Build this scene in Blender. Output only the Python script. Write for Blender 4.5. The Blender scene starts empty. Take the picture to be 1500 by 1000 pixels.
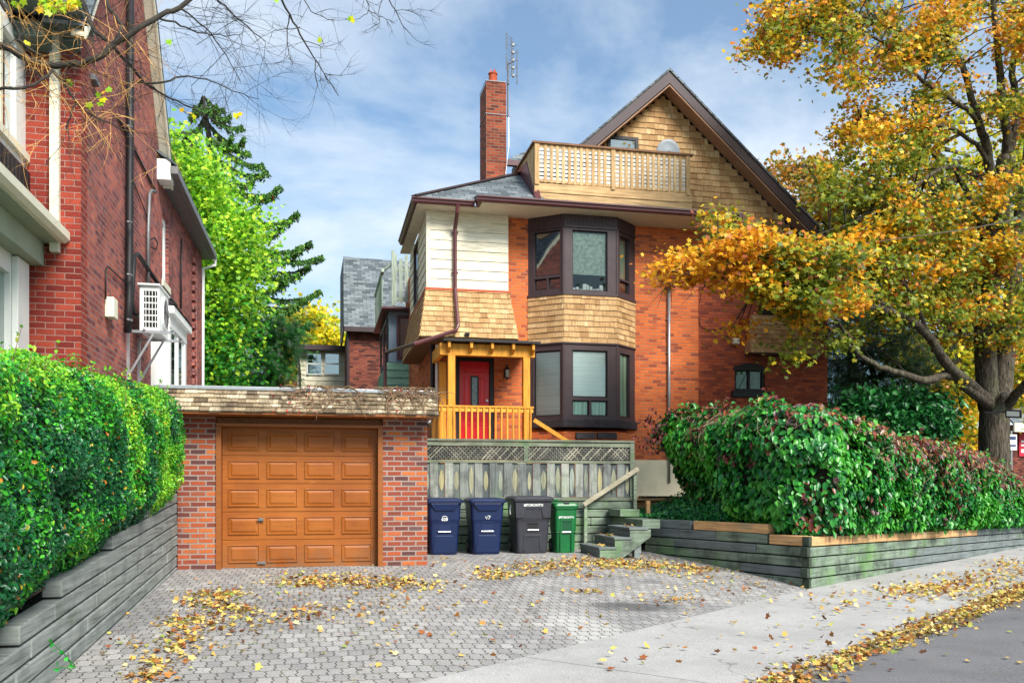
import bpy, math, random
import numpy as np
from mathutils import Vector, Matrix, noise as mnoise

random.seed(7)
RS = np.random.RandomState(11)
C = bpy.context.scene.collection
PI = math.pi
ZC = 1.165                    # lens height above the garage slab
YAW = math.radians(12.15)
SN, CS = math.sin(YAW), math.cos(YAW)
FPX = 1300.0


def W(u, v, Y=None, X=None, Z=None, d=None):
    """A measured point of the place: sight line through (u, v) met with a plane of known distance."""
    a = (u - 750.0) / FPX
    h = (715.0 - v) / FPX
    if Y is not None:
        d = Y / (CS - SN * a)
    elif X is not None:
        d = X / (CS * a + SN)
    elif Z is not None:
        d = (Z - ZC) / h
    return Vector((d * (CS * a + SN), d * (CS - SN * a), ZC + h * d))


# ------------------------------------------------------------------ tagging
WL = {}


def tag(o, label=None, cat=None, group=None, kind=None):
    if label: o['label'] = label
    if cat: o['category'] = cat
    if group: o['group'] = group
    if kind: o['kind'] = kind
    return o


def thing(name, label, cat, loc=(0, 0, 0), group=None):
    o = bpy.data.objects.new(name, None)
    C.objects.link(o)
    o.location = loc
    WL[o.name] = Vector(loc)
    o.empty_display_size = 0.2
    return tag(o, label, cat, group)


def copy_tree(o, delta, label=None, parent=None):
    c = o.copy()
    C.objects.link(c)
    if parent is None:
        c.location = Vector(o.location) + Vector(delta)
        if label: c['label'] = label
    else:
        c.parent = parent
    for ch in list(o.children):
        copy_tree(ch, (0, 0, 0), None, c)
    return c


# ------------------------------------------------------------------ mesh builder
class MB:
    def __init__(s):
        s.v = []; s.f = []

    def poly(s, pts):
        n = len(s.v)
        s.v += [tuple(p) for p in pts]
        s.f.append(tuple(range(n, n + len(pts))))
        return s

    def hexa(s, p):     # p: 8 corners, bottom ring 0-3, top ring 4-7 (ccw from above)
        n = len(s.v)
        s.v += [tuple(q) for q in p]
        for f in ((3, 2, 1, 0), (4, 5, 6, 7), (0, 1, 5, 4), (1, 2, 6, 5), (2, 3, 7, 6), (3, 0, 4, 7)):
            s.f.append(tuple(n + i for i in f))
        return s

    def box(s, x0, x1, y0, y1, z0, z1):
        x0, x1 = min(x0, x1), max(x0, x1); y0, y1 = min(y0, y1), max(y0, y1); z0, z1 = min(z0, z1), max(z0, z1)
        return s.hexa([(x0, y0, z0), (x1, y0, z0), (x1, y1, z0), (x0, y1, z0),
                       (x0, y0, z1), (x1, y0, z1), (x1, y1, z1), (x0, y1, z1)])

    def obox(s, o, ax, ay, az):   # corner o and three edge vectors
        o, ax, ay, az = Vector(o), Vector(ax), Vector(ay), Vector(az)
        if ax.cross(ay).dot(az) < 0:
            ax, ay = ay, ax
        b = [o, o + ax, o + ax + ay, o + ay]
        return s.hexa(b + [q + az for q in b])

    def bar(s, a, b, w, h=None, up=(0, 0, 1)):   # rectangular bar between two points
        a, b = Vector(a), Vector(b); h = h or w
        t = (b - a).normalized(); up = Vector(up)
        if abs(t.dot(up)) > .98: up = Vector((0, 1, 0))
        sx = t.cross(up).normalized(); sz = sx.cross(t).normalized()
        return s.obox(a - sx * w / 2 - sz * h / 2, b - a, sx * w, sz * h)

    def prism(s, pts, vec):
        vec = Vector(vec); pts = [Vector(p) for p in pts]; k = len(pts)
        nrm = Vector((0, 0, 0))
        for i in range(k):
            nrm += (pts[i] - pts[0]).cross(pts[(i + 1) % k] - pts[0])
        if nrm.dot(vec) < 0: pts.reverse()
        n = len(s.v)
        s.v += [tuple(p) for p in pts] + [tuple(p + vec) for p in pts]
        s.f.append(tuple(n + k - 1 - i for i in range(k)))
        s.f.append(tuple(n + k + i for i in range(k)))
        for i in range(k):
            j = (i + 1) % k
            s.f.append((n + i, n + j, n + k + j, n + k + i))
        return s

    def tube(s, pts, r, n=8, caps=True):
        pts = [Vector(p) for p in pts]
        if not hasattr(r, '__len__'): r = [r] * len(pts)
        base = len(s.v)
        up = None
        for i, p in enumerate(pts):
            t = (pts[min(i + 1, len(pts) - 1)] - pts[max(i - 1, 0)])
            t = t.normalized() if t.length > 1e-9 else Vector((0, 0, 1))
            if up is None:
                up = t.orthogonal().normalized()
            else:
                up = (up - t * up.dot(t))
                up = up.normalized() if up.length > 1e-6 else t.orthogonal().normalized()
            w = t.cross(up)
            for k in range(n):
                a = 2 * PI * k / n
                s.v.append(tuple(p + (up * math.cos(a) + w * math.sin(a)) * r[i]))
        for i in range(len(pts) - 1):
            for k in range(n):
                a = base + i * n + k; b = base + i * n + (k + 1) % n
                s.f.append((a, b, b + n, a + n))
        if caps:
            s.f.append(tuple(base + n - 1 - k for k in range(n)))
            e = base + (len(pts) - 1) * n
            s.f.append(tuple(e + k for k in range(n)))
        return s

    def loft(s, rings, caps=True):
        base = len(s.v); n = len(rings[0])
        for r in rings: s.v += [tuple(p) for p in r]
        for i in range(len(rings) - 1):
            for k in range(n):
                a = base + i * n + k; b = base + i * n + (k + 1) % n
                s.f.append((a, b, b + n, a + n))
        if caps:
            s.f.append(tuple(base + n - 1 - k for k in range(n)))
            e = base + (len(rings) - 1) * n
            s.f.append(tuple(e + k for k in range(n)))
        return s

    def disc(s, c, r, axis, thick, n=20):
        c = Vector(c); ax = Vector(axis).normalized()
        return s.tube([c - ax * thick / 2, c + ax * thick / 2], r, n)

    def build(s, name, mat, parent=None, smooth=False, bevel=0, loc=None, kind=None):
        me = bpy.data.meshes.new(name)
        V = np.array(s.v, dtype=np.float64)
        off = Vector((0, 0, 0))
        if parent is not None: off = WL.get(parent.name, off)
        elif loc is not None: off = Vector(loc)
        me.from_pydata([tuple(q) for q in (V - np.array(off))], [], s.f)
        me.update()
        uvl = me.uv_layers.new(name='UVMap')
        o3 = off
        uv = np.empty(len(me.loops) * 2, dtype=np.float32)
        for p in me.polygons:
            nx, ny, nz = p.normal
            if abs(nz) > .75:
                for li in p.loop_indices:
                    q = V[me.loops[li].vertex_index]
                    uv[2 * li] = q[0]; uv[2 * li + 1] = q[1]
            else:
                h = math.hypot(nx, ny) or 1
                tx, ty = -ny / h, nx / h
                if abs(tx) > abs(ty):
                    if tx < 0: tx, ty = -tx, -ty
                elif ty < 0: tx, ty = -tx, -ty
                for li in p.loop_indices:
                    q = V[me.loops[li].vertex_index]
                    uv[2 * li] = q[0] * tx + q[1] * ty; uv[2 * li + 1] = q[2] / max(h, .3)
        uvl.data.foreach_set('uv', uv)
        if mat is not None: me.materials.append(mat)
        if smooth:
            me.polygons.foreach_set('use_smooth', [True] * len(me.polygons))
        o = bpy.data.objects.new(name, me)
        C.objects.link(o)
        if parent is not None:
            o.parent = parent
            WL[o.name] = Vector(off)
        else:
            o.location = off
            WL[o.name] = Vector(off)
        if bevel:
            b = o.modifiers.new('Bevel', 'BEVEL'); b.width = bevel; b.segments = 2; b.limit_method = 'ANGLE'
            b.angle_limit = math.radians(40)
        if kind: o['kind'] = kind
        return o


def holed(mb, P0, P1, z0, z1, holes, t):
    """Upright panel from P0 to P1 (xy), thickness t away from the street, with rectangular holes (s0,s1,za,zb)."""
    P0 = Vector((P0[0], P0[1], 0)); P1 = Vector((P1[0], P1[1], 0))
    L = (P1 - P0).length; e = (P1 - P0) / L
    n = Vector((-e.y, e.x, 0)) * t
    ss = sorted({0.0, L} | {x for h in holes for x in h[:2]})
    for i in range(len(ss) - 1):
        a, b = ss[i], ss[i + 1]
        if b - a < 1e-5: continue
        m = (a + b) / 2
        cuts = sorted([(h[2], h[3]) for h in holes if h[0] - 1e-6 < m < h[1] + 1e-6])
        z = z0
        for c in cuts + [(z1, z1)]:
            if c[0] - z > 1e-4:
                mb.obox(P0 + e * a + Vector((0, 0, z)), e * (b - a), n, (0, 0, c[0] - z))
            z = max(z, c[1])
    return mb


def fr(P0, P1, s, z, out=0.0):
    """Point on an upright panel: s metres along, height z, out metres towards the street."""
    P0 = Vector((P0[0], P0[1], 0)); P1 = Vector((P1[0], P1[1], 0))
    e = (P1 - P0).normalized(); n = Vector((e.y, -e.x, 0))
    return P0 + e * s + n * out + Vector((0, 0, z))


# ------------------------------------------------------------------ materials
def srgb(r, g, b):
    f = lambda c: (c / 12.92 if c <= .04045 else ((c + .055) / 1.055) ** 2.4)
    return (f(r / 255), f(g / 255), f(b / 255), 1)


class NT:
    def __init__(s, name):
        s.m = bpy.data.materials.new(name); s.m.use_nodes = True
        s.t = s.m.node_tree; s.t.nodes.clear()
        s.out = s.t.nodes.new('ShaderNodeOutputMaterial')

    def n(s, typ, **kw):
        nd = s.t.nodes.new('ShaderNode' + typ)
        for k, v in kw.items():
            if k.startswith('_'):
                setattr(nd, k[1:], v)
            else:
                key = int(k[1:]) if k[0] == 'i' and k[1:].isdigit() else k.replace('_', ' ')
                s.put(nd.inputs[key], v)
        return nd

    def put(s, inp, v):
        if hasattr(v, 'links') or isinstance(v, bpy.types.NodeSocket): s.t.links.new(v, inp)
        else: inp.default_value = v

    def math(s, op, a, b=0.0, c=0.0):
        nd = s.n('Math', _operation=op); s.put(nd.inputs[0], a); s.put(nd.inputs[1], b); s.put(nd.inputs[2], c)
        return nd.outputs[0]

    def ramp(s, fac, stops, interp='LINEAR'):
        nd = s.n('ValToRGB'); s.put(nd.inputs[0], fac)
        nd.color_ramp.interpolation = interp
        e = nd.color_ramp.elements
        while len(e) > len(stops): e.remove(e[-1])
        while len(e) < len(stops): e.new(.5)
        for x, (p, c) in zip(e, stops):
            x.position = p; x.color = c if len(c) == 4 else (*c, 1)
        return nd.outputs[0]

    def mix(s, fac, a, b, mode='MIX'):
        nd = s.n('Mix', _data_type='RGBA', _blend_type=mode)
        s.put(nd.inputs[0], fac); s.put(nd.inputs[6], a); s.put(nd.inputs[7], b)
        return nd.outputs[2]

    def noise(s, vec, scale, detail=4, rough=.55, dist=0):
        nd = s.n('TexNoise', Scale=scale, Detail=detail, Roughness=rough, Distortion=dist)
        s.put(nd.inputs['Vector'], vec)
        return nd.outputs['Fac']

    def uv(s, sx=1, sy=1, rot=0):
        c = s.n('UVMap').outputs[0]
        m = s.n('Mapping'); s.put(m.inputs[0], c); m.inputs['Scale'].default_value = (sx, sy, 1)
        m.inputs['Rotation'].default_value = (0, 0, rot)
        return m.outputs[0]

    def pos(s):
        return s.n('NewGeometry').outputs['Position']

    def isl(s):
        return s.n('NewGeometry').outputs['Random Per Island']

    def done(s, col, rough=.8, bump=None, bs=.3, bd=.01, metal=0, spec=.35, **kw):
        p = s.n('BsdfPrincipled')
        s.put(p.inputs['Base Color'], col); s.put(p.inputs['Roughness'], rough); s.put(p.inputs['Metallic'], metal)
        s.put(p.inputs['Specular IOR Level'], spec)
        for k, v in kw.items(): s.put(p.inputs[k.replace('_', ' ')], v)
        if bump is not None:
            b = s.n('Bump', Strength=bs, Distance=bd); s.put(b.inputs['Height'], bump)
            s.t.links.new(b.outputs[0], p.inputs['Normal'])
        s.t.links.new(p.outputs[0], s.out.inputs[0])
        s.p = p
        return s.m


def mat_flat(name, c, rough=.6, var=.12, nscale=6, metal=0, spec=.35, bs=.1):
    t = NT(name)
    n = t.noise(t.pos(), nscale, 6)
    d = tuple(x * (1 - var) for x in c[:3]) + (1,); l = tuple(min(1, x * (1 + var)) for x in c[:3]) + (1,)
    col = t.ramp(n, [(.3, d), (.7, l)])
    fine = t.noise(t.pos(), nscale * 14, 3)
    return t.done(col, rough, fine, bs, .003, metal, spec)


def mat_brick(name, stops, mortar, bw=.215, bh=.075, ms=.008, patch=None, dirt=.35, bias=0.0, rot=0):
    t = NT(name)
    v = t.uv(rot=rot)
    wob = t.n('TexNoise', Scale=9.0, Detail=2.0); t.put(wob.inputs['Vector'], v)
    sub = t.n('VectorMath', _operation='SUBTRACT'); t.put(sub.inputs[0], wob.outputs['Color']); sub.inputs[1].default_value = (.5, .5, .5)
    sc = t.n('VectorMath', _operation='SCALE'); t.put(sc.inputs[0], sub.outputs[0]); sc.inputs['Scale'].default_value = .010
    add = t.n('VectorMath', _operation='ADD'); t.put(add.inputs[0], v); t.put(add.inputs[1], sc.outputs[0])
    b = t.n('TexBrick', Scale=1.0, Mortar_Size=ms, Mortar_Smooth=.25, Bias=bias, Brick_Width=bw, Row_Height=bh)
    t.put(b.inputs['Vector'], add.outputs[0])
    b.inputs['Color1'].default_value = (0, 0, 0, 1); b.inputs['Color2'].default_value = (1, 1, 1, 1); b.inputs['Mortar'].default_value = (.5, .5, .5, 1)
    r = t.ramp(b.outputs['Color'], stops)
    big = t.noise(t.pos(), .9, 5, .6)
    r = t.mix(t.math('MULTIPLY', t.ramp(big, [(.42, (0, 0, 0)), (.68, (1, 1, 1))]), dirt), r, patch or (.05, .02, .02, 1))
    fine = t.noise(t.pos(), 45, 4, .7)
    r = t.mix(.5, r, t.ramp(fine, [(.25, (.45, .45, .45)), (.75, (1.3, 1.3, 1.3))]), 'MULTIPLY')
    mz = t.noise(t.pos(), 2.3, 3)
    mo = t.mix(mz, mortar, tuple(x * .45 for x in mortar[:3]) + (1,))
    col = t.mix(b.outputs['Fac'], r, mo)
    h = t.math('ADD', t.math('MULTIPLY', t.math('SUBTRACT', 1.0, b.outputs['Fac']), 1.0), t.math('MULTIPLY', fine, .35))
    return t.done(col, .88, h, .75, .008, spec=.2)


def mat_wood(name, stops, along='u', grain=(2.2, 55), dark=(.03, .025, .02, 1), stain=.4, green=None, gstops=(.5, .68), rough=.8, spec=.25, gc=.75):
    """Boards: tone per board, streaks along the grain, stains."""
    t = NT(name)
    g = grain if along == 'u' else (grain[1], grain[0])
    v = t.uv(g[0], g[1])
    isl = t.isl()
    vv = t.n('VectorMath', _operation='ADD'); t.put(vv.inputs[0], v)
    cb = t.n('CombineXYZ'); t.put(cb.inputs[0], t.math('MULTIPLY', isl, 37.0)); t.put(cb.inputs[1], t.math('MULTIPLY', isl, 91.0))
    t.put(vv.inputs[1], cb.outputs[0])
    gr = t.noise(vv.outputs[0], 1.0, 5, .65, .4)
    base = t.ramp(isl, stops)
    col = t.mix(gc, base, t.ramp(gr, [(.34, (.34, .34, .34)), (.46, (.84, .84, .84)), (.56, (1.05, 1.05, 1.05)), (.7, (1.4, 1.4, 1.4))]), 'MULTIPLY')
    big = t.noise(t.pos(), 2.6, 5, .65)
    col = t.mix(t.math('MULTIPLY', t.ramp(big, [(.45, (0, 0, 0)), (.7, (1, 1, 1))]), stain), col, dark)
    if green:
        gn = t.noise(t.pos(), 1.7, 4, .6, .3)
        gn2 = t.math('MULTIPLY', t.ramp(gn, [(gstops[0], (0, 0, 0)), (gstops[1], (1, 1, 1))]), t.ramp(gr, [(.2, (.55, .55, .55)), (.7, (1, 1, 1))]))
        col = t.mix(gn2, col, green)
    return t.done(col, rough, gr, .5, .004, spec=spec)


def mat_leaf(name, rough=.45, trans=.35, spec=.3, sat=1.0):
    t = NT(name)
    at = t.n('Attribute', _attribute_name='Col')
    hs = t.n('HueSaturation', Saturation=sat); t.put(hs.inputs['Color'], at.outputs['Color'])
    col = hs.outputs[0]
    t.done(col, rough, spec=spec)
    tr = t.n('BsdfTranslucent'); t.put(tr.inputs[0], col)
    mx = t.n('MixShader'); mx.inputs[0].default_value = trans
    t.t.links.new(t.p.outputs[0], mx.inputs[1]); t.t.links.new(tr.outputs[0], mx.inputs[2])
    t.t.links.new(mx.outputs[0], t.out.inputs[0])
    return t.m


def mat_glass(name, tint=(.75, .85, .82, 1), refl=.25):
    t = NT(name)
    g = t.n('BsdfGlossy', Roughness=.02); g.inputs[0].default_value = (.95, 1, 1, 1)
    w = t.noise(t.pos(), 1.6, 2)
    b = t.n('Bump', Strength=.06, Distance=.02); t.put(b.inputs['Height'], w); t.t.links.new(b.outputs[0], g.inputs['Normal'])
    tr = t.n('BsdfTransparent'); tr.inputs[0].default_value = tint
    f = t.n('Fresnel', IOR=1.5)
    fac = t.math('ADD', t.math('MULTIPLY', f.outputs[0], 1.0), refl)
    mx = t.n('MixShader'); t.put(mx.inputs[0], fac)
    t.t.links.new(tr.outputs[0], mx.inputs[1]); t.t.links.new(g.outputs[0], mx.inputs[2])
    t.t.links.new(mx.outputs[0], t.out.inputs[0])
    return t.m


# ------------------------------------------------------------------ leaves in bulk
def _maple():
    P = [(0, -.18)]
    for a, r in ((-28, .60), (6, .50), (36, .86), (63, .56), (90, 1.0), (117, .56), (144, .86), (174, .50), (208, .60)):
        P.append((r * math.cos(math.radians(a)), r * math.sin(math.radians(a))))
    V = [(0, .12, 0)] + [(x, y, -.22 * (x * x + y * y) + (.06 if i % 2 else 0)) for i, (x, y) in enumerate(P)]
    F = [(0, 1, 2, 3), (0, 3, 4, 5), (0, 5, 6, 7), (0, 7, 8, 9), (0, 9, 10, 1)]
    return np.array(V) * .62, F


def _oval():
    V = [(0, 0, 0), (.30, .35, .10), (.22, .72, .06), (0, 1, -.08), (-.22, .72, .06), (-.30, .35, .10)]
    V = np.array(V, float); V[:, 1] -= .5
    return V, [(0, 1, 2, 3), (0, 3, 4, 5)]


def _curl():
    V, F = _maple(); V = V.copy(); V[:, 2] += .55 * V[:, 0] ** 2 + .12
    return V, F


def _needle():
    V = np.array([(-.05, -.5, 0), (.05, -.5, 0), (.05, .5, 0), (-.05, .5, 0)], float)
    return V, [(0, 1, 2, 3)]


def _frond():
    V = []; F = []
    for k in range(4):
        y = -.4 + k * .27
        n = len(V)
        V += [(0, y, 0), (.45, y + .30, -.06), (.05, y + .14, 0), (-.45, y + .30, -.06), (-.05, y + .14, 0)]
        F += [(n, n + 1, n + 2), (n, n + 4, n + 3)]
    return np.array(V, float), F


TPL = {'maple': _maple(), 'oval': _oval(), 'needle': _needle(), 'curl': _curl(), 'frond': _frond()}


def leaves(name, pts, size, cols, mat, parent=None, kind='oval', up=None, down=None, jit=1.0, kindtag=None):
    """pts (N,3); size (N,); cols (N,3). up: preferred leaf normals (N,3) or None; down: preferred tip direction."""
    pts = np.asarray(pts, float); N = len(pts)
    V, F = TPL[kind]
    nrm = RS.normal(size=(N, 3)) * jit
    if up is not None: nrm = nrm + np.asarray(up, float)
    nrm /= np.linalg.norm(nrm, axis=1, keepdims=True) + 1e-9
    tip = RS.normal(size=(N, 3))
    if down is not None: tip = tip * .55 + np.asarray(down, float)
    tip -= nrm * (tip * nrm).sum(1, keepdims=True)
    tip /= np.linalg.norm(tip, axis=1, keepdims=True) + 1e-9
    sx = np.cross(tip, nrm)
    k = len(V)
    S = np.asarray(size, float).reshape(-1, 1, 1)
    P = pts[:, None, :] + S * (V[None, :, 0:1] * sx[:, None, :] + V[None, :, 1:2] * tip[:, None, :] + V[None, :, 2:3] * nrm[:, None, :])
    off = np.array(WL.get(parent.name, Vector((0, 0, 0)))) if parent is not None else np.zeros(3)
    P = (P.reshape(-1, 3) - off).astype(np.float32)
    me = bpy.data.meshes.new(name)
    me.vertices.add(N * k); me.vertices.foreach_set('co', P.ravel())
    fl = np.array([i for f in F for i in f]); fs = np.array([len(f) for f in F])
    loops = (np.arange(N)[:, None] * k + fl[None, :]).ravel()
    tot = np.tile(fs, N); st = np.concatenate([[0], np.cumsum(tot)[:-1]])
    me.loops.add(len(loops)); me.loops.foreach_set('vertex_index', loops.astype(np.int32))
    me.polygons.add(len(tot)); me.polygons.foreach_set('loop_start', st.astype(np.int32))
    me.polygons.foreach_set('loop_total', tot.astype(np.int32))
    me.update(calc_edges=True)
    a = me.attributes.new('Col', 'FLOAT_COLOR', 'POINT')
    cc = np.ones((N, k, 4), np.float32); cc[:, :, :3] = np.clip(np.asarray(cols), 0, 1)[:, None, :]
    a.data.foreach_set('color', cc.ravel())
    me.materials.append(mat)
    o = bpy.data.objects.new(name, me); C.objects.link(o)
    if parent is not None:
        o.parent = parent; WL[o.name] = Vector(off)
    if kindtag: o['kind'] = kindtag
    return o


def pick(pal, N, w=None, var=.18):
    """N leaf colours drawn from a palette of sRGB triples."""
    P = np.array([srgb(*p)[:3] for p in pal])
    idx = RS.choice(len(P), N, p=None if w is None else np.array(w) / sum(w))
    c = P[idx] * (1 + RS.uniform(-var, var, (N, 1)))
    return c


def in_poly(px, py, poly):
    poly = np.array(poly, float); n = len(poly); ins = np.zeros(len(px), bool)
    j = n - 1
    for i in range(n):
        xi, yi = poly[i]; xj, yj = poly[j]
        c = ((yi > py) != (yj > py)) & (px < (xj - xi) * (py - yi) / (yj - yi + 1e-12) + xi)
        ins ^= c; j = i
    return ins


def Wn(u, v, d):
    a = (u - 750.0) / FPX; h = (715.0 - v) / FPX
    return np.stack([d * (CS * a + SN), d * (CS - SN * a), ZC + h * d], axis=-1)
# ================================================================== materials of the place
S = srgb
M = {}
M['brick_house'] = mat_brick('brick_orange', [(0, S(150, 72, 50)), (.15, S(204, 100, 54)), (.5, S(230, 120, 60)), (.85, S(222, 112, 58)), (1, S(156, 82, 62))], S(180, 140, 112), patch=S(124, 56, 44), dirt=.4)
M['brick_recess'] = mat_brick('brick_red', [(0, S(140, 68, 54)), (.4, S(188, 90, 60)), (.8, S(206, 104, 66)), (1, S(146, 78, 62))], S(135, 100, 88), patch=S(80, 36, 34), dirt=.5)
M['brick_left_front'] = mat_brick('brick_deep_red', [(0, S(116, 44, 38)), (.4, S(146, 56, 44)), (.75, S(166, 72, 54)), (1, S(130, 52, 44))], S(178, 140, 128), ms=.006, patch=S(84, 26, 26), dirt=.4)
M['brick_left_side'] = mat_brick('brick_sooty', [(0, S(112, 64, 66)), (.3, S(164, 84, 72)), (.65, S(194, 108, 86)), (1, S(140, 86, 86))], S(162, 128, 122), ms=.010, patch=S(66, 36, 44), dirt=.75)
M['brick_garage'] = mat_brick('brick_mottled', [(0, S(84, 62, 62)), (.2, S(124, 66, 54)), (.42, S(154, 74, 50)), (.62, S(182, 92, 54)), (.8, S(196, 112, 60)), (.9, S(140, 72, 56)), (1, S(104, 82, 80))], S(172, 152, 142), ms=.012, patch=S(96, 52, 56), dirt=.35)
M['brick_chimney'] = mat_brick('brick_chimney', [(0, S(104, 48, 38)), (.4, S(154, 70, 48)), (.7, S(178, 88, 58)), (1, S(112, 60, 50))], S(146, 118, 100), ms=.010, dirt=.4, patch=S(60, 40, 36))
M['brick_dark'] = mat_brick('brick_brown', [(0, S(70, 40, 36)), (.5, S(128, 66, 54)), (1, S(150, 84, 64))], S(110, 84, 76), dirt=.6, patch=S(52, 34, 34))
M['parging'] = mat_flat('parging', S(234, 220, 186), .9, .14, 2.5, bs=.4)
M['cream'] = mat_wood('cream_siding', [(0, S(226, 216, 186)), (1, S(240, 232, 206))], stain=.08, dark=S(150, 140, 110), rough=.55)
M['cedar'] = mat_wood('cedar_shingle', [(0, S(160, 122, 80)), (.3, S(192, 154, 106)), (.6, S(204, 170, 122)), (.85, S(180, 140, 94)), (1, S(216, 186, 140))], 'v', grain=(3, 60), stain=.35, dark=S(134, 98, 66))
M['balcony_wood'] = mat_wood('balcony_wood', [(0, S(184, 148, 102)), (1, S(210, 178, 132))], 'v', grain=(2.5, 40), stain=.3, dark=S(144, 108, 72))
M['lattice_white'] = mat_wood('pale_lattice', [(0, S(196, 192, 180)), (1, S(224, 222, 212))], 'u', stain=.15, dark=S(140, 136, 124))
M['trim_dark'] = mat_flat('dark_brown_trim', S(66, 52, 54), .5, .14, 5)
M['gutter'] = mat_flat('maroon_gutter', S(88, 44, 46), .35, .1, 4, spec=.5)
M['soffit'] = mat_flat('soffit', S(214, 206, 184), .7, .08, 4)
M['soffit_brown'] = mat_flat('soffit_brown', S(150, 112, 84), .8, .12, 3)
M['orange_trim'] = mat_flat('rust_trim', S(176, 84, 50), .6, .1, 3)
M['porch_wood'] = mat_wood('golden_porch_wood', [(0, S(214, 142, 44)), (1, S(238, 172, 66))], 'v', grain=(2, 45), stain=.14, dark=S(160, 92, 30), rough=.6)
M['garage_brown'] = mat_wood('ochre_paint', [(0, S(142, 80, 32)), (1, S(150, 87, 36))], 'u', grain=(.7, 16), stain=.35, dark=S(116, 66, 30), rough=.45, spec=.4, gc=.25)
M['red_paint'] = mat_flat('red_door_paint', S(206, 18, 34), .35, .1, 3, spec=.5)
M['black'] = mat_flat('black_paint', S(34, 32, 34), .5, .15, 6)
M['white'] = mat_flat('white_paint', S(226, 228, 222), .5, .06, 3)
M['green_soffit'] = mat_flat('green_grey_paint', S(84, 98, 88), .6, .12, 3)
M['cream_trim'] = mat_flat('cream_trim', S(222, 218, 194), .5, .07, 4)
M['metal'] = mat_flat('galvanised', S(176, 178, 180), .35, .12, 12, metal=.7)
M['dull_metal'] = mat_flat('dull_metal', S(120, 120, 120), .5, .15, 12, metal=.5)
M['blind'] = mat_wood('blind', [(0, S(236, 242, 236)), (1, S(244, 248, 244))], 'u', grain=(.4, 60), stain=.0, gc=.35, rough=.8)
M['blind_green'] = mat_wood('greenish_curtain', [(0, S(176, 208, 188)), (1, S(186, 216, 196))], 'v', grain=(.4, 24), stain=.0, rough=.8)
M['interior'] = mat_flat('room_dark', S(46, 50, 50), .9, .3, 2)
M['glass'] = mat_glass('window_glass')
M['glass_dark'] = mat_glass('window_glass_dark', (.35, .42, .4, 1), .30)
M['glass_clear'] = mat_glass('window_glass_clear', (.95, .99, .97, 1), .0)
M['asphalt_shingle'] = mat_brick('asphalt_shingle', [(0, S(78, 86, 90)), (.5, S(108, 116, 120)), (1, S(134, 140, 142))], S(50, 54, 58), bw=.30, bh=.14, ms=.006, dirt=.3, patch=S(66, 72, 78))
M['wood_grey'] = mat_wood('weathered_grey', [(0, S(96, 104, 104)), (.5, S(126, 134, 132)), (1, S(150, 156, 150))], 'u', grain=(1.6, 38), stain=.4, dark=S(50, 54, 52), green=S(98, 120, 88), gstops=(.58, .78))
M['wood_green'] = mat_wood('algae_timber', [(0, S(104, 120, 106)), (.5, S(136, 150, 130)), (1, S(166, 176, 152))], 'u', grain=(1.4, 34), stain=.85, dark=S(34, 40, 38), green=S(104, 146, 78), gstops=(.52, .78))
M['wood_left'] = mat_wood('pale_timber', [(0, S(128, 134, 130)), (.5, S(150, 155, 149)), (1, S(168, 172, 164))], 'u', grain=(1.2, 30), stain=.5, dark=S(78, 84, 82), green=S(98, 128, 92), gstops=(.62, .8))
M['wood_orange'] = mat_wood('new_timber', [(0, S(206, 158, 108)), (1, S(222, 178, 126))], 'u', grain=(1.4, 30), stain=.3, dark=S(120, 104, 84), green=S(140, 144, 120), gstops=(.56, .76))
M['fence_board'] = mat_wood('fence_board', [(0, S(100, 106, 104)), (.4, S(130, 134, 128)), (1, S(162, 164, 152))], 'v', grain=(1.5, 36), stain=.85, dark=S(60, 64, 66), green=S(118, 138, 108), gstops=(.58, .8))
M['fence_recess'] = mat_wood('fence_recess', [(0, S(72, 78, 82)), (.5, S(98, 104, 104)), (1, S(122, 126, 120))], 'v', grain=(1.5, 36), stain=.8, dark=S(40, 44, 48), green=S(96, 124, 96), gstops=(.55, .75))
M['fence_almond'] = mat_wood('fence_pale', [(0, S(126, 132, 118)), (.35, S(162, 154, 114)), (.7, S(136, 146, 138)), (1, S(154, 160, 146))], 'v', grain=(2, 40), stain=.3, dark=S(120, 110, 76))
M['fence_rail'] = mat_wood('fence_rail', [(0, S(104, 112, 96)), (1, S(132, 138, 118))], 'u', grain=(1.4, 30), stain=.6, dark=S(60, 68, 58), green=S(92, 122, 76), gstops=(.55, .75))
M['lattice_old'] = mat_wood('old_lattice', [(0, S(66, 66, 62)), (.5, S(110, 108, 98)), (1, S(158, 152, 134))], 'u', grain=(2, 30), stain=.85, dark=S(36, 36, 36))
M['end_grain'] = mat_flat('end_grain', S(56, 66, 54), .9, .4, 8, bs=.8)
M['soil'] = mat_flat('soil', S(70, 56, 42), .95, .35, 5, bs=.6)
M['shake'] = mat_wood('roof_shake', [(0, S(92, 78, 62)), (.25, S(146, 128, 102)), (.6, S(188, 170, 140)), (.85, S(210, 196, 168)), (1, S(116, 98, 76))], 'v', grain=(4, 46), stain=.85, dark=S(66, 58, 50))
M['leaf'] = mat_leaf('leaf')
M['leaf_dry'] = mat_leaf('dry_leaf', .7, .15, .2)
M['leaf_gloss'] = mat_leaf('glossy_leaf', .32, .2, .45)
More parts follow.
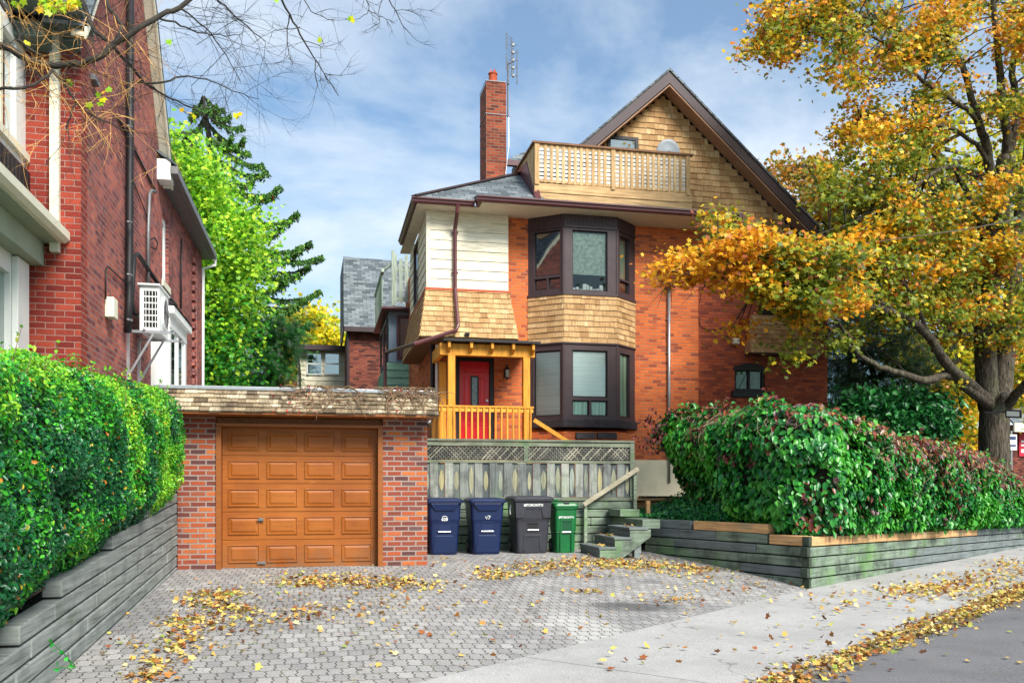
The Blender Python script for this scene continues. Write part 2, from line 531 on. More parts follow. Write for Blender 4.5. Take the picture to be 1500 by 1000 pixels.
def bark_mat(name, a, b, c):
    t = NT(name); mp_ = t.n('Mapping'); t.put(mp_.inputs[0], t.pos()); mp_.inputs['Scale'].default_value = (1, 1, .16)
    n1 = t.noise(mp_.outputs[0], 22, 6, .7, .6); n2 = t.noise(t.pos(), 2.2, 4, .6)
    col = t.ramp(n1, [(.36, a), (.5, b), (.64, c)]); col = t.mix(t.math('MULTIPLY', t.ramp(n2, [(.5, (0, 0, 0)), (.7, (1, 1, 1))]), .35), col, S(96, 104, 70))
    return t.done(col, .92, n1, 1.0, .03, spec=.15)


M['bark'] = bark_mat('bark', S(36, 32, 28), S(76, 68, 58), S(110, 102, 90))
M['bark_dark'] = mat_flat('bark_dark', S(58, 54, 48), .9, .3, 12, bs=.8)
M['twig'] = mat_flat('twig', S(120, 96, 72), .8, .25, 10)
M['twig_orange'] = mat_flat('twig_orange', S(222, 170, 96), .7, .2, 10)
M['twig_dark'] = mat_flat('twig_dark', S(52, 48, 46), .8, .25, 10)

# ------------------------------------------------------------------ paving materials
def pavers():
    t = NT('concrete_pavers')
    c = t.n('UVMap').outputs[0]
    sp = t.n('SeparateXYZ'); t.put(sp.inputs[0], c)
    rh, bw = .200, .122
    x, y = sp.outputs[0], sp.outputs[1]
    zig = t.math('MULTIPLY', t.math('PINGPONG', y, rh / 4), .40)
    zig2 = t.math('MULTIPLY', t.math('PINGPONG', x, bw / 2), .30)
    cb = t.n('CombineXYZ'); t.put(cb.inputs[0], t.math('ADD', x, zig)); t.put(cb.inputs[1], t.math('ADD', y, zig2))
    wob = t.n('TexNoise', Scale=1.1, Detail=3.0); t.put(wob.inputs['Vector'], c)
    sub = t.n('VectorMath', _operation='SUBTRACT'); t.put(sub.inputs[0], wob.outputs['Color']); sub.inputs[1].default_value = (.5, .5, .5)
    sc = t.n('VectorMath', _operation='SCALE'); t.put(sc.inputs[0], sub.outputs[0]); sc.inputs['Scale'].default_value = .09
    ad = t.n('VectorMath', _operation='ADD'); t.put(ad.inputs[0], cb.outputs[0]); t.put(ad.inputs[1], sc.outputs[0])
    b = t.n('TexBrick', Scale=1.0, Mortar_Size=.006, Mortar_Smooth=.3, Brick_Width=bw, Row_Height=rh)
    t.put(b.inputs['Vector'], ad.outputs[0])
    b.inputs['Color1'].default_value = (0, 0, 0, 1); b.inputs['Color2'].default_value = (1, 1, 1, 1)
    col = t.ramp(b.outputs['Color'], [(0, S(146, 143, 141)), (.4, S(157, 154, 151)), (.8, S(164, 161, 158)), (1, S(174, 171, 167))])
    fine = t.noise(t.pos(), 60, 5, .75)
    col = t.mix(.8, col, t.ramp(fine, [(.3, (.5, .5, .5)), (.55, (1, 1, 1)), (.75, (1.3, 1.3, 1.3))]), 'MULTIPLY')
    mid = t.noise(t.pos(), 1.1, 5, .65)
    col = t.mix(.8, col, t.ramp(mid, [(.3, (.66, .67, .70)), (.5, (.95, .95, .96)), (.7, (1.14, 1.13, 1.1))]), 'MULTIPLY')
    moss = t.noise(t.pos(), 3.1, 5, .7)
    jc = t.mix(t.ramp(moss, [(.5, (0, 0, 0)), (.66, (1, 1, 1))]), S(72, 70, 68), S(82, 100, 52))
    # an oil stain, shade painted along the left wall, a band of old sand, each with a place of its own
    def blob(px, py, rx, ry):
        m = t.n('Mapping'); t.put(m.inputs[0], t.pos())
        m.vector_type = 'TEXTURE'
        m.inputs['Location'].default_value = (px, py, -.2); m.inputs['Scale'].default_value = (rx, ry, 3)
        l = t.n('VectorMath', _operation='LENGTH'); t.put(l.inputs[0], m.outputs[0])
        e = t.math('ADD', l.outputs['Value'], t.math('MULTIPLY', t.math('SUBTRACT', t.noise(t.pos(), 2.5, 3), .5), .9))
        return t.ramp(e, [(.55, (1, 1, 1)), (1.0, (0, 0, 0))])
    q = W(925, 873, Z=-.14)
    col = t.mix(t.math('MULTIPLY', blob(q.x, q.y, .75, .35), .6), col, S(62, 62, 64))
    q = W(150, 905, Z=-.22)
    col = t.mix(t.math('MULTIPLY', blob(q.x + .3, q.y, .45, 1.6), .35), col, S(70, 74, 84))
    q = W(855, 905, Z=-.2)
    col = t.mix(t.math('MULTIPLY', blob(q.x, q.y, .45, 1.0), .5), col, S(196, 194, 188))
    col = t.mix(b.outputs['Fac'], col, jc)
    h = t.math('ADD', t.math('SUBTRACT', 1.0, b.outputs['Fac']), t.math('MULTIPLY', fine, .35))
    return t.done(col, .85, h, .8, .008, spec=.2)


def concrete(name, base, sc=1.0, coarse=False):
    t = NT(name)
    big = t.noise(t.pos(), .8 * sc, 6, .65)
    fine = t.noise(t.pos(), 70 if coarse else 90, 5, .8)
    col = t.ramp(big, [(.3, tuple(x * .78 for x in base[:3])), (.55, base), (.75, tuple(x * 1.14 for x in base[:3]))])
    col = t.mix(.95 if coarse else .8, col, t.ramp(fine, [(.36, (.45, .45, .45)), (.52, (.95, .95, .95)), (.68, (1.45, 1.45, 1.45))]), 'MULTIPLY')
    vor = t.n('TexVoronoi', Scale=.55, _feature='DISTANCE_TO_EDGE'); wv_ = t.n('VectorMath', _operation='ADD'); t.put(wv_.inputs[0], t.pos())
    nn_ = t.n('TexNoise', Scale=2.6, Detail=5.0); t.put(nn_.inputs['Vector'], t.pos()); sc_ = t.n('VectorMath', _operation='SCALE'); t.put(sc_.inputs[0], nn_.outputs['Color']); sc_.inputs['Scale'].default_value = .5
    t.put(wv_.inputs[1], sc_.outputs[0]); t.put(vor.inputs['Vector'], wv_.outputs[0])
    ck = t.ramp(vor.outputs['Distance'], [(.0, (1, 1, 1)), (.006, (0, 0, 0))])
    gate = t.ramp(t.noise(t.pos(), .45, 2), [(.52, (0, 0, 0)), (.58, (1, 1, 1))])
    col = t.mix(t.math('MULTIPLY', t.math('MULTIPLY', ck, gate), .6), col, S(70, 66, 60))
    st = t.noise(t.pos(), 3.3, 3, .6)
    col = t.mix(t.math('MULTIPLY', t.ramp(st, [(.62, (0, 0, 0)), (.74, (1, 1, 1))]), .3), col, S(120, 104, 84))
    return t.done(col, .88, fine, .45, .004, spec=.2)


M['pavers'] = pavers()
M['sidewalk'] = concrete('sidewalk_concrete', S(173, 171, 168))
M['curb'] = concrete('curb_concrete', S(140, 136, 130))
M['asphalt'] = concrete('asphalt', S(116, 115, 117), 1.4, True)


def plain_ground():
    t = NT('lawn_soil')
    n = t.noise(t.pos(), .6, 6, .7)
    col = t.ramp(n, [(.35, S(66, 78, 40)), (.6, S(92, 84, 56)), (.8, S(110, 96, 70))])
    return t.done(col, .95, t.noise(t.pos(), 20, 4), .6, .03)


M['ground'] = plain_ground()

# ================================================================== ground
g = MB(); g.poly([(-400, -300, -.60), (400, -300, -.60), (400, 500, -.60), (-400, 500, -.60)])
g.build('ground', M['ground'], kind='structure')

E0 = Vector((.717, 6.82, 0)); ET = Vector((.778, .629, 0)).normalized()
E1 = Vector((7.13, 12.0, 0)); ET2 = Vector((.815, .579, 0)).normalized()
CB0 = Vector((3.39, 6.48, 0)); CT = Vector((.805, .593, 0)).normalized()


def ylow(x):
    return E0.y + (x - E0.x) * ET.y / ET.x


def ytop(x):
    return 13.38 + max(0.0, min(1.0, (x - 1.6) / 4.2)) * 2.0


def gz(x, y):
    """height of the drive"""
    lo = max(ylow(x), 6.8 if x < .7 else ylow(x))
    hi = ytop(x)
    k = (hi - y) / max(hi - lo, .5)
    return -.33 * max(0.0, min(1.0, k))


g = MB(); nx, ny = 46, 60
pts = []
for i in range(nx + 1):
    x = -2.15 + (7.45 + 2.15) * i / nx
    a, b = ylow(x) - .05, 16.6
    for j in range(ny + 1):
        y = a + (b - a) * j / ny
        pts.append((x, y, gz(x, y) + .006 * mnoise.noise(Vector((x * .9, y * .9, 0)))))
g.v = pts
for i in range(nx):
    for j in range(ny):
        a = i * (ny + 1) + j
        g.f.append((a, a + ny + 1, a + ny + 2, a + 1))
g.build('driveway', M['pavers'], kind='structure')

# sidewalk slabs, tooled joints between them
g = MB()
n2 = Vector((-ET.y, ET.x, 0))
q = W(775, 963, Z=-.33)
kj = (Vector((q.x, q.y, 0)) - E0).dot(ET)          # the joint the photograph shows
joints = [kj - 12 + 3.05 * i for i in range(0, 4)] + [kj]
joints = sorted(set([round(kj - 3.05 * i, 3) for i in range(5)] + [round(kj + 5.4 + 3.05 * i, 3) for i in range(13)]))


def edge_in(k):
    p = E0 + ET * k
    if p.x <= E1.x: return p
    return E1 + ET2 * ((p - E1).length)


def edge_out(k):
    p = E0 + ET * k                    # dropped to the kerb line
    a = (p - CB0).dot(CT) + .25
    return CB0 + CT * a


cut = (E1 - E0).length
for a, b in zip(joints[:-1], joints[1:]):
    ks = [a + .009, b - .009]
    if a < cut < b: ks.insert(1, cut)
    for ka, kb in zip(ks[:-1], ks[1:]):
        p = [edge_out(ka), edge_out(kb), edge_in(kb), edge_in(ka)]
        zt = [-.352, -.352, -.326, -.326]
        g.hexa([(v.x, v.y, -.55) for v in p] + [(v.x, v.y, z) for v, z in zip(p, zt)])
g.build('sidewalk', M['sidewalk'], kind='structure')
g = MB()
for a, b in zip(joints[:-1], joints[1:]):
    p = [edge_out(a + .004), edge_out(b - .004)]
    nn = Vector((CT.y, -CT.x, 0)) * .15
    pp = [p[0] + nn, p[1] + nn, p[1] + nn * .01, p[0] + nn * .01]
    g.hexa([(v.x, v.y, -.56) for v in pp] + [(v.x, v.y, z) for v, z in zip(pp, (-.375, -.375, -.356, -.356))])
g.build('kerb', M['curb'], kind='structure')
g = MB()
a = CB0 - CT * 30; b = CB0 + CT * 90; nn = Vector((CT.y, -CT.x, 0))
g.poly([(a.x, a.y, -.405), (a.x + nn.x * 9, a.y + nn.y * 9, -.34), (b.x + nn.x * 9, b.y + nn.y * 9, -.34), (b.x, b.y, -.405)])
g.build('road', M['asphalt'], kind='structure')
# raised yards behind the timber walls
g = MB()
g.poly([(1.5, 16.52, .60), (5.75, 16.52, .60), (6.0, 15.6, .42), (7.38, 12.6, .40), (20, 21.55, .1), (40, 36, .0), (40, 60, 0), (1.5, 60, .60)])
g.build('yard', M['soil'], kind='structure')
g = MB(); g.poly([(5.4, 17.25, .93), (20, 17.25 + 5.5, .80), (20, 40, .8), (1.5, 40, .95), (1.5, 17.25, .93)])
g.build('upper_yard', M['ground'], kind='structure')
g = MB()
g.poly([(-12, 1.0, .05), (-2.12, 1.0, -.05), (-2.12, 8, .40), (-2.12, 13.3, .78), (-12, 13.3, .85)])
g.poly([(-12, 13.3, .85), (-2.12, 13.3, .78), (-2.12, 45, 1.0), (-12, 45, 1.0)])
g.build('left_garden_soil', M['soil'], kind='structure')

# ================================================================== garage
gar = thing('brick_garage', 'small flat roofed brick garage with ochre overhead door and shake roof edge', 'garage', (-.2, 13.38, 0))
X0, X1, YG = -2.0, 1.57, 13.38
DX0 = W(316, 800, Y=YG).x; DX1 = W(561, 800, Y=YG).x
ZT = 2.20
m = MB(); m.box(X0, DX0, YG, YG + .36, -.08, ZT)
m.build('brick_pier', M['brick_garage'], gar)
m = MB(); m.box(DX1, X1, YG, YG + .36, -.08, ZT); m.build('brick_pier', M['brick_garage'], gar)
m = MB(); m.box(X0, X0 + .2, YG + .36, 19.0, -.08, ZT); m.box(X1 - .2, X1, YG + .36, 19.0, -.08, ZT); m.box(X0 + .2, X1 - .2, 18.8, 19.0, -.08, ZT)
m.build('wall', M['brick_garage'], gar)
m = MB(); m.box(DX0 + .002, DX1 - .002, YG + .10, YG + .3, 2.06, ZT - .002)
for i in range(26):
    x = DX0 + .01 + (DX1 - DX0 - .05) * i / 25
    m.box(x, x + .075, YG + .085, YG + .0985, 2.10, ZT - .01)
m.build('beadboard_fascia', M['garage_brown'], gar)
m = MB()
m.box(DX0 + .002, DX0 + .075, YG - .02, YG + .2, -.02, 2.06); m.box(DX1 - .075, DX1 - .002, YG - .02, YG + .2, -.02, 2.06)
m.box(DX0 + .002, DX1 - .002, YG - .03, YG + .098, 2.062, 2.105)
m.build('door_frame', M['garage_brown'], gar, bevel=.004)
# overhead door: 5 sections of 4 raised panels
def door_paint():
    t = NT('door_paint'); v = t.uv(1.0, 18)
    g_ = t.noise(v, 1.6, 5, .6); big = t.noise(t.pos(), 1.3, 5, .6); sp = t.n('SeparateXYZ'); t.put(sp.inputs[0], t.pos())
    col = t.ramp(big, [(.3, S(138, 74, 20)), (.5, S(152, 84, 25)), (.7, S(163, 95, 33))])
    col = t.mix(.45, col, t.ramp(g_, [(.35, (.72, .72, .72)), (.5, (1, 1, 1)), (.65, (1.15, 1.15, 1.15))]), 'MULTIPLY')
    low = t.math('MULTIPLY', t.math('SUBTRACT', .42, sp.outputs[2]), 2.2); nz_ = t.noise(t.pos(), 5, 5, .7)
    dm = t.n('Clamp'); t.put(dm.inputs[0], t.math('MULTIPLY', low, t.ramp(nz_, [(.4, (.1, .1, .1)), (.6, (1, 1, 1))])))
    col = t.mix(t.math('MULTIPLY', dm.outputs[0], .55), col, S(112, 92, 70))
    sc_ = t.noise(t.uv(3, 60), 1.0, 3, .5); col = t.mix(t.math('MULTIPLY', t.ramp(sc_, [(.70, (0, 0, 0)), (.73, (1, 1, 1))]), .4), col, S(186, 140, 92))
    return t.done(col, .5, t.noise(t.pos(), 30, 3), .25, .003, spec=.35)


M['door_paint'] = door_paint()
dx0, dx1 = DX0 + .077, DX1 - .077
yd = YG + .16
m = MB(); zs = [0.0 + 2.06 * i / 5 for i in range(6)]
for i in range(5):
    m.box(dx0, dx1, yd, yd + .05, zs[i] + .003, zs[i + 1] - .003)
door = m.build('overhead_door', M['door_paint'], gar)
pw = (dx1 - dx0) / 4
for i in range(5):
    for j in range(4):
        m = MB()
        cx = dx0 + .03 + (dx1 - dx0 - .06) * (j + .5) / 4; a = pw * .395; z0 = zs[i] + .075; z1 = zs[i + 1] - .075
        def ring(e, y): return [(cx - a + e, y, z0 + e), (cx + a - e, y, z0 + e), (cx + a - e, y, z1 - e), (cx - a + e, y, z1 - e)]
        m.loft([ring(0, yd - .0), ring(0, yd - .016), ring(.012, yd - .018), ring(.018, yd - .003), ring(.03, yd - .003), ring(.058, yd - .015)], caps=True)
        m.build('raised_panel', M['door_paint'], door)
m = MB(); q = W(382, 761, Y=yd)
m.disc((q.x, yd - .01, q.z), .035, (0, 1, 0), .02); m.bar((q.x - .05, yd - .045, q.z), (q.x + .05, yd - .045, q.z), .018); m.bar((q.x, yd, q.z), (q.x, yd - .045, q.z), .014)
m.build('handle', M['dull_metal'], door, bevel=.002)
m = MB(); q = W(383, 822, Y=yd); m.box(q.x - .06, q.x + .06, yd - .025, yd - .001, .05, .09); m.box(q.x - .035, q.x + .035, yd - .033, yd - .025, .058, .082)
m.build('pull_plate', M['dull_metal'], door, bevel=.002)
# roof slab and shake skirt
ZE, ZR = 2.24, 2.60
m = MB(); m.box(X0 - .22, X1 + .06, YG - .34, 19.2, ZT + .002, ZE + .0); m.build('soffit', M['garage_brown'], gar)
m = MB(); m.box(X0 - .25, X1 + .02, YG - .10, 19.2, ZE + .003, ZR - .03)
m.build('roof_core', M['soil'], gar)
m = MB(); m.box(X0 - .30, X1 + .10, YG - .14, 19.25, ZR - .027, ZR + .025); m.build('roof_cap', M['metal'], gar, bevel=.006)


def shingles(mb, O, ex, ez, width, height, course, wmin, wmax, rng, t=.012, lift=.018, clip=None, inset=None, drop=.012, outv=None):
    """Rows of real shingles on the plane through O spanned by ex (along) and ez (up the slope)."""
    ex = Vector(ex).normalized(); ez = Vector(ez).normalized()
    n = ex.cross(ez); n.normalize()
    if outv is not None and n.dot(Vector(outv)) < 0: n = -n
    elif outv is None and n.y > 0: n = -n
    rows = int(math.ceil(height / course))
    for r in range(rows):
        z0 = r * course; z1 = min(z0 + course * 1.12, height)
        lo, hi = 0, width
        if inset: lo, hi = inset(z0 + course * .4)
        x = lo - rng.random() * wmax * .5
        while x < hi:
            w = rng.uniform(wmin, wmax)
            a, b = max(x, lo), min(x + w - .004, hi)
            x += w
            if b - a < .012: continue
            zz = z0 - rng.random() * drop
            p0 = O + ex * a + ez * zz; up = ez * (z1 - zz)
            th = n * (lift + rng.random() * .006); tt = n * t * .3
            e = ex * (b - a)
            mb.hexa([p0, p0 + th, p0 + e + th, p0 + e, p0 + up, p0 + up + tt, p0 + up + e + tt, p0 + up + e] if False else
                    [p0 + th, p0 + e + th, p0 + e, p0, p0 + up + tt, p0 + up + e + tt, p0 + up + e, p0 + up])


rng = random.Random(3)
m = MB()
O = Vector((X0 - .30, YG - .40, ZE)); top = Vector((X0 - .30, YG - .10, ZR - .03)) - O
shingles(m, O, (1, 0, 0), top, X1 + .12 - (X0 - .30), top.length, .088, .07, .20, rng, t=.016, lift=.030, drop=.022)
m.poly([O, O + Vector((X1 - X0 + .42, 0, 0)), O + Vector((X1 - X0 + .42, 0, 0)) + top, O + top])
m.build('shake_skirt', M['shake'], gar)
m = MB(); m.poly([(X1 + .12, YG - .40, ZE), (X1 + .12, YG - .10, ZR - .03), (X1 + .12, YG - .10, ZE)]); m.poly([(X0 - .30, YG - .40, ZE), (X0 - .30, YG - .10, ZE), (X0 - .30, YG - .10, ZR - .03)])
m.build('skirt_end', M['garage_brown'], gar)
m = MB(); m.box(X0 - .29, X1 + .11, YG - .395, YG - .375, ZE - .035, ZE - .003); m.build('drip_board', M['garage_brown'], gar)

# dry creeper lying over the roof edge
vn = thing('dry_creeper', 'bare brown creeper stems with a few red leaves sprawling on the garage roof edge', 'creeper', (.9, YG - .2, 2.5))
m = MB(); rng = random.Random(5)
for cl, (u0, u1, nn_) in enumerate(((440, 520, 42), (565, 634, 62))):
    for i in range(nn_):
        u = rng.uniform(u0, u1); p = W(u, rng.uniform(562, 588), Y=YG - .36)
        p.y = YG - .40 + (p.z - ZE) * .85 - .02
        dr = Vector((rng.uniform(-1, 1), 0, rng.uniform(-.5, .6))); pts = [p]
        for s in range(7):
            dr = (dr + Vector((rng.uniform(-.6, .6), 0, rng.uniform(-.6, .45)))).normalized()
            p = p + dr * .055; p.z = max(2.13, min(ZR + .06, p.z))
            y = YG - .46 + max(0, p.z - ZE) * .78 - rng.random() * .03
            pts.append(Vector((p.x, y, p.z)))
        m.tube(pts, [.0095 - .0009 * k for k in range(8)], 4)
m.build('stem', M['twig'], vn)
uv_ = [(rng.uniform(395, 470) if rng.random() < .5 else rng.uniform(560, 632), rng.uniform(560, 607)) for i in range(46)]
P = np.array([tuple(W(u, v, Y=YG - .42)) for u, v in uv_])
P[:, 1] = YG - .47 + np.maximum(0, P[:, 2] - ZE) * .75
leaves('red_leaf_spray', P, RS.uniform(.03, .055, len(P)), pick([(196, 40, 52), (150, 40, 60), (120, 50, 60), (210, 70, 60)], len(P)), M['leaf_dry'], vn, 'oval')

# ================================================================== timber walls
def timber_wall(name, label, P0, P1, courses, z0, ch, slope, mats, thick=.15, seglen=(1.3, 2.4), seed=1, spans=None, batter=.0, parent=None):
    """courses of squared timbers from P0 to P1; spans[c] = (from, to) along the wall."""
    rng = random.Random(seed)
    root = parent or thing(name, label, 'retaining wall', (P0[0], P0[1], z0))
    P0 = Vector((P0[0], P0[1], 0)); P1 = Vector((P1[0], P1[1], 0)); L = (P1 - P0).length; e = (P1 - P0) / L
    nb = Vector((-e.y, e.x, 0))
    for c in range(courses):
        lo, hi = (spans or {}).get(c, (0, L))
        x = lo; first = True
        while x < hi - .05:
            w = rng.uniform(*seglen) * (.6 if first else 1); first = False
            b = min(x + w, hi)
            if hi - b < .4: b = hi
            a0 = P0 + e * x + nb * (batter * c + rng.uniform(-.006, .006)); z = z0 + c * ch + slope * x
            m = MB(); gp = .006
            vec = e * (b - x - gp) + Vector((0, 0, slope * (b - x)))
            m.obox(a0 + Vector((0, 0, z + .005)), vec, nb * thick, (0, 0, ch - .019))
            mt = mats(c, x, L) if callable(mats) else mats
            m.build('timber', mt, root, bevel=.012)
            x = b
    return root


# left: from the garage towards the street; along s the wall runs away from the camera
spL = {}
ylist = [None, None, None, W(92, 860, X=-2.0).y, W(165, 805, X=-2.0).y, W(208, 778, X=-2.0).y, W(234, 758, X=-2.0).y]
yA = 3.2
lw = timber_wall('timber_retaining_wall', 'long pale grey timber retaining wall stepping up beside the green hedge and drive', (-2.0, yA), (-2.0, 13.36), 8, -.72, .150, .062, M['wood_left'], seed=4,
                 spans={3: (0, 10.16), 4: (W(30, 925, X=-2.0).y - yA, 10.16), 5: (W(90, 862, X=-2.0).y - yA, 10.16), 6: (W(165, 812, X=-2.0).y - yA, 10.16), 7: (W(212, 775, X=-2.0).y - yA, 10.16)}, batter=-.0)
timber_wall('', '', (-2.0, W(236, 758, X=-2.0).y), (-2.0, 13.36), 1, -.72 + 8 * .15 + .062 * (W(236, 758, X=-2.0).y - yA), .150, .062, M['wood_left'], seed=2, parent=lw)

# right: two faces meeting in a corner by the sidewalk
A0 = (5.84, 15.5); A1 = (7.10, 12.02); LA = math.hypot(A1[0] - A0[0], A1[1] - A0[1])


def mats_a(c, x, L):
    if c == 6 and x > 1.3: return M['wood_orange']
    if c == 5 and x > LA - .75: return M['wood_orange']
    return M['wood_green'] if rngw.random() < .6 else M['wood_grey']


rngw = random.Random(8)
rw = timber_wall('timber_retaining_wall', 'mossy timber retaining wall with two orange new timbers at the corner of drive and sidewalk', A0, A1, 5, -.49, .157, 0, mats_a, seed=12, thick=.15)
for (c, a, b, mt) in ((5, 0, LA - 1.9, 'wood_grey'), (5, LA - 1.9, LA - .78, 'wood_green'), (5, LA - .74, LA, 'wood_orange'), (6, 0, 1.22, 'wood_grey'), (6, 1.28, 2.95, 'wood_orange')):
    m = MB(); e = (Vector((*A1, 0)) - Vector((*A0, 0))).normalized(); nb = Vector((-e.y, e.x, 0))
    m.obox(Vector((*A0, 0)) + e * a + Vector((0, 0, -.49 + .157 * c + .005)), e * (b - a - .01), nb * .15, (0, 0, .148))
    m.build('timber', M[mt], rw, bevel=.009)


def mats_b(c, x, L):
    if c == 5 and x < 8.0: return M['wood_orange']
    return M['wood_green'] if (x < 3 or rngw.random() < .3) else M['wood_grey']


B0 = Vector((7.13, 12.0, 0)) + ET2 * .02; B1 = B0 + ET2 * 17
timber_wall('timber_retaining_wall', 'long timber retaining wall under the creeper hedge along the sidewalk', B0, B1, 6, -.49, .157, -.020, mats_b, seed=21, thick=.15, seglen=(2.0, 3.2), parent=rw)
# corner block
for c in range(6):
    z = -.49 + .157 * c; o_ = .085 if c % 2 else .0
    m = MB(); e = (Vector((*A1, 0)) - Vector((*A0, 0))).normalized()
    q = Vector((*A1, 0)) + e * .004 if c % 2 == 0 else Vector((*A1, 0)) - e * .07 - Vector((e.y * -.004, e.x * .004, 0))
    m.obox(Vector((7.06, 11.955, z + .008)) if c % 2 == 0 else Vector((7.10, 11.975, z + .008)), ET2 * .10, Vector((-.45, .9, 0)).normalized() * .12, (0, 0, .142))
    m.build('timber_end', M['end_grain'], rw, bevel=.006)

# timber wall carrying the fence, behind the bins
FX0, FX1, YF = 1.60, W(929, 700, Y=16.4).x, 16.4
fwall = timber_wall('timber_garden_wall', 'green stained horizontal timber wall behind the wheelie bins', (FX0, YF + .02), (FX1 + .03, YF + .02), 6, -.02, .158, 0, M['wood_green'], seed=5, thick=.15, seglen=(1.6, 2.6))
# small upper terrace wall right of the fence
tw = timber_wall('terrace_wall', 'low terrace of tan boards littered with leaves between the fence and the creeper', (FX1 + .08, 17.0), (7.6, 17.0), 3, .46, .15, 0, lambda c, x, L: M['wood_orange'] if c > 1 else M['wood_green'], seed=9, thick=.15, seglen=(.8, 1.4))
m = MB(); m.box(FX1 + .05, 7.5, 16.80, 17.2, .925, .965); m.build('cap_board', M['wood_orange'], tw, bevel=.005)
m = MB(); q = W(949, 750, Y=16.0); m.box(q.x - .035, q.x + .035, 15.96, 16.03, -.05, .93); m.build('post', M['wood_orange'], tw, bevel=.004)
m = MB(); m.bar((FX1 + .3, 16.95, .99), (FX1 + 1.15, 16.97, .985), .05, .045); tag(m.build('black_bar', M['black'], tw), 'black rod lying on the cap board')

# ================================================================== fence over the timber wall
fence = thing('board_fence', 'weathered grey green board fence with lattice top behind the wheelie bins', 'fence', ((FX0 + FX1) / 2, YF, .93))
zb, zl0, zl1, zt = .93, 1.69, 1.98, 2.08
m = MB(); m.box(FX0, FX1, YF - .03, YF + .05, zt - .03, zt + .01); m.box(FX0, FX1, YF - .012, YF + .03, zl0 - .045, zl0 + .005)
m.box(FX0, FX1, YF - .005, YF + .03, zl1 - .02, zt - .034); m.box(FX0, FX1, YF - .0, YF + .035, zb, zb + .06)
m.build('rail', M['fence_rail'], fence, bevel=.004)
for x in (FX0 + .04, (FX0 + FX1) / 2 + .02, FX1 - .045):
    m = MB(); m.box(x - .045, x + .045, YF - .008 if x < FX1 - .1 else YF - .02, YF + .085, zb + .0 if x > FX1 - .1 or x < FX0 + .1 else zl0, zt - .032); m.build('post', M['fence_rail'], fence, bevel=.004)
nb = 15; rng = random.Random(2)
pitch = (FX1 - .09 - FX0 - .08) / nb
bf, br, al = MB(), MB(), MB()
for i in range(nb):
    x = FX0 + .10 + pitch * i
    bf.box(x, x + pitch * .53, YF - .004 + rng.uniform(-.004, .004), YF + .018, zb + .065, zl0 - .05)
    xr = x + pitch * .53 + .004
    br.box(xr, x + pitch - .004, YF + .022, YF + .036, zb + .065, zl0 - .05)
    cx = x + pitch * .765; w = pitch * rng.uniform(.12, .19); zc = zb + .38 + rng.uniform(-.03, .03); hh = .22 + rng.uniform(-.05, .05)
    pp = [(cx + w * math.sin(a) * abs(math.sin(a)) ** .7, YF + .0215, zc + hh * math.cos(a)) for a in [2 * PI * k / 18 for k in range(18)]]
    pp.reverse()
    al.prism(pp, (0, -.004, 0))
bf.build('board', M['fence_board'], fence, bevel=.003); br.build('recessed_board', M['fence_recess'], fence); al.build('almond_board_face', M['fence_almond'], fence)


def diag_lattice(mb, x0, x1, z0, z1, y, pitch, w, t, rng=None):
    H = z1 - z0
    for sgn in (1, -1):
        k = -H
        while k < x1 - x0:
            a, b = k, k + H
            la, lb = max(a, 0), min(b, x1 - x0)
            if lb - la > .02:
                za = (la - a) if sgn > 0 else H - (la - a)
                zb_ = (lb - a) if sgn > 0 else H - (lb - a)
                yy = y + (0 if sgn > 0 else t + .001)
                mb.bar((x0 + la, yy, z0 + za), (x0 + lb, yy, z0 + zb_), t, w, up=(0, 1, 0)) if False else mb.obox(
                    Vector((x0 + la, yy, z0 + za)) - Vector((0, 0, w * .7)), Vector((lb - la, 0, zb_ - za)), (0, t, 0), (0, 0, w * 1.4))
            k += pitch


m = MB(); diag_lattice(m, FX0 + .09, FX1 - .09, zl0 + .02, zl1 - .035, YF + .004, .075, .028, .008)
m.build('lattice', M['lattice_old'], fence)
m = MB(); m.box(FX0 + .085, FX1 - .09, YF + .05, YF + .058, zl0 + .01, zl1 - .02); m.build('backing_board', M['fence_recess'], fence)
# fence return running back from its right end
m = MB()
for i in range(5):
    m.box(FX1 - .01, FX1 + .012, YF + .09 + i * .13, YF + .21 + i * .13, zb - .02, zt - .25)
m.build('return_board', M['fence_recess'], fence)

M['bare_plank'] = mat_wood('bare_plank', [(0, S(168, 160, 138)), (1, S(178, 170, 148))], 'u', stain=.5, dark=S(110, 98, 76))
hr = thing('plank_handrail', 'pale bare plank slanting up in front of the fence over the wooden steps', 'handrail', (5.0, 16.1, 1.0))
m = MB(); m.bar(W(855, 739, Y=16.25), W(935, 686, Y=16.25), .038, .085); m.build('plank', M['bare_plank'], hr, bevel=.004)
m = MB(); a = W(858, 738, Y=16.3); m.bar((a.x, 16.32, -.02), (a.x, 16.32, a.z - .02), .06); m.build('post', M['wood_green'], hr); m = MB(); a = W(931, 690, Y=16.3); m.bar((a.x, 16.34, .5), (a.x, 16.34, a.z), .06)
m.build('post', M['wood_green'], hr)

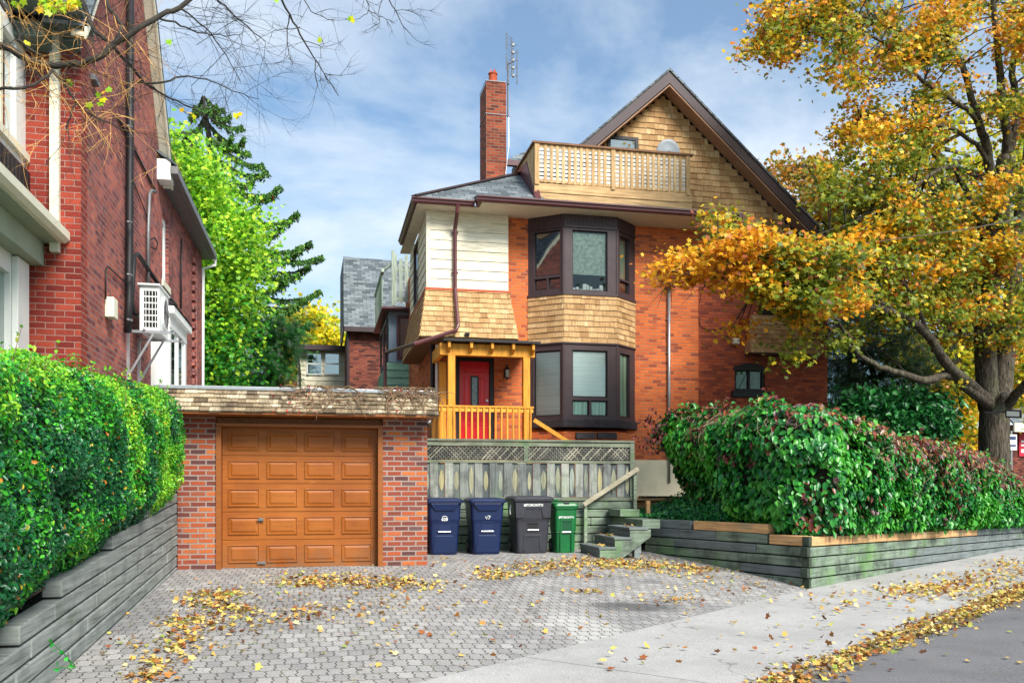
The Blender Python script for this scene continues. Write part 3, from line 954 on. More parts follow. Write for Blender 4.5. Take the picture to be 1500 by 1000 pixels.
# ================================================================== steps
st = thing('wooden_steps', 'short flight of three mossy wooden steps beside the green bin', 'steps', (5.1, 15.0, 0))
Yn, Yf2 = 14.45, 15.6
xs = [4.64, 4.91, 5.18, 5.48]
for i in range(3):
    zt_ = .165 + .165 * i
    m = MB(); m.box(xs[i] - .02, xs[i + 1] + .03, Yn - .02, Yf2, zt_ - .04, zt_); m.build('tread', M['wood_grey'], st, bevel=.006)
    m = MB(); m.box(xs[i], xs[i] + .03, Yn + .035, Yf2 - .01, zt_ - .165 - (.08 if i == 0 else 0), zt_ - .042); m.build('riser', M['wood_grey'], st, bevel=.003)
m = MB(); m.prism([(xs[0], Yn, -.08), (4.98, Yn, -.08), (5.56, Yn, .33), (5.56, Yn, .455), (xs[2], Yn, .455), (xs[2], Yn, .288), (xs[1], Yn, .288), (xs[1], Yn, .123), (xs[0], Yn, .123)], (0, .034, 0))
m.build('stringer', M['wood_green'], st, bevel=.003)
m = MB(); m.prism([(xs[0], Yf2 - .04, -.08), (4.98, Yf2 - .04, -.08), (5.56, Yf2 - .04, .33), (5.56, Yf2 - .04, .455), (xs[2], Yf2 - .04, .455), (xs[2], Yf2 - .04, .288), (xs[1], Yf2 - .04, .288), (xs[1], Yf2 - .04, .123), (xs[0], Yf2 - .04, .123)], (0, .03, 0))
m.build('stringer', M['wood_green'], st)
m = MB(); m.box(5.28, 5.40, Yn + .05, Yn + .17, -.06, .36); m.build('support_post', M['wood_grey'], st)
m = MB(); m.box(5.50, 5.83, Yn + .25, 16.4, .46, .62); m.build('landing_timber', M['wood_green'], st, bevel=.008)
m = MB(); m.box(5.42, 5.80, 15.65, 16.36, .64, .775); m.build('landing_timber', M['wood_green'], st, bevel=.008)
# ================================================================== main house
YH, YS = 20.0, 20.85
hs = thing('brick_house', 'tall orange brick house with cedar shingle gable, double bay window and roof balcony', 'house', (7.5, 20, .9))
XL = 2.56; XR = W(1023, 500, Y=YH).x; XE = W(1212, 560, Y=YS).x
bx0 = W(773.5, 400, Y=YH).x; bx1 = W(930, 400, Y=YH).x
YB = 19.45
bc0 = W(826, 400, Y=YB).x; bc1 = W(904, 400, Y=YB).x
ZS = 7.42
# door opening
DXa = W(668, 600, Y=YH).x; DXb = W(724, 600, Y=YH).x
m = MB()
holed(m, (XL, YH), (XR, YH), 1.84, ZS, [(DXa - XL, DXb - XL, 1.98, 4.16), (bx0 - XL + .06, bx1 - XL - .06, 2.62, 4.5), (bx0 - XL + .06, bx1 - XL - .06, 5.75, 7.2)], .3)
m.build('front_wall', M['brick_house'], hs)
m = MB(); m.box(XR - .3, XR, YH + .301, YS + .3, 1.84, ZS); m.build('side_wall', M['brick_house'], hs)
m = MB(); m.box(XL, XL + .3, YH + .301, 27.5, 1.84, ZS)
m.box(XL + .3, XE, 27.2, 27.5, 1.84, ZS)
m.build('side_wall', M['brick_house'], hs)
m = MB(); m.box(XL - .03, XR + .03, YH - .03, YH + .35, .3, 1.838); m.box(XL - .03, XL + .3, YH + .35, 27.5, .3, 1.838); m.box(XR + .03, XE + .02, YS - .02, YS + .35, .3, 1.5)
m.build('foundation', M['parging'], hs)
# recessed wing
wx0 = W(1076, 560, Y=YS).x; wx1 = W(1121, 560, Y=YS).x; wz0 = W(1098, 573, Y=YS).z; wz1 = W(1098, 533, Y=YS).z
ux0 = W(1112, 400, Y=YS).x; ux1 = W(1196, 400, Y=YS).x; uz0 = W(1150, 462, Y=YS).z; uz1 = W(1150, 366, Y=YS).z
m = MB()
holed(m, (XR, YS), (XE, YS), 1.5, 7.5, [(wx0 - XR, wx1 - XR, wz0, wz1 - .05), (ux0 - XR, ux1 - XR, uz0, uz1)], .3)
m.build('front_wall', M['brick_recess'], hs)
m = MB(); m.box(XE - .3, XE, YS + .301, 27.2, 1.5, 7.5); m.build('side_wall', M['brick_recess'], hs)
# brick base of the lower bay
m = MB()
zb0 = .9
ring = [(bx0, YH - .002), (bc0, YB), (bc1, YB), (bx1, YH - .002)]
m.prism([(x, y, zb0) for x, y in ring], (0, 0, 2.46 - zb0)); m.build('bay_base', M['brick_house'], hs)

# ---- windows
M['blind_reflection'] = mat_flat('blind_tree_reflection', S(150, 164, 152), .8, .35, 16)  # mottling painted on the blind in place of trees reflected in the glass
def rect_pane(P0, P1, s0, s1, z0, z1, back, mat, parent, name='pane'):
    m = MB(); a = fr(P0, P1, s0, z0, -back); b = fr(P0, P1, s1, z0, -back)
    m.poly([a, b, b + Vector((0, 0, z1 - z0)), a + Vector((0, 0, z1 - z0))])
    return m.build(name, mat, parent)


def bay(zf0, zf1, holes_by_face, name='bay_window'):
    """three faced bay frame; holes: list of (s0,s1,z0,z1) per face"""
    m = MB()
    faces = [((bx0, YH), (bc0, YB)), ((bc0, YB), (bc1, YB)), ((bc1, YB), (bx1, YH))]
    for (P0, P1), hl in zip(faces, holes_by_face):
        holed(m, P0, P1, zf0, zf1, hl, .07)
    for P in (faces[1][0], faces[1][1]):           # corner posts, proud of the faces
        m.tube([(P[0], P[1] + .035, zf0 - .003), (P[0], P[1] + .035, zf1 + .003)], .05, 10)
    o = m.build(name, M['trim_dark'], hs)
    # inner sash rims
    r = MB()
    for (P0, P1), hl in zip(faces, holes_by_face):
        for (a, b, z0, z1) in hl:
            for (s0, s1, c0, c1) in ((a, a + .03, z0, z1), (b - .03, b, z0, z1), (a + .03, b - .03, z0, z0 + .03), (a + .03, b - .03, z1 - .03, z1)):
                p = fr(P0, P1, s0, c0, -.055); q = fr(P0, P1, s1, c0, -.055); nn = fr(P0, P1, 0, 0, 1) - fr(P0, P1, 0, 0, 0)
                r.obox(p, q - p, nn * -.03, (0, 0, c1 - c0))
    r.build('sash', M['black'], o)
    return o, faces


def flen(a, b): return math.hypot(a[0] - b[0], a[1] - b[1])


LL = flen((bx0, YH), (bc0, YB)); LC = bc1 - bc0; LR = flen((bc1, YB), (bx1, YH))
zU0 = W(865, 431, Y=YB).z; zU1 = W(865, 334, Y=YB).z
zL0 = W(865, 614, Y=YB).z; zL1 = W(865, 503, Y=YB).z
uw0, uw1 = W(865, 426, Y=YB).z, W(865, 338, Y=YB).z
lw0, lw1 = W(865, 609, Y=YB).z, W(865, 513, Y=YB).z
zm = W(865, 583, Y=YB).z
cw0 = W(838.5, 400, Y=YB).x - bc0; cw1 = W(890, 400, Y=YB).x - bc0
hl = [[(.16, LL - .09, uw0 + .36, uw1), (.16, LL / 2 + .02, uw0 + .04, uw0 + .30), (LL / 2 + .06, LL - .09, uw0 + .04, uw0 + .30)],
      [(cw0, cw1, uw0, uw1)],
      [(.12, LR - .26, uw0 + .34, uw1 - .04), (.12, LR - .26, uw0 + .04, uw0 + .30)]]
ub, F = bay(zU0, zU1, hl)
for f, hh in zip(F, hl):
    for i, (a, b, z0, z1) in enumerate(hh): rect_pane(*f, a, b, z0, z1, .06, M['glass_clear'] if f is F[1] else M['glass'], ub)
rect_pane(*F[1], cw0 + .02, cw1 - .02, uw0 + .38, uw1, .09, M['blind_reflection'], ub, 'roller_blind')
m = MB(); p = fr(*F[2], .3, uw0 + .2, -.12); q = fr(*F[2], LR - .27, uw0 + .2, -.12); m.poly([p, q, q + Vector((0, 0, 1.1)), p + Vector((0, 0, 1.1))]); m.build('curtain', M['blind_green'], ub)
m = MB(); rng = random.Random(4)
for i in range(9):                                   # things on the inner sill
    x = bc0 + cw0 + .06 + i * (cw1 - cw0 - .12) / 9; h = rng.uniform(.06, .2)
    m.box(x, x + rng.uniform(.05, .1), YB + .16, YB + .24, uw0 + .005, uw0 + h)
m.build('sill_clutter', M['white'], ub)
m = MB(); m.box(bx0 + .1, bx1 - .1, 20.35, 20.4, 5.7, 7.3); m.build('room_wall', M['interior'], ub)
m = MB(); m.prism([(bx0 + .02, YH, zU0 + .002), (bc0 + .02, YB + .075, zU0 + .002), (bc1 - .02, YB + .075, zU0 + .002), (bx1 - .02, YH, zU0 + .002)], (0, 0, .03)); m.build('inner_sill', M['white'], ub)
hl = [[(.14, LL - .09, lw0, lw1)],
      [(cw0, cw1, zm + .02, lw1), (cw0, (cw0 + cw1) / 2 - .02, lw0, zm - .05), ((cw0 + cw1) / 2 + .02, cw1, lw0, zm - .05)],
      [(.14, LR - .24, lw0, lw1 - .02)]]
lb, F = bay(zL0, zL1, hl)
for f, hh in zip(F, hl):
    for (a, b, z0, z1) in hh: rect_pane(*f, a, b, z0, z1, .06, M['glass_clear'], lb)
rect_pane(*F[0], .14, LL - .09, lw0 - .0, lw1, .075, M['blind'], lb, 'blind')
rect_pane(*F[1], cw0, cw1, zm - .02, lw1, .075, M['blind'], lb, 'blind'); rect_pane(*F[1], cw0, cw1, lw0 - .01, zm, .08, M['blind_green'], lb, 'curtain')
rect_pane(*F[2], .14, LR - .24, lw0, lw1, .08, M['blind_green'], lb, 'curtain')
# panelled fascia above the upper bay
m = MB()
for (P0, P1) in F:
    L = flen(P0, P1); n_ = max(3, int(L / .085)); holed(m, P0, P1, zU1 + .004, ZS - .005, [], .05)
    for i in range(n_):
        p = fr(P0, P1, L * i / n_ + .006, zU1 + .03, .007); q = fr(P0, P1, L * (i + 1) / n_ - .006, zU1 + .03, .007)
        nn = (fr(P0, P1, 0, 0, -1) - fr(P0, P1, 0, 0, 0)).normalized()
        m.obox(p, q - p, nn * .0065, (0, 0, ZS - .02 - zU1 - .03))
    p = fr(P0, P1, 0, zU1 - .01, .03); q = fr(P0, P1, L, zU1 - .01, .03); m.obox(p, q - p, (fr(P0, P1, 0, 0, -1) - fr(P0, P1, 0, 0, 0)).normalized() * .029, (0, 0, .045))
m.build('bay_fascia', M['trim_dark'], hs)
# cedar skirt between the bays
m = MB(); rng = random.Random(6)
for (P0, P1) in F:
    L = flen(P0, P1); O = fr(P0, P1, 0, zL1 + .01, .0); ex = fr(P0, P1, 1, 0) - fr(P0, P1, 0, 0)
    shingles(m, O, ex, (0, 0, 1), L, zU0 - zL1 - .03, .127, .09, .26, rng, t=.012, lift=.02, outv=fr(P0, P1, 0, 0, 1) - fr(P0, P1, 0, 0, 0))
m.prism([(x, y + .001, zL1 + .005) for x, y in ring], (0, 0, zU0 - zL1 - .01))
m.build('shingle_skirt', M['cedar'], hs)
m = MB()
for (P0, P1) in F:
    L = flen(P0, P1)
    for (z, h, o_) in ((zU0 - .03, .05, .03), (zL1 - .02, .035, .03)):
        p = fr(P0, P1, -.01, z, o_); q = fr(P0, P1, L + .01, z, o_); m.obox(p, q - p, (fr(P0, P1, 0, 0, -1) - fr(P0, P1, 0, 0, 0)).normalized() * .06, (0, 0, h))
m.build('bay_moulding', M['trim_dark'], hs)
# stone sill
m = MB()
rs = [(bx0 - .05, YH - .01), (bc0 - .03, YB - .10), (bc1 + .03, YB - .10), (bx1 + .07, YH - .01)]
zs0 = W(865, 626, Y=YB - .1).z
m.prism([(x, y, zs0) for x, y in rs], (0, 0, zL0 - zs0 - .003)); m.build('stone_sill', mat_flat('painted_rock', S(54, 48, 52), .8, .35, 9, bs=1.0), hs, bevel=.02)
# basement vents
for u in (857, 888):
    a = W(u - 14, 641, Y=YB); b = W(u + 14, 636, Y=YB)
    m = MB(); m.prism([(a.x, YB - .001, a.z - .02), (a.x, YB - .10, a.z - .02), (a.x, YB - .06, b.z + .03), (a.x, YB - .001, b.z + .04)], (b.x - a.x, 0, 0)); m.build('vent_hood', M['black'], hs)

# ---- siding box over the porch
YD = 19.85; sx0, sx1 = 2.33, W(744.5, 400, Y=YD).x; zd0 = 5.66; zd1 = 7.40; ybk = 23.7
m = MB()
nbd = 8; h = (zd1 - zd0) / nbd
m.box(sx0 + .02, sx1 - .01, YD + .02, YH - .002, zd0, zd1)
for i in range(nbd):
    z0 = zd0 + i * h
    m.hexa([(sx0 + .07, YD - .016, z0 + .004), (sx1 - .0, YD - .016, z0 + .004), (sx1 - .0, YD + .019, z0 + .004), (sx0 + .07, YD + .019, z0 + .004),
            (sx0 + .07, YD + .004, z0 + h + .006), (sx1, YD + .004, z0 + h + .006), (sx1, YD + .019, z0 + h + .006), (sx0 + .07, YD + .019, z0 + h + .006)])
m.build('front_siding', M['cream'], hs)
wy0 = W(612.5, 400, X=sx0).y; wy1 = W(607, 400, X=sx0).y; wz_0 = 5.78; wz_1 = 7.2
m = MB()
P0, P1 = (sx0 + .02, ybk), (sx0 + .02, YD)      # seen from the left: runs towards the street
holed(m, P0, P1, zd0, zd1, [(ybk - wy1, ybk - wy0, wz_0, wz_1)], .18)
for i in range(nbd):
    z0 = zd0 + i * h
    for ya, yb in (((YD + .07), wy0 - .05), (wy1 + .05, ybk)):
        m.hexa([(sx0 - .016, ya, z0 + .004), (sx0 + .019, ya, z0 + .004), (sx0 + .019, yb, z0 + .004), (sx0 - .016, yb, z0 + .004),
                (sx0 + .004, ya, z0 + h + .006), (sx0 + .019, ya, z0 + h + .006), (sx0 + .019, yb, z0 + h + .006), (sx0 + .004, yb, z0 + h + .006)])
m.build('side_siding', M['cream'], hs)
m = MB(); m.box(sx0 - .024, sx0 + .066, YD - .024, YD + .066, zd0, zd1); m.build('corner_board', M['cream'], hs, bevel=.004)
m = MB(); holed(m, (sx0 - .02, wy1 + .05), (sx0 - .02, wy0 - .05), wz_0 - .05, wz_1 + .05, [(.06, wy1 - wy0 + .04, wz_0 + .01, wz_1 - .01)], .06)
wi = m.build('window', M['trim_dark'], hs); rect_pane((sx0 - .02, wy1 + .05), (sx0 - .02, wy0 - .05), .05, wy1 - wy0 + .05, wz_0, wz_1, .04, M['glass_dark'], wi)
rect_pane((sx0 - .02, wy1 + .05), (sx0 - .02, wy0 - .05), .04, wy1 - wy0 + .06, wz_0, wz_1, .14, M['interior'], wi, 'room_wall')
m = MB(); m.box(sx0 - .05, sx1 + .06, YD - .06, YD + .0195, zd0 - .05, zd0 + .002); m.box(sx0 - .05, sx0 + .018, YD + .02, ybk, zd0 - .05, zd0 + .002); m.build('belt_trim', M['orange_trim'], hs)
# flared shingle skirt
kz = 4.50; T0 = Vector((sx0 - .03, YD - .04, zd0 - .05)); T1 = Vector((sx1 + .02, YD - .04, zd0 - .05)); T2 = Vector((sx0 - .03, ybk, zd0 - .05))
B0_ = Vector((2.12, 19.40, kz)); B1_ = Vector((4.33, 19.40, kz)); B2_ = Vector((2.12, ybk, kz))
rng = random.Random(12)
m = MB(); up = (T0 - B0_); upf = Vector((0, T0.y - B0_.y, T0.z - B0_.z)); Hh = upf.length
shingles(m, Vector((B0_.x, B0_.y, B0_.z)), (1, 0, 0), upf, B1_.x - B0_.x, Hh, .128, .09, .24, rng, lift=.022,
         inset=lambda z: ((T0.x - B0_.x) * z / Hh, (B1_.x - B0_.x) - (B1_.x - T1.x) * z / Hh))
m.poly([B0_, B1_, T1, T0]); m.build('shingle_skirt', M['cedar'], hs)
m = MB(); ups = Vector((T0.x - B0_.x, 0, T0.z - B0_.z))
shingles(m, Vector((B0_.x, B0_.y, B0_.z)), (0, 1, 0), ups, ybk - B0_.y, ups.length, .128, .09, .24, rng, lift=.022, outv=(-1, 0, .1),
         inset=lambda z: ((T0.y - B0_.y) * z / ups.length, ybk - B0_.y))
m.poly([B2_, B0_, T0, T2]); m.build('shingle_skirt', M['cedar'], hs)
m = MB(); m.poly([B1_, Vector((B1_.x, YH, kz)), Vector((T1.x, YH, T1.z)), T1]); m.build('skirt_end', M['cedar'], hs)
m = MB(); m.hexa([(2.13, 19.42, kz - .03), (4.32, 19.42, kz - .03), (4.32, YH - .002, kz - .03), (2.13, YH - .002, kz - .03), (2.13, 19.42, kz - .004), (4.32, 19.42, kz - .004), (4.32, YH - .002, kz - .004), (2.13, YH - .002, kz - .004)])
m.box(2.13, XL - .002, YH, ybk, kz - .03, kz - .004); m.build('skirt_soffit', M['soffit_brown'], hs)

# ---- eaves
m = MB()
m.box(2.06, 3.44, 19.46, YH + .3, ZS - .02, ZS + .02); m.box(2.06, sx0 - .0, YH + .3, 23.7, ZS - .02, ZS + .02)
m.box(3.44, 9.45, 19.06, YH + .3, ZS - .024, ZS + .018); m.box(XR + .002, 9.45, YH + .3, YS, ZS - .024, ZS + .018)
m.build('soffit', M['soffit'], hs)


def gutter(P, mat, parent, w=.11, h=.115):
    for a, b in zip(P[:-1], P[1:]):
        m = MB(); a = Vector(a); b = Vector(b); t = (b - a).normalized(); o = Vector((t.y, -t.x, 0))
        prof = [(0, 0), (.05, -.0), (.075, .03), (.08, .075), (.115, .09), (.115, h), (0, h)]
        m.prism([a - t * .0 + o * x + Vector((0, 0, z)) for x, z in prof], b - a + t * .0)
        m.build('gutter', mat, parent)


zg = ZS - .015
gutter([(2.05, 22.9, zg), (2.05, 19.44, zg)], M['gutter'], hs)
gutter([(1.94, 19.45, zg), (3.33, 19.45, zg)], M['gutter'], hs)
gutter([(3.43, 19.40, zg), (3.43, 19.05, zg)], M['gutter'], hs)
gutter([(3.32, 19.05, zg), (9.56, 19.05, zg)], M['gutter'], hs)
gutter([(9.45, 18.94, zg), (9.45, 20.6, zg)], M['gutter'], hs)
# downspout: down the front, then slanting back and left
m = MB(); gx = W(670, 400, Y=19.42).x
el = W(668, 484, Y=19.28); en = W(566, 516, Y=21.9)
m.tube([(gx, 19.40, ZS), (gx, 19.42, ZS - .15), (gx, YD - .08, ZS - .42), (gx, YD - .08, zd0), (gx - .0, 19.32, kz + .25), el, W(609, 503, Y=19.25), en, en + Vector((-.03, .05, -.05)), en + Vector((-.03, .05, -3.9))], .045, 8)
m.build('downspout', M['gutter'], hs, smooth=False)
m = MB()
for z in (6.9, 6.0): m.box(gx - .07, gx + .07, YD - .10, YD - .0, z, z + .03)
m.build('downspout_strap', M['gutter'], hs)
m = MB(); q = W(684, 490, Y=19.4); m.box(q.x - .05, q.x + .05, 19.33, 19.40, q.z - .03, q.z + .04); m.tube([(q.x, 19.33, q.z), (q.x, 19.29, q.z - .03)], .02, 8); m.build('porch_camera', M['black'], hs, bevel=.005)
# low roof strip and hip
m = MB()
Cc = Vector((5.02, 21.6, 9.05))
A_ = Vector((1.98, 19.36, ZS + .10)); B_ = Vector((5.02, 19.36, ZS + .10)); D_ = Vector((1.98, 23.2, ZS + .10))
m.poly([A_, B_, Cc]); m.poly([D_, A_, Cc]); m.build('hip_roof', M['asphalt_shingle'], hs)
m = MB(); m.bar(A_ + Vector((0, 0, .02)), Cc + Vector((0, 0, .03)), .16, .04); m.build('hip_cap', M['trim_dark'], hs)
m = MB(); m.hexa([(3.35, 18.99, ZS + .10), (9.5, 18.99, ZS + .10), (9.5, 20.7, ZS + .50), (3.35, 20.7, ZS + .50), (3.35, 18.99, ZS + .125), (9.5, 18.99, ZS + .125), (9.5, 20.7, ZS + .53), (3.35, 20.7, ZS + .53)])
m.build('porch_roof_strip', M['asphalt_shingle'], hs)
m = MB(); m.hexa([(4.80, 19.75, 7.80), (4.93, 19.72, 7.80), (4.93, 21.6, 7.85), (4.80, 21.6, 7.85), (4.80, 20.7, 8.98), (4.93, 20.66, 9.0), (4.93, 21.6, 9.1), (4.80, 21.6, 9.08)]); m.build('flashing', M['gutter'], hs)

# ---- gable
M['rake_tan'] = mat_flat('rake_tan', S(150, 116, 92), .7, .12, 4)
YV = YS - .45
ap = W(981, 104, Y=YV); ft = W(1217, 352, Y=YV)
sl = (ap.z - ft.z) / (ft.x - ap.x)
xl = 2 * ap.x - ft.x
zW = 7.5
m = MB()
hw = ap.x - xl
apz = ap.z - .42
m.prism([(ap.x - (apz - zW) / sl, YS, zW), (ap.x + (apz - zW) / sl, YS, zW), (ap.x, YS, apz)], (0, .12, 0)); m.build('gable_wall', M['cedar'], hs)
m = MB(); rng = random.Random(31)
hwid = (apz - zW) / sl
shingles(m, Vector((ap.x - hwid, YS - .001, zW)), (1, 0, 0), (0, 0, 1), 2 * hwid, apz - zW, .145, .10, .27, rng, t=.012, lift=.022, drop=.02,
         inset=lambda z: (z / sl, 2 * hwid - z / sl))
m.build('gable_shingles', M['cedar'], hs)
for sg in (-1, 1):
    m = MB(); e_ = Vector((sg * hw, 0, -hw * sl)); e_n = e_.normalized(); dn = Vector((-sg * e_n.z * -1 * 0, 0, 0))
    dwn = Vector((-sg * sl, 0, -1)).normalized()
    a = Vector((ap.x, YV, ap.z)); b = a + e_
    m.prism([a, b, b + Vector((0, 0, -.30)), a + Vector((0, 0, -.30))], (0, .04, 0)); m.build('bargeboard', M['trim_dark'], hs)
    m = MB(); m.prism([a + Vector((0, .041, -.12)), b + Vector((0, .041, -.12)), b + Vector((0, .041, -.17)), a + Vector((0, .041, -.17))], (0, YS - YV - .043, 0)); m.build('rake_soffit', M['trim_dark'], hs)
    m = MB(); m.prism([a + Vector((0, .002, -.33)), b + Vector((0, .002, -.33)), b + Vector((0, .002, -.37)), a + Vector((0, .002, -.37))], (0, YS - YV - .045, 0)); m.build('rake_moulding', M['rake_tan'], hs)
    m = MB(); m.prism([a + Vector((0, -.03, .002)), b + Vector((sg * .05, -.03, -.04)), b + Vector((sg * .05, -.03, .02)), a + Vector((0, -.03, .062))], (0, 7.5, 0)); m.build('roof_slope', M['asphalt_shingle'], hs)
# gable window
g0 = W(889, 240, Y=YS); g1 = W(934, 203, Y=YS)
m = MB(); holed(m, (g0.x, YS - .06), (g1.x, YS - .06), g0.z, g1.z, [(.08, g1.x - g0.x - .08, g0.z + .08, g1.z - .08)], .055)
gw = m.build('window', M['black'], hs); rect_pane((g0.x, YS - .06), (g1.x, YS - .06), .06, g1.x - g0.x - .06, g0.z + .06, g1.z - .06, .03, M['glass'], gw)
# ---- eave of the recessed wing
ez = W(1150, 350, Y=YS - .5).z
m = MB(); m.box(9.57, XE + .45, YS - .50, YS - .002, ez - .03, ez + .01); m.build('soffit', M['soffit_brown'], hs)
gutter([(9.58, YS - .5, ez - .02), (XE + .5, YS - .5, ez - .02)], mat_flat('dark_gutter', S(50, 42, 46), .4, .1, 5), hs)
m = MB(); m.prism([(9.58, YS - .60, ez + .10), (9.58, YS - .01, ez + .10), (9.58, YS - .01, ez + .20)], (XE + .5 - 9.58, 0, 0)); m.build('pent_strip', M['asphalt_shingle'], hs)
# arched window
aw = MB(); holed(aw, (wx0 - .0, YS + .05), (wx1 + .0, YS + .05), wz0, wz1 - .05, [(.07, (wx1 - wx0) / 2 - .03, wz0 + .07, wz1 - .15), ((wx1 - wx0) / 2 + .03, wx1 - wx0 - .07, wz0 + .07, wz1 - .15)], .08)
aw_o = aw.build('window', M['black'], hs)
m = MB(); arc = [(wx0 - .04 + (wx1 - wx0 + .08) * k / 10, YS - .012, wz1 - .10 + .13 * math.sin(PI * k / 10)) for k in range(11)]
m.prism(arc + [(wx1 + .04, YS - .012, wz1 - .17), (wx0 - .04, YS - .012, wz1 - .17)], (0, .03, 0)); m.build('arched_head', M['black'], aw_o)
m = MB(); m.box(wx0 - .10, wx1 + .10, YS - .09, YS - .002, wz0 - .16, wz0 - .005); m.build('sill', M['black'], aw_o, bevel=.01)
rect_pane((wx0, YS + .05), (wx1, YS + .05), .05, (wx1 - wx0) / 2 - .02, wz0 + .05, wz1 - .12, .04, M['glass_clear'], aw_o); rect_pane((wx0, YS + .05), (wx1, YS + .05), (wx1 - wx0) / 2 + .02, wx1 - wx0 - .05, wz0 + .05, wz1 - .12, .04, M['glass_clear'], aw_o)
rect_pane((wx0, YS + .05), (wx1, YS + .05), .02, wx1 - wx0 - .02, wz0, wz1 - .06, .10, mat_flat('green_room', S(44, 104, 60), .9, .5, 4), aw_o, 'room_wall')
m = MB()
for k in range(9):    # rowlock arch of bricks
    x = wx0 - .06 + (wx1 - wx0 + .12) * (k + .5) / 9; z = wz1 - .085 + .13 * math.sin(PI * (k + .5) / 9)
    an = (k - 4) * .09
    m.bar((x, YS - .008, z + .03), (x + math.sin(an) * .17, YS - .008, z + .03 + math.cos(an) * .17), .02, .085, up=(1, 0, 0)) if False else m.obox((x - .04, YS - .008, z + .03), (.078, 0, 0), (0, .02, 0), (math.sin(an) * .15, 0, .15))
m.build('brick_arch', M['brick_recess'], hs)
# upper window with hood and shingled apron
m = MB(); uw_ = ux1 - ux0
holed(m, (ux0, YS - .05), (ux1, YS - .05), uz0, uz1, [(.1, uw_ / 2 - .05, uz0 + .1, uz0 + .55), (.1, uw_ / 2 - .05, uz0 + .62, uz1 - .12), (uw_ / 2 + .05, uw_ - .1, uz0 + .1, uz1 - .12)], .1)
uo = m.build('window', M['black'], hs)
rect_pane((ux0, YS - .05), (ux1, YS - .05), .08, uw_ / 2 - .04, uz0 + .08, uz1 - .1, .05, M['glass'], uo); rect_pane((ux0, YS - .05), (ux1, YS - .05), uw_ / 2 + .04, uw_ - .08, uz0 + .08, uz1 - .1, .05, M['glass'], uo)
rect_pane((ux0, YS - .05), (ux1, YS - .05), .02, uw_ - .02, uz0, uz1, .2, M['interior'], uo, 'room_wall')
q0 = W(1101, 515, Y=YS - .4); q1 = W(1206, 515, Y=YS - .4); zt_ = uz0 - .02
m = MB(); rng = random.Random(17)
O = Vector((q0.x, YS - .36, q0.z)); top = Vector((0, .33, zt_ - q0.z)); Wd = q1.x - q0.x
shingles(m, O, (1, 0, 0), top, Wd, top.length, .13, .1, .25, rng, lift=.02, inset=lambda z: (.16 * z / top.length, Wd - .16 * z / top.length))
m.poly([O, O + Vector((Wd, 0, 0)), O + Vector((Wd - .16, 0, 0)) + top, O + Vector((.16, 0, 0)) + top]); m.poly([O, O + Vector((.16, 0, 0)) + top, O + Vector((.0, .36, 0))])
m.build('shingle_apron', M['cedar'], hs)
m = MB(); m.box(q0.x, q1.x, YS - .36, YS - .003, q0.z - .04, q0.z - .002); m.build('apron_soffit', M['trim_dark'], hs)
m = MB(); m.box(ux0 - .1, ux1 + .1, YS - .25, YS - .003, uz1 + .02, uz1 + .25); m.build('window_hood', M['trim_dark'], hs)
m = MB(); q = W(1076, 500, Y=YS); m.box(q.x - .09, q.x + .09, YS - .10, YS - .002, q.z - .08, q.z + .08); m.box(q.x - .07, q.x + .07, YS - .12, YS - .10, q.z - .06, q.z + .06); m.build('vent_box', M['cream_trim'], hs, bevel=.006)
# conduit and weather head
m = MB(); q = W(980, 400, Y=YH - .05); zt_ = W(980, 424, Y=YH - .05).z; m.tube([(q.x, YH - .05, 1.3), (q.x, YH - .05, zt_)], .036, 10); cd = m.build('conduit', M['metal'], hs, smooth=True)
m = MB()
for z in (2.4, 3.4, 4.4, 5.2): m.box(q.x - .06, q.x + .06, YH - .05, YH - .002, z, z + .025)
m.build('strap', M['dull_metal'], cd)
m = MB(); m.tube([(q.x, YH - .05, zt_), (q.x, YH - .07, zt_ + .08), (q.x, YH - .16, zt_ + .10), (q.x, YH - .22, zt_ + .04)], [.05, .055, .05, .04], 10); m.build('weather_head', M['dull_metal'], cd)
m = MB(); rng = random.Random(9)
for i in range(6):
    p = Vector((q.x, YH - .2, zt_ + .04)); pts = [p]
    an = rng.uniform(0, 2 * PI)
    for k in range(14):
        an += .5; p = p + Vector((math.cos(an) * .05 + rng.uniform(-.02, .02), rng.uniform(-.01, .01), math.sin(an) * .05 + .012)); pts.append(p)
    m.tube(pts, .006, 4)
m.tube([(XR + .32, YS - .02, 6.9), (XR + .36, YS - .02, 5.5), (XR + .42, YS - .02, 5.25), (XR + .62, YS - .02, 5.15), (XR + 1.0, YS - .02, 5.2)], .008, 5)
m.build('loose_cable', M['black'], cd)
# white pipe at the porch corner
m = MB(); q = W(640, 560, Y=YH - .1); m.tube([(q.x, YH - .06, 1.0), (q.x, YH - .06, 4.4)], .03, 8); m.build('rain_pipe', M['white'], hs)
m = MB(); m.tube([(XL - .06, 20.25, 1.0), (XL - .06, 20.25, 4.45)], .05, 8); m.build('downspout', M['black'], hs)
m = MB(); q = W(634, 616, Y=19.7); m.tube([(q.x, 19.85, q.z + .08), (q.x - .05, 19.6, q.z + .03), (q.x - .12, 19.45, q.z - .10)], .055, 8); m.build('dryer_hose', M['metal'], hs, smooth=True)

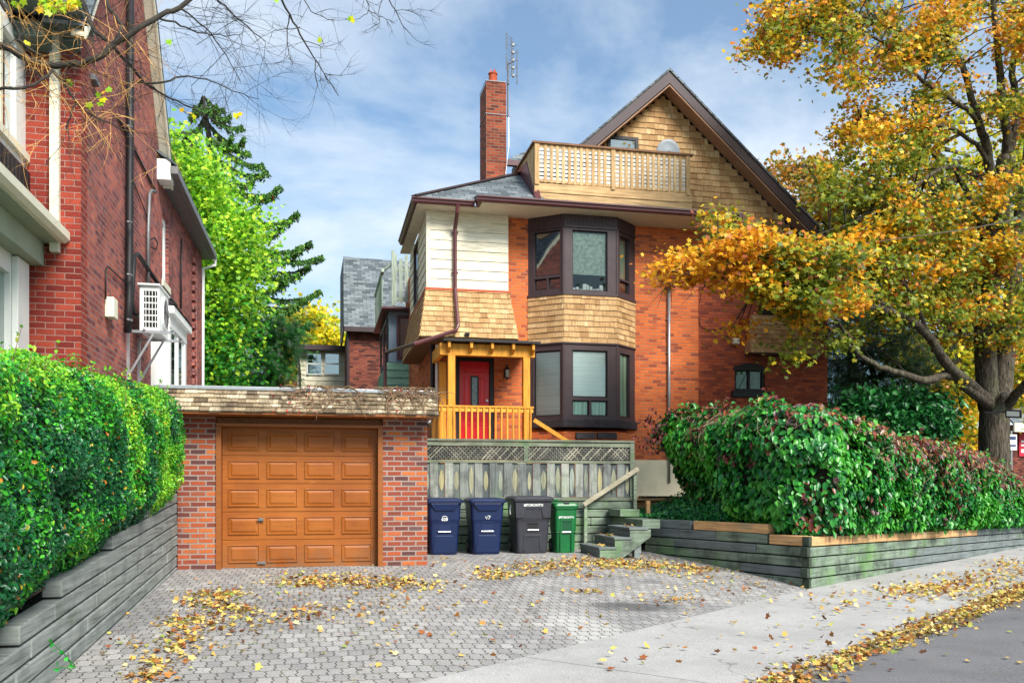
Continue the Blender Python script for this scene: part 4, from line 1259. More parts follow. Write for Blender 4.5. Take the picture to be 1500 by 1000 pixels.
# ---- door
door = MB(); door.box(DXa + .09, DXb - .10, YH + .10, YH + .145, 2.0, 4.07); do = door.build('door', M['red_paint'], hs)
dw = DXb - .10 - DXa - .09; dxl = DXa + .09
for (a, b, z0, z1) in ((.12, .88, 3.80, 3.98), (.12, .36, 3.05, 3.72), (.66, .88, 3.05, 3.72), (.12, .88, 2.72, 2.95), (.12, .46, 2.1, 2.62), (.54, .88, 2.1, 2.62)):
    m = MB(); x0 = dxl + dw * a; x1 = dxl + dw * b; y = YH + .10
    R_ = lambda e, yy: [(x0 + e, yy, z0 + e), (x1 - e, yy, z0 + e), (x1 - e, yy, z1 - e), (x0 + e, yy, z1 - e)]
    m.loft([R_(0, y), R_(0, y - .012), R_(.012, y - .012), R_(.02, y - .002), R_(.035, y - .002), R_(.05, y - .01)]); m.build('raised_panel', M['red_paint'], do)
m = MB(); c0, c1 = dxl + dw * .42, dxl + dw * .60; holed(m, (c0 - .03, YH + .085), (c1 + .03, YH + .085), 3.03, 3.74, [(.03, c1 - c0 + .03, 3.06, 3.71)], .014); m.build('light_frame', M['black'], do)
rect_pane((c0, YH + .095), (c1, YH + .095), 0, c1 - c0, 3.06, 3.71, 0, mat_flat('leaded_glass', S(60, 84, 84), .15, .5, 14, spec=.8), do)
for z in (2.93, 3.18):
    m = MB(); x = dxl + dw * .92; m.disc((x, YH + .085, z), .03, (0, 1, 0), .02); m.tube([(x, YH + .08, z), (x, YH + .04, z)], .022, 10); m.build('knob', M['metal'], do)
m = MB(); m.box(DXa, DXa + .085, YH + .03, YH + .2, 1.98, 4.16); m.box(DXb - .095, DXb, YH + .03, YH + .2, 1.98, 4.16); m.box(DXa + .085, DXb - .095, YH + .03, YH + .2, 4.075, 4.16); m.build('door_frame', M['black'], hs)

# ---- porch
po_z = 1.97; YP = 18.62
pL = W(643, 600, Y=YP).x; pR = W(781, 600, Y=YP).x
po = MB(); po.box(pL, pR, YP, YH - .035, po_z - .05, po_z); pch = po.build('porch', M['porch_wood'], hs)
m = MB()
for x in (pL + .08, pR - .08):
    m.box(x - .05, x + .05, YP + .02, YP + .12, .6, po_z - .052)
m.box(pL, pR, YP + .0, YP + .04, po_z - .22, po_z - .052); m.build('deck_support', M['porch_wood'], pch)
bt, bb = W(700, 504, Y=YP).z, W(700, 521, Y=YP).z
for u, yy in ((661, YP + .07), (770.5, YP + .07), (648, 19.7)):
    x = W(u, 600, Y=yy).x; m = MB(); m.box(x - .075, x + .075, yy - .075, yy + .075, po_z + .002, bb - .002); m.build('post', M['porch_wood'], pch, bevel=.006)
m = MB(); m.box(pL + .02, pR + .04, YP + .0, YP + .14, bb, bt); m.box(pL + .02, pL + .12, YP + .142, YH - .04, bb, bt); m.build('beam', M['porch_wood'], pch, bevel=.005)
m = MB()
for u in (658, 690.5, 721, 752, 781):
    x = W(u, 510, Y=YP - .1).x; m = MB(); m.prism([(x - .03, YP - .16, bb + .14), (x - .03, YP - .002, bb + .05), (x - .03, YP - .002, bt + .02), (x - .03, YP - .16, bt + .02)], (.055, 0, 0)); m.build('rafter_end', M['porch_wood'], pch, bevel=.003)
m = MB(); m.box(pL + .08, pR + .12, YP - .2, YH - .04, bt + .022, bt + .07); m.build('porch_roof', M['black'], pch)
rz = W(700, 594, Y=YP).z
m = MB(); m.box(pL - .01, pR + .01, YP - .03, YP + .10, rz - .04, rz); m.box(pL - .01, pL + .12, YP + .102, YH - .05, rz - .04, rz)
m.box(pL, pR, YP - .008, YP + .03, rz - .13, rz - .042); m.box(pL, pR, YP + .005, YP + .04, po_z + .06, po_z + .14)
for i in range(16):
    x = pL + .06 + (pR - pL - .12) * i / 15; m.box(x - .017, x + .017, YP - .040, YP - .0085, po_z + .02, rz - .045)
for i in range(11):
    y = YP + .14 + 1.15 * i / 10; m.box(pL + .0, pL + .032, y - .03, y + .03, po_z + .02, rz - .045)
m.build('railing', M['porch_wood'], pch, bevel=.003)
m = MB(); a = Vector((pR + .03, YP + .06, rz - .28)); m.bar(a, a + Vector((1.0, .1, -.58)), .045, .085); m.bar(a + Vector((.95, .12, -.62)), a + Vector((.95, .12, -1.5)), .07)
m.build('stair_rail', M['porch_wood'], pch)
m = MB()
for i in range(5): m.box(pR + .02 + .27 * i, pR + .30 + .27 * i, YP + .1, YH - .7, po_z - .24 - .18 * i, po_z - .20 - .18 * i)
m.build('stair_tread', M['porch_wood'], pch)
# wall lamp
lp = thing('wall_lamp', 'small black coach lamp with clear glass on the porch brick by the red door', 'wall lamp', tuple(W(743, 545, Y=19.95)))
q = W(743, 546, Y=19.85)
m = MB(); m.box(q.x - .05, q.x + .05, YH - .02, YH - .001, q.z - .09, q.z + .09); m.tube([(q.x, YH - .02, q.z + .05), (q.x, YH - .08, q.z + .13), (q.x, YH - .14, q.z + .12)], .009, 6)
m.tube([(q.x, YH - .14, q.z + .19), (q.x, YH - .14, q.z + .15), (q.x, YH - .14, q.z + .08), (q.x, YH - .14, q.z + .075)], [.008, .02, .065, .07], 6)
m.tube([(q.x, YH - .14, q.z - .10), (q.x, YH - .14, q.z - .125), (q.x, YH - .14, q.z - .16)], [.05, .03, .008], 6)
for k in range(6): m.tube([(q.x + .055 * math.cos(k), YH - .14 + .055 * math.sin(k), q.z + .075), (q.x + .04 * math.cos(k), YH - .14 + .04 * math.sin(k), q.z - .10)], .005, 4)
m.build('lantern_frame', M['black'], lp)
m = MB(); m.tube([(q.x, YH - .14, q.z + .07), (q.x, YH - .14, q.z - .10)], [.05, .036], 6); m.build('lantern_glass', mat_flat('lamp_glass', S(190, 200, 196), .2, .1, 9, spec=.7), lp)

# ---- balcony
M['balcony_board'] = mat_wood('balcony_board', [(0, S(190, 154, 108)), (1, S(206, 172, 126))], 'u', grain=(1.2, 20), stain=.4, dark=S(144, 108, 72))
YR_ = 19.92
b0 = W(783, 207, Y=YR_); b1 = W(1010, 224, Y=YR_)
zbt = b0.z; zbb = 8.28; zbs = 7.78; x0, x1 = b0.x, b1.x
bm = MB(); bm.box(x0, x1 + .06, YR_, YR_ + .04, zbs, zbb - .06); bm.box(x0 - .002, x1 + .062, YR_ - .02, YR_ + .001, zbs + .23, zbs + .24)
bal = bm.build('balcony', M['balcony_board'], hs)
m = MB(); m.box(x0 + .04, x1 + .05, YR_ + .042, YS - .05, 8.02, 8.1); m.build('deck', M['balcony_wood'], bal)
# side (left), running back
m = MB(); n_ = 12
for i in range(n_):
    y = YR_ + .10 + (22.0 - YR_ - .12) * i / n_; m.box(x0 - .0, x0 + .022, y, y + (22.0 - YR_) / n_ - .008, zbs + .02, zbt - .05)
m.build('side_board', M['balcony_wood'], bal)
m = MB(); m.box(x0 - .05, x0 + .08, YR_ + .09, 22.1, zbt - .045, zbt - .005); m.box(x0 - .05, x1 + .08, YR_ - .05, YR_ + .088, zbt - .045, zbt); m.box(x0 + .02, x0 + .06, YR_ + .09, 22.0, zbt - .16, zbt - .05); m.build('top_rail', mat_flat('rail_brown', S(120, 84, 58), .7, .2, 5), bal)
xm = W(898, 250, Y=YR_).x
for x, w in ((x0 + .055, .11), (xm, .10), (x1 - .045, .10)):
    m = MB(); m.box(x - w / 2, x + w / 2, YR_ - .03, YR_ + .06, zbb - .1, zbt - .048); m.build('post', M['balcony_wood'], bal, bevel=.004)
m = MB()
for (xa, xb) in ((x0 + .115, xm - .055), (xm + .055, x1 - .1)):
    n_ = int((xb - xa) / .135)
    for i in range(n_ + 1):
        x = xa + (xb - xa) * i / n_
        if 0 < i < n_: m.box(x - .033, x + .033, YR_ - .012, YR_ + .0, zbb - .045, zbt - .05)
    m.box(xa, xb, YR_ + .001, YR_ + .03, zbb - .03, zbb + .03); m.box(xa, xb, YR_ + .001, YR_ + .03, zbt - .13, zbt - .048)
m.build('slats', M['balcony_wood'], bal)
m = MB()
for (xa, xb) in ((x0 + .115, xm - .055), (xm + .055, x1 - .1)):
    n_ = 8
    for i in range(n_):
        z = zbb + .06 + (zbt - zbb - .22) * i / (n_ - 1); m.box(xa, xb, YR_ + .006, YR_ + .018, z - .034, z + .034)
m.build('lattice', M['lattice_white'], bal)
# dish
dish = thing('satellite_dish', 'pale grey satellite dish showing over the balcony rail', 'satellite dish', (7.9, 20.4, 8.1))
q = W(976, 226, Y=20.3)
m = MB(); rr = []
for k in range(6):
    r = .30 * k / 5 + .002; zz = .22 * (r / .3) ** 2 * .3
    rr.append([(q.x + r * math.cos(a), 20.3 - .15 - zz + .02 * k - .05 * math.sin(a) * r * 3, q.z + r * math.sin(a)) for a in [2 * PI * j / 24 for j in range(24)]])
m.loft(rr, caps=False); dd = m.build('reflector', mat_flat('dish_grey', S(158, 166, 172), .5, .08, 5), dish, smooth=True)
dd.modifiers.new('Solid', 'SOLIDIFY').thickness = .012
m = MB(); m.tube([(q.x, 20.34, 8.1), (q.x, 20.34, q.z), (q.x, 20.2, q.z)], .025, 8); m.build('mast', M['dull_metal'], dish)
m = MB(); m.tube([(q.x, 20.2, q.z - .28), (q.x, 19.98, q.z - .1)], .012, 6); m.box(q.x - .03, q.x + .03, 19.965, 20.02, q.z - .13, q.z - .06); m.build('receiver_arm', M['dull_metal'], dish)

# ---- chimney
YC = 22.6
c0 = W(712, 120, Y=YC); c1 = W(741.5, 120, Y=YC)
m = MB(); m.box(c0.x, c1.x, YC, YC + .9, 7.6, c0.z); m.box(c0.x + .02, c1.x - .02, YC + .02, YC + .88, c0.z, c0.z + .05); ch = m.build('chimney', M['brick_chimney'], hs)
q = W(722, 112, Y=YC + .3)
clay = mat_flat('clay_pot', S(176, 82, 50), .8, .25, 8)
m = MB(); m.tube([(q.x, YC + .3, c0.z + .04), (q.x, YC + .3, c0.z + .36)], [.12, .105], 12); m.tube([(q.x, YC + .3, c0.z + .34), (q.x, YC + .3, c0.z + .37)], .125, 12)
for k in range(5): m.prism([(q.x + .10 * math.cos(k * 1.256) - .02, YC + .3 + .10 * math.sin(k * 1.256), c0.z + .37), (q.x + .10 * math.cos(k * 1.256) + .02, YC + .3 + .10 * math.sin(k * 1.256), c0.z + .37), (q.x + .05 * math.cos(k * 1.256), YC + .3 + .05 * math.sin(k * 1.256), c0.z + .50)], (0, .02, 0))
m.build('clay_pot', clay, ch)
# antenna
an = thing('tv_antenna', 'tall television antenna with bow tie elements strapped to the chimney', 'antenna', (c1.x + .08, YC + .1, 9.6))
ax_ = W(744, 120, Y=YC + .1).x
t0 = W(744, 172, Y=YC + .1).z; t1 = W(744, 92, Y=YC + .1).z
m = MB(); m.tube([(ax_, YC + .1, t0), (ax_, YC + .1, t1)], .022, 8); m.build('mast', M['dull_metal'], an)
m = MB()
for v in (121, 169):
    z = W(744, v, Y=YC).z
    m.box(c0.x - .01, c1.x + .008, YC - .012, YC - .002, z - .009, z + .009); m.bar((c1.x, YC - .008, z), (ax_ + .03, YC + .08, z), .02, .03); m.box(c0.x - .014, c0.x - .002, YC - .01, YC + .9, z - .009, z + .009)
m.build('strap', M['dull_metal'], an)
m = MB(); zz0 = W(750, 113, Y=YC + .1).z; zz1 = W(750, 57, Y=YC + .1).z
xa, xb = W(739, 90, Y=YC + .1).x, W(758, 90, Y=YC + .1).x
zh = (zz0 + zz1) / 2
ya_, yb_ = YC - .15, YC + .15
for (z0, z1) in ((zz1 - .42, zz1), (zz0 + .05, zz0 + .47)):
    m.tube([(xa, ya_, z0), (xa, ya_, z1)], .014, 6)
for (z0, z1) in ((zz1 - .72, zz1 - .25), (zz0 - .15, zz0 + .3)):
    m.tube([(xb, yb_, z0), (xb, yb_, z1)], .014, 6)
for k in range(12):
    z = zz0 + .06 + (zz1 - zz0 - .08) * k / 11; m.tube([(xa, ya_, z), ((xa + xb) / 2 + .03, YC + .02, z - .04)], .0045, 4)
xm2 = (xa * .35 + xb * .65)
m.tube([(xm2, YC + .06, zz0 - .05), (xm2, YC + .06, zz1 - .06)], .010, 6); m.tube([((xa + xb) / 2, YC + .02, zz0 + .0), ((xa + xb) / 2, YC + .02, zz1)], .010, 6)
for k in range(5):
    z = zz0 + .02 + (zz1 - zz0 - .2) * k / 4; m.box(xm2 - .03, xm2 + .03, YC + .03, YC + .09, z - .03, z + .03); m.tube([(xm2, YC + .06, z), (xm2 - .14, YC - .05, z - .06)], .006, 4); m.tube([(xm2, YC + .06, z), (xm2 + .10, YC - .05, z - .05)], .006, 4)
m.tube([(ax_, YC + .1, t1 - .05), (xm2, YC + .06, t1 + .02)], .015, 6)
m.build('element', M['dull_metal'], an)
m = MB(); m.tube([(ax_ + .01, YC + .06, t0), (ax_ - .0, YC - .02, t0 - .8), (ax_ - .10, YC - .05, t0 - 1.6)], .006, 4); m.build('lead', M['metal'], an)
# rear roof piece behind the balcony
z_ = W(746, 236, Y=23.6).z
m = MB(); m.box(5.2, 8.0, 23.7, 24.2, 8.0, z_); m.build('dormer_wall', M['asphalt_shingle'], hs)
m = MB(); a = W(741, 237, Y=23.5); m.prism([(a.x, 23.5, a.z), (8.2, 23.5, a.z), (8.2, 24.5, a.z + .78), (a.x + 1.0, 24.5, a.z + .78)], (0, 0, .05)); m.build('dormer_roof', M['asphalt_shingle'], hs)
m = MB(); m.box(a.x - .03, 8.2, 23.36, 23.50, a.z - .13, a.z); m.build('dormer_gutter', M['gutter'], hs)
# ================================================================== left house
XN, YN = -2.83, 11.56
lh = thing('red_brick_house', 'dark red brick house at the left edge with steep gable side and enclosed white porch', 'house', (-5, 14, .8))
m = MB(); m.box(-9.5, XN, YN, YN + .3, .5, 6.95); m.build('front_wall', M['brick_left_front'], lh)
by0, by1 = W(248, 500, X=XN + .28).y, W(273, 500, X=XN + .28).y
ny0, ny1 = W(238, 360, X=XN).y, W(247, 360, X=XN).y
nz0, nz1 = W(242, 415, X=XN).z, W(242, 316, X=XN).z
m = MB(); YE = 22.3
holed(m, (XN, YN + .301), (XN, YE), .5, 6.95, [(ny0 - YN - .3, ny1 - YN - .3, nz0, nz1), (by0 - YN - .3, by1 - YN - .3, 2.5, 3.9)], .3)
yg0, yg1 = YN, 17.0; yga = (yg0 + yg1) / 2; zga = 6.951 + (yga - yg0) * 1.31
m.prism([(XN, yg0, 6.951), (XN, yg1, 6.951), (XN, yga, zga)], (-.3, 0, 0))
m.build('side_wall', M['brick_left_side'], lh)
for (ya, za, yb, zb_) in ((yga, zga, yg1 + .25, 6.951 - .30), (yga, zga, yg0 - .45, 6.951 - .55)):
    a = Vector((XN, ya, za)); b = Vector((XN, yb, zb_))
    m = MB(); e = (b - a); n_ = int(e.length / .11)
    for i in range(n_):
        p = a + e * i / n_; q = a + e * (i + .93) / n_
        m.prism([p + Vector((.002, 0, 0)), q + Vector((.002, 0, 0)), q + Vector((.002, 0, .02)), p + Vector((.002, 0, .02))], (.145, 0, 0))
    m.build('rake_soffit', M['cream_trim'], lh)
    m = MB(); m.prism([a + Vector((.148, 0, -.02)), b + Vector((.148, 0, -.02)), b + Vector((.148, 0, .18)), a + Vector((.148, 0, .18))], (.03, 0, 0)); m.build('bargeboard', M['cream_trim'], lh)
    m = MB(); m.prism([a + Vector((.19, 0, .12)), b + Vector((.19, 0, .12)), b + Vector((.19, 0, .20)), a + Vector((.19, 0, .20))], (-6.5, 0, 0)); m.build('roof_slope', M['asphalt_shingle'], lh)
m = MB(); m.box(XN + .002, -2.58, 16.9, 22.6, 6.70, 6.74); m.build('soffit', M['dull_metal'], lh)
m = MB(); m.box(-2.60, -2.48, 16.6, 22.65, 6.72, 6.86); m.build('gutter', M['dull_metal'], lh, bevel=.01)
m = MB(); m.prism([(-2.5, 16.6, 6.87), (-2.5, 22.6, 6.87), (-6, 22.6, 9.3), (-6, 16.6, 9.3)], (0, 0, .04)); m.build('roof_slope', M['asphalt_shingle'], lh)
m = MB(); m.box(XN + .002, -2.60, 16.62, 16.95, 6.62, 6.98); m.build('eave_return', M['white'], lh)
m = MB(); m.tube([(-2.52, 22.6, 6.74), (-2.52, 22.66, 6.60), (XN + .05, 22.5, 6.45), (XN + .05, YE + .05, 1)], .04, 8); m.build('downspout', M['white'], lh)
# corbelled pilaster near the far corner
m = MB()
for i in range(24):
    z = 1.4 + i * .21; m.box(XN + .002, XN + .06, 20.95, 21.25, z, z + .13)
m.build('brick_quoin', M['brick_left_side'], lh)
m = MB(); m.box(XN + .002, XN + .05, 21.45, 22.3, 1.0, 6.69); m.build('brick_pilaster', M['brick_left_side'], lh)
# tall narrow window
P0, P1 = (XN - .06, ny0), (XN - .06, ny1)
m = MB(); holed(m, P0, P1, nz0, nz1, [(.1, ny1 - ny0 - .1, nz0 + .1, nz1 - .12)], .05); o = m.build('window', M['white'], lh)
rect_pane(P0, P1, .08, ny1 - ny0 - .08, nz0 + .08, nz1 - .1, .03, M['glass'], o); rect_pane(P0, P1, .0, ny1 - ny0, nz0, nz1, .1, M['blind'], o, 'blind')
m = MB(); m.box(XN - .05, XN + .03, ny0 - .08, ny1 + .08, nz0 - .12, nz0 - .004); m.build('sill', M['cream_trim'], o)
# ground floor box bay with little roof
bx = XN + .28
m = MB()
m.box(XN + .003, bx, by0, by0 + .10, .9, 4.120); m.box(XN + .003, bx, by1 - .10, by1, .9, 4.120)
for y in (by0 + .10, (by0 + by1) / 2 - .05, by1 - .20): m.box(bx - .10, bx, y, y + .10, .9, 4.120)
m.box(XN + .003, bx + .01, by0 + .002, by1 - .002, 3.950, 4.170); m.box(XN + .003, bx + .01, by0 + .002, by1 - .002, .9, 2.5)
bay_ = m.build('bay_window', M['white'], lh)
rect_pane((bx - .03, by0), (bx - .03, by1), .1, by1 - by0 - .1, 2.4, 3.970, 0, M['glass'], bay_); rect_pane((bx - .2, by0), (bx - .2, by1), .1, by1 - by0 - .1, 2.4, 3.970, 0, M['interior'], bay_, 'room_wall')
m = MB(); m.poly([(XN, by0 + .05, 2.5), (bx - .1, by0 + .05, 2.5), (bx - .1, by0 + .05, 3.970), (XN, by0 + .05, 3.970)])
m.hexa([(XN + .003, by0 - .08, 4.170), (bx + .09, by0 - .08, 4.170), (bx + .09, by1 + .08, 4.170), (XN + .003, by1 + .08, 4.170), (XN + .003, by0 - .08, 4.310), (bx + .09, by0 - .08, 4.290), (bx + .09, by1 + .08, 4.290), (XN + .003, by1 + .08, 4.310)])
m.build('bay_cornice', M['white'], bay_)
m = MB(); m.prism([(bx + .11, by0 - .10, 4.315), (XN + .004, by0 - .10, 4.670), (XN + .004, by0 - .10, 4.315)], (0, by1 - by0 + .20, 0)); m.build('bay_roof', M['black'], bay_)
m = MB(); pa, pb = W(221, 500, X=XN).y, W(243, 500, X=XN).y
holed(m, (XN + .10, pa), (XN + .10, pb), 1.6, 4.0, [(.10, (pb - pa) / 2 - .04, 1.8, 3.75), ((pb - pa) / 2 + .04, pb - pa - .1, 1.8, 3.75)], .10); o = m.build('window', M['white'], lh)
rect_pane((XN + .10, pa), (XN + .10, pb), .05, pb - pa - .05, 1.75, 3.85, .04, M['glass'], o); rect_pane((XN + .10, pa), (XN + .10, pb), .05, pb - pa - .05, 1.75, 3.85, .07, M['dull_metal'], o, 'blind')
# pipes, conduits, boxes
def wall_pipe(name, pts, r, mat, n=8):
    m = MB(); m.tube([W(u, v, X=XN + o) for u, v, o in pts], r, n); return m.build(name, mat, lh, smooth=True)


wall_pipe('drain_pipe', [(191, -40, .07), (190.5, 200, .07), (189, 440, .07), (187, 486, .07)], .055, M['black'])
for v in (185, 325, 402, 468): wall_pipe('pipe_clamp', [(187, v, .13), (193, v + 1, .13)], .02, M['dull_metal'], 6)
wall_pipe('refrigerant_line', [(206, 464, .06), (195, 458, .06), (193, 440, .06), (196.5, 375, .06), (202, 372, .06), (238, 425, .06), (258, 448, .06)], .035, M['black'])
wall_pipe('conduit', [(228, 281, .05), (222, 279, .05), (219, 284, .05), (217, 340, .05), (217, 416, .05)], .028, M['dull_metal'])
wall_pipe('cable', [(172, 170, .02), (228, 280, .02)], .018, M['black'], 5)
wall_pipe('cable', [(185, 240, .02), (217, 320, .02), (216, 330, .02)], .010, M['black'], 5)
wall_pipe('cable', [(266, 350, .03), (265, 400, .03), (265, 452, .03)], .02, M['black'], 5)
wall_pipe('cable', [(155, 438, .03), (155, 395, .03), (158, 390, .03), (190, 420, .03)], .012, M['black'], 5)
wall_pipe('cable', [(220, 352, .03), (226, 348, .04), (231, 356, .05), (229, 366, .05), (222, 362, .04)], .012, M['black'], 5)
m = MB(); q = W(156, 452, X=XN); m.box(XN + .002, XN + .12, q.y - .12, q.y + .12, q.z - .13, q.z + .14); m.build('meter_box', M['cream_trim'], lh, bevel=.012)
m = MB(); q = W(136, 118, X=XN); m.box(XN + .002, XN + .06, q.y - .13, q.y + .10, q.z - .04, q.z + .03); m.build('bracket', M['dull_metal'], lh)
# front: downspout, soffit, upper sunroom, porch roof and wall
XPW = -3.44
m = MB(); q0 = W(80, 96, Y=YN - .06); q1 = W(80, 332, Y=YN - .06); m.box(q0.x - .05, q0.x + .05, YN - .09, YN - .004, q1.z - .3, q0.z + .4); m.bar((q1.x, YN - .05, q1.z - .03), (q1.x + .12, YN - .05, q1.z - .03), .04); m.build('downspout', M['cream_trim'], lh)
m = MB(); m.box(-9.5, XN + .15, YN - .75, YN - .002, 6.62, 6.70); m.box(-9.5, XN + .15, YN - .78, YN - .751, 6.60, 6.85); m.box(-9.5, XN - .0, YN - .05, YN - .003, 6.42, 6.615); m.build('green_eave', M['green_soffit'], lh)
m = MB(); m.box(XPW + .0, XN - .3, YN - .45, YN - .052, 6.35, 6.60); m.build('eave_box', M['green_soffit'], lh)
sr = MB(); holed(sr, (XPW, 7.5), (XPW, YN - .003), 4.92, 6.60, [(YN - 7.5 - .9, YN - 7.5 - .34, 5.15, 6.3), (.4, 2.6, 5.15, 6.3)], .12)
sro = sr.build('sunroom_wall', M['white'], lh)
rect_pane((XPW, 7.5), (XPW, YN), .3, YN - 7.5 - .3, 5.1, 6.35, .06, M['glass_dark'], sro); rect_pane((XPW, 7.5), (XPW, YN), .3, YN - 7.5 - .3, 5.1, 6.35, .2, M['interior'], sro, 'room_wall')
m = MB(); m.box(XPW + .002, XPW + .04, YN - .98, YN - .90, 5.1, 6.35); m.box(XPW + .002, XPW + .05, 7.5, YN - .01, 5.04, 5.13); m.build('window_trim', M['cream_trim'], sro)
m = MB(); m.box(XPW - .02, XPW + .05, 7.4, YN - .004, 4.55, 4.915)
for i in range(30): m.box(XPW + .051, XPW + .062, 7.5 + i * .135, 7.5 + i * .135 + .03, 4.58, 4.89)
m.build('cresting', M['black'], lh)
m = MB(); m.prism([(-3.05, 7.4, 4.22), (-3.6, 7.4, 4.55), (-3.6, 7.4, 4.22)], (0, YN - 7.41, 0)); m.build('porch_roof', M['asphalt_shingle'], lh)
m = MB(); m.prism([(-3.00, 7.35, 4.10), (-2.95, 7.35, 4.14), (-2.95, 7.35, 4.235), (-3.06, 7.35, 4.235), (-3.06, 7.35, 4.10)], (0, YN - 7.36, 0)); m.build('porch_gutter', M['cream_trim'], lh)
m = MB(); m.box(XPW - .3, -3.065, 7.4, YN - .004, 4.09, 4.13); m.box(XPW + .0, XPW + .20, 7.45, YN - .004, 3.82, 4.088); m.build('porch_soffit', mat_flat('pale_green_paint', S(150, 164, 144), .6, .08, 3), lh)
pw_ = MB(); holed(pw_, (XPW, 7.5), (XPW, YN - .003), .6, 3.82, [(.25, 1.3, 1.7, 3.6), (1.6, 2.65, 1.7, 3.6), (YN - 7.5 - 1.05, YN - 7.5 - .55, 1.2, 3.6)], .12)
pwo = pw_.build('porch_wall', M['white'], lh)
rect_pane((XPW, 7.5), (XPW, YN), .2, YN - 7.5 - .3, 1.1, 3.7, .06, M['glass'], pwo); rect_pane((XPW, 7.5), (XPW, YN), .2, YN - 7.5 - .3, 1.1, 3.7, .2, M['blind_green'], pwo, 'curtain')
m = MB(); m.box(XPW + .002, XPW + .07, YN - .5, YN - .1, .6, 3.81); m.box(XPW + .002, XPW + .05, YN - 1.22, YN - 1.1, .6, 3.81); m.build('pilaster', M['white'], pwo, bevel=.01)

# heat pump on its wall bracket
ac = thing('heat_pump_unit', 'white slatted heat pump unit on a metal bracket high on the red brick wall', 'heat pump', (-2.4, 14.5, 2.6))
ya = W(204, 450, X=-2.2).y
# the slatted end faces the street
e0 = W(204, 418, Y=14.3); e1 = W(233, 486, Y=14.3)
ex0, ex1 = e0.x, e1.x; ez0, ez1 = e1.z, e0.z
m = MB(); m.box(ex0, ex1, 14.3, 15.15, ez0, ez1); body = m.build('casing', M['white'], ac, bevel=.015)
m = MB()
for i in range(6):
    for j in range(4):
        x = ex0 + .07 + j * (ex1 - ex0 - .10) / 4; z = ez0 + .07 + i * (ez1 - ez0 - .12) / 6
        for s in range(2): m.box(x + s * .032, x + s * .032 + .020, 14.292, 14.301, z, z + (ez1 - ez0) / 6 - .045)
m.build('slot', M['black'], body)
m = MB(); yc = 14.72; zc = (ez0 + ez1) / 2
m.tube([(ex1 + .0, yc, zc), (ex1 + .035, yc, zc)], [.27, .25], 28); m.build('fan_ring', M['white'], body)
m = MB()
for k in range(8): m.tube([(ex1 + .04, yc + .24 * math.cos(a), zc + .24 * math.sin(a)) for a in [PI * k / 8, PI * k / 8 + PI]], .004, 4)
m.disc((ex1 + .037, yc, zc), .21, (1, 0, 0), .004, 24); m.build('fan_grille', M['dull_metal'], body)
m = MB(); m.box(ex0 - .02, ex1 + .02, 14.25, 15.2, ez1, ez1 + .03); m.build('lid', M['white'], body, bevel=.008)
m = MB()
for yy in (14.15, 14.95):
    m.bar((XN + .02, yy, ez0 - .03), (ex1 + .25, yy, ez0 - .03), .04); m.bar((XN + .02, yy, ez0 - .75), (XN + .02, yy, ez0 - .0), .04)
    m.bar((XN + .03, yy, ez0 - .68), (ex1 - .05, yy, ez0 - .05), .03)
m.bar((ex0 + .1, 14.1, ez0 - .0), (ex0 + .1, 15.1, ez0 - .0), .035, .02); m.bar((ex1 + .22, 14.1, ez0 - .0), (ex1 + .22, 15.1, ez0 - .0), .035, .02)
m.build('bracket', M['metal'], ac)

# ================================================================== bins
def rr(cx, cy, w, d, z, r=.05, n=4):
    P = []
    for (sx, sy, a0) in ((1, -1, -PI / 2), (1, 1, 0), (-1, 1, PI / 2), (-1, -1, PI)):
        for k in range(n + 1):
            a = a0 + (PI / 2) * k / n
            P.append((cx + sx * (w / 2 - r) + r * math.cos(a), cy + sy * (d / 2 - r) + r * math.sin(a), z))
    return P


def text(body_, size, loc, mat, parent, name='lettering', sx=1.0, bold=0.0):
    cu = bpy.data.curves.new(name, 'FONT'); cu.body = body_; cu.size = size; cu.align_x = 'CENTER'; cu.align_y = 'CENTER'; cu.extrude = .0015; cu.offset = bold; cu.resolution_u = 2
    o = bpy.data.objects.new(name, cu); C.objects.link(o)
    bpy.context.view_layer.update()
    me = bpy.data.meshes.new_from_object(o); bpy.data.objects.remove(o); me.materials.clear(); me.materials.append(mat)
    o = bpy.data.objects.new(name, me); C.objects.link(o); WL[o.name] = Vector(WL.get(parent.name, (0, 0, 0)))
    o.parent = parent; off = WL.get(parent.name, Vector((0, 0, 0)))
    o.location = Vector(loc) - off; o.rotation_euler = (PI / 2, 0, 0); o.scale = (sx, 1, 1)
    return o


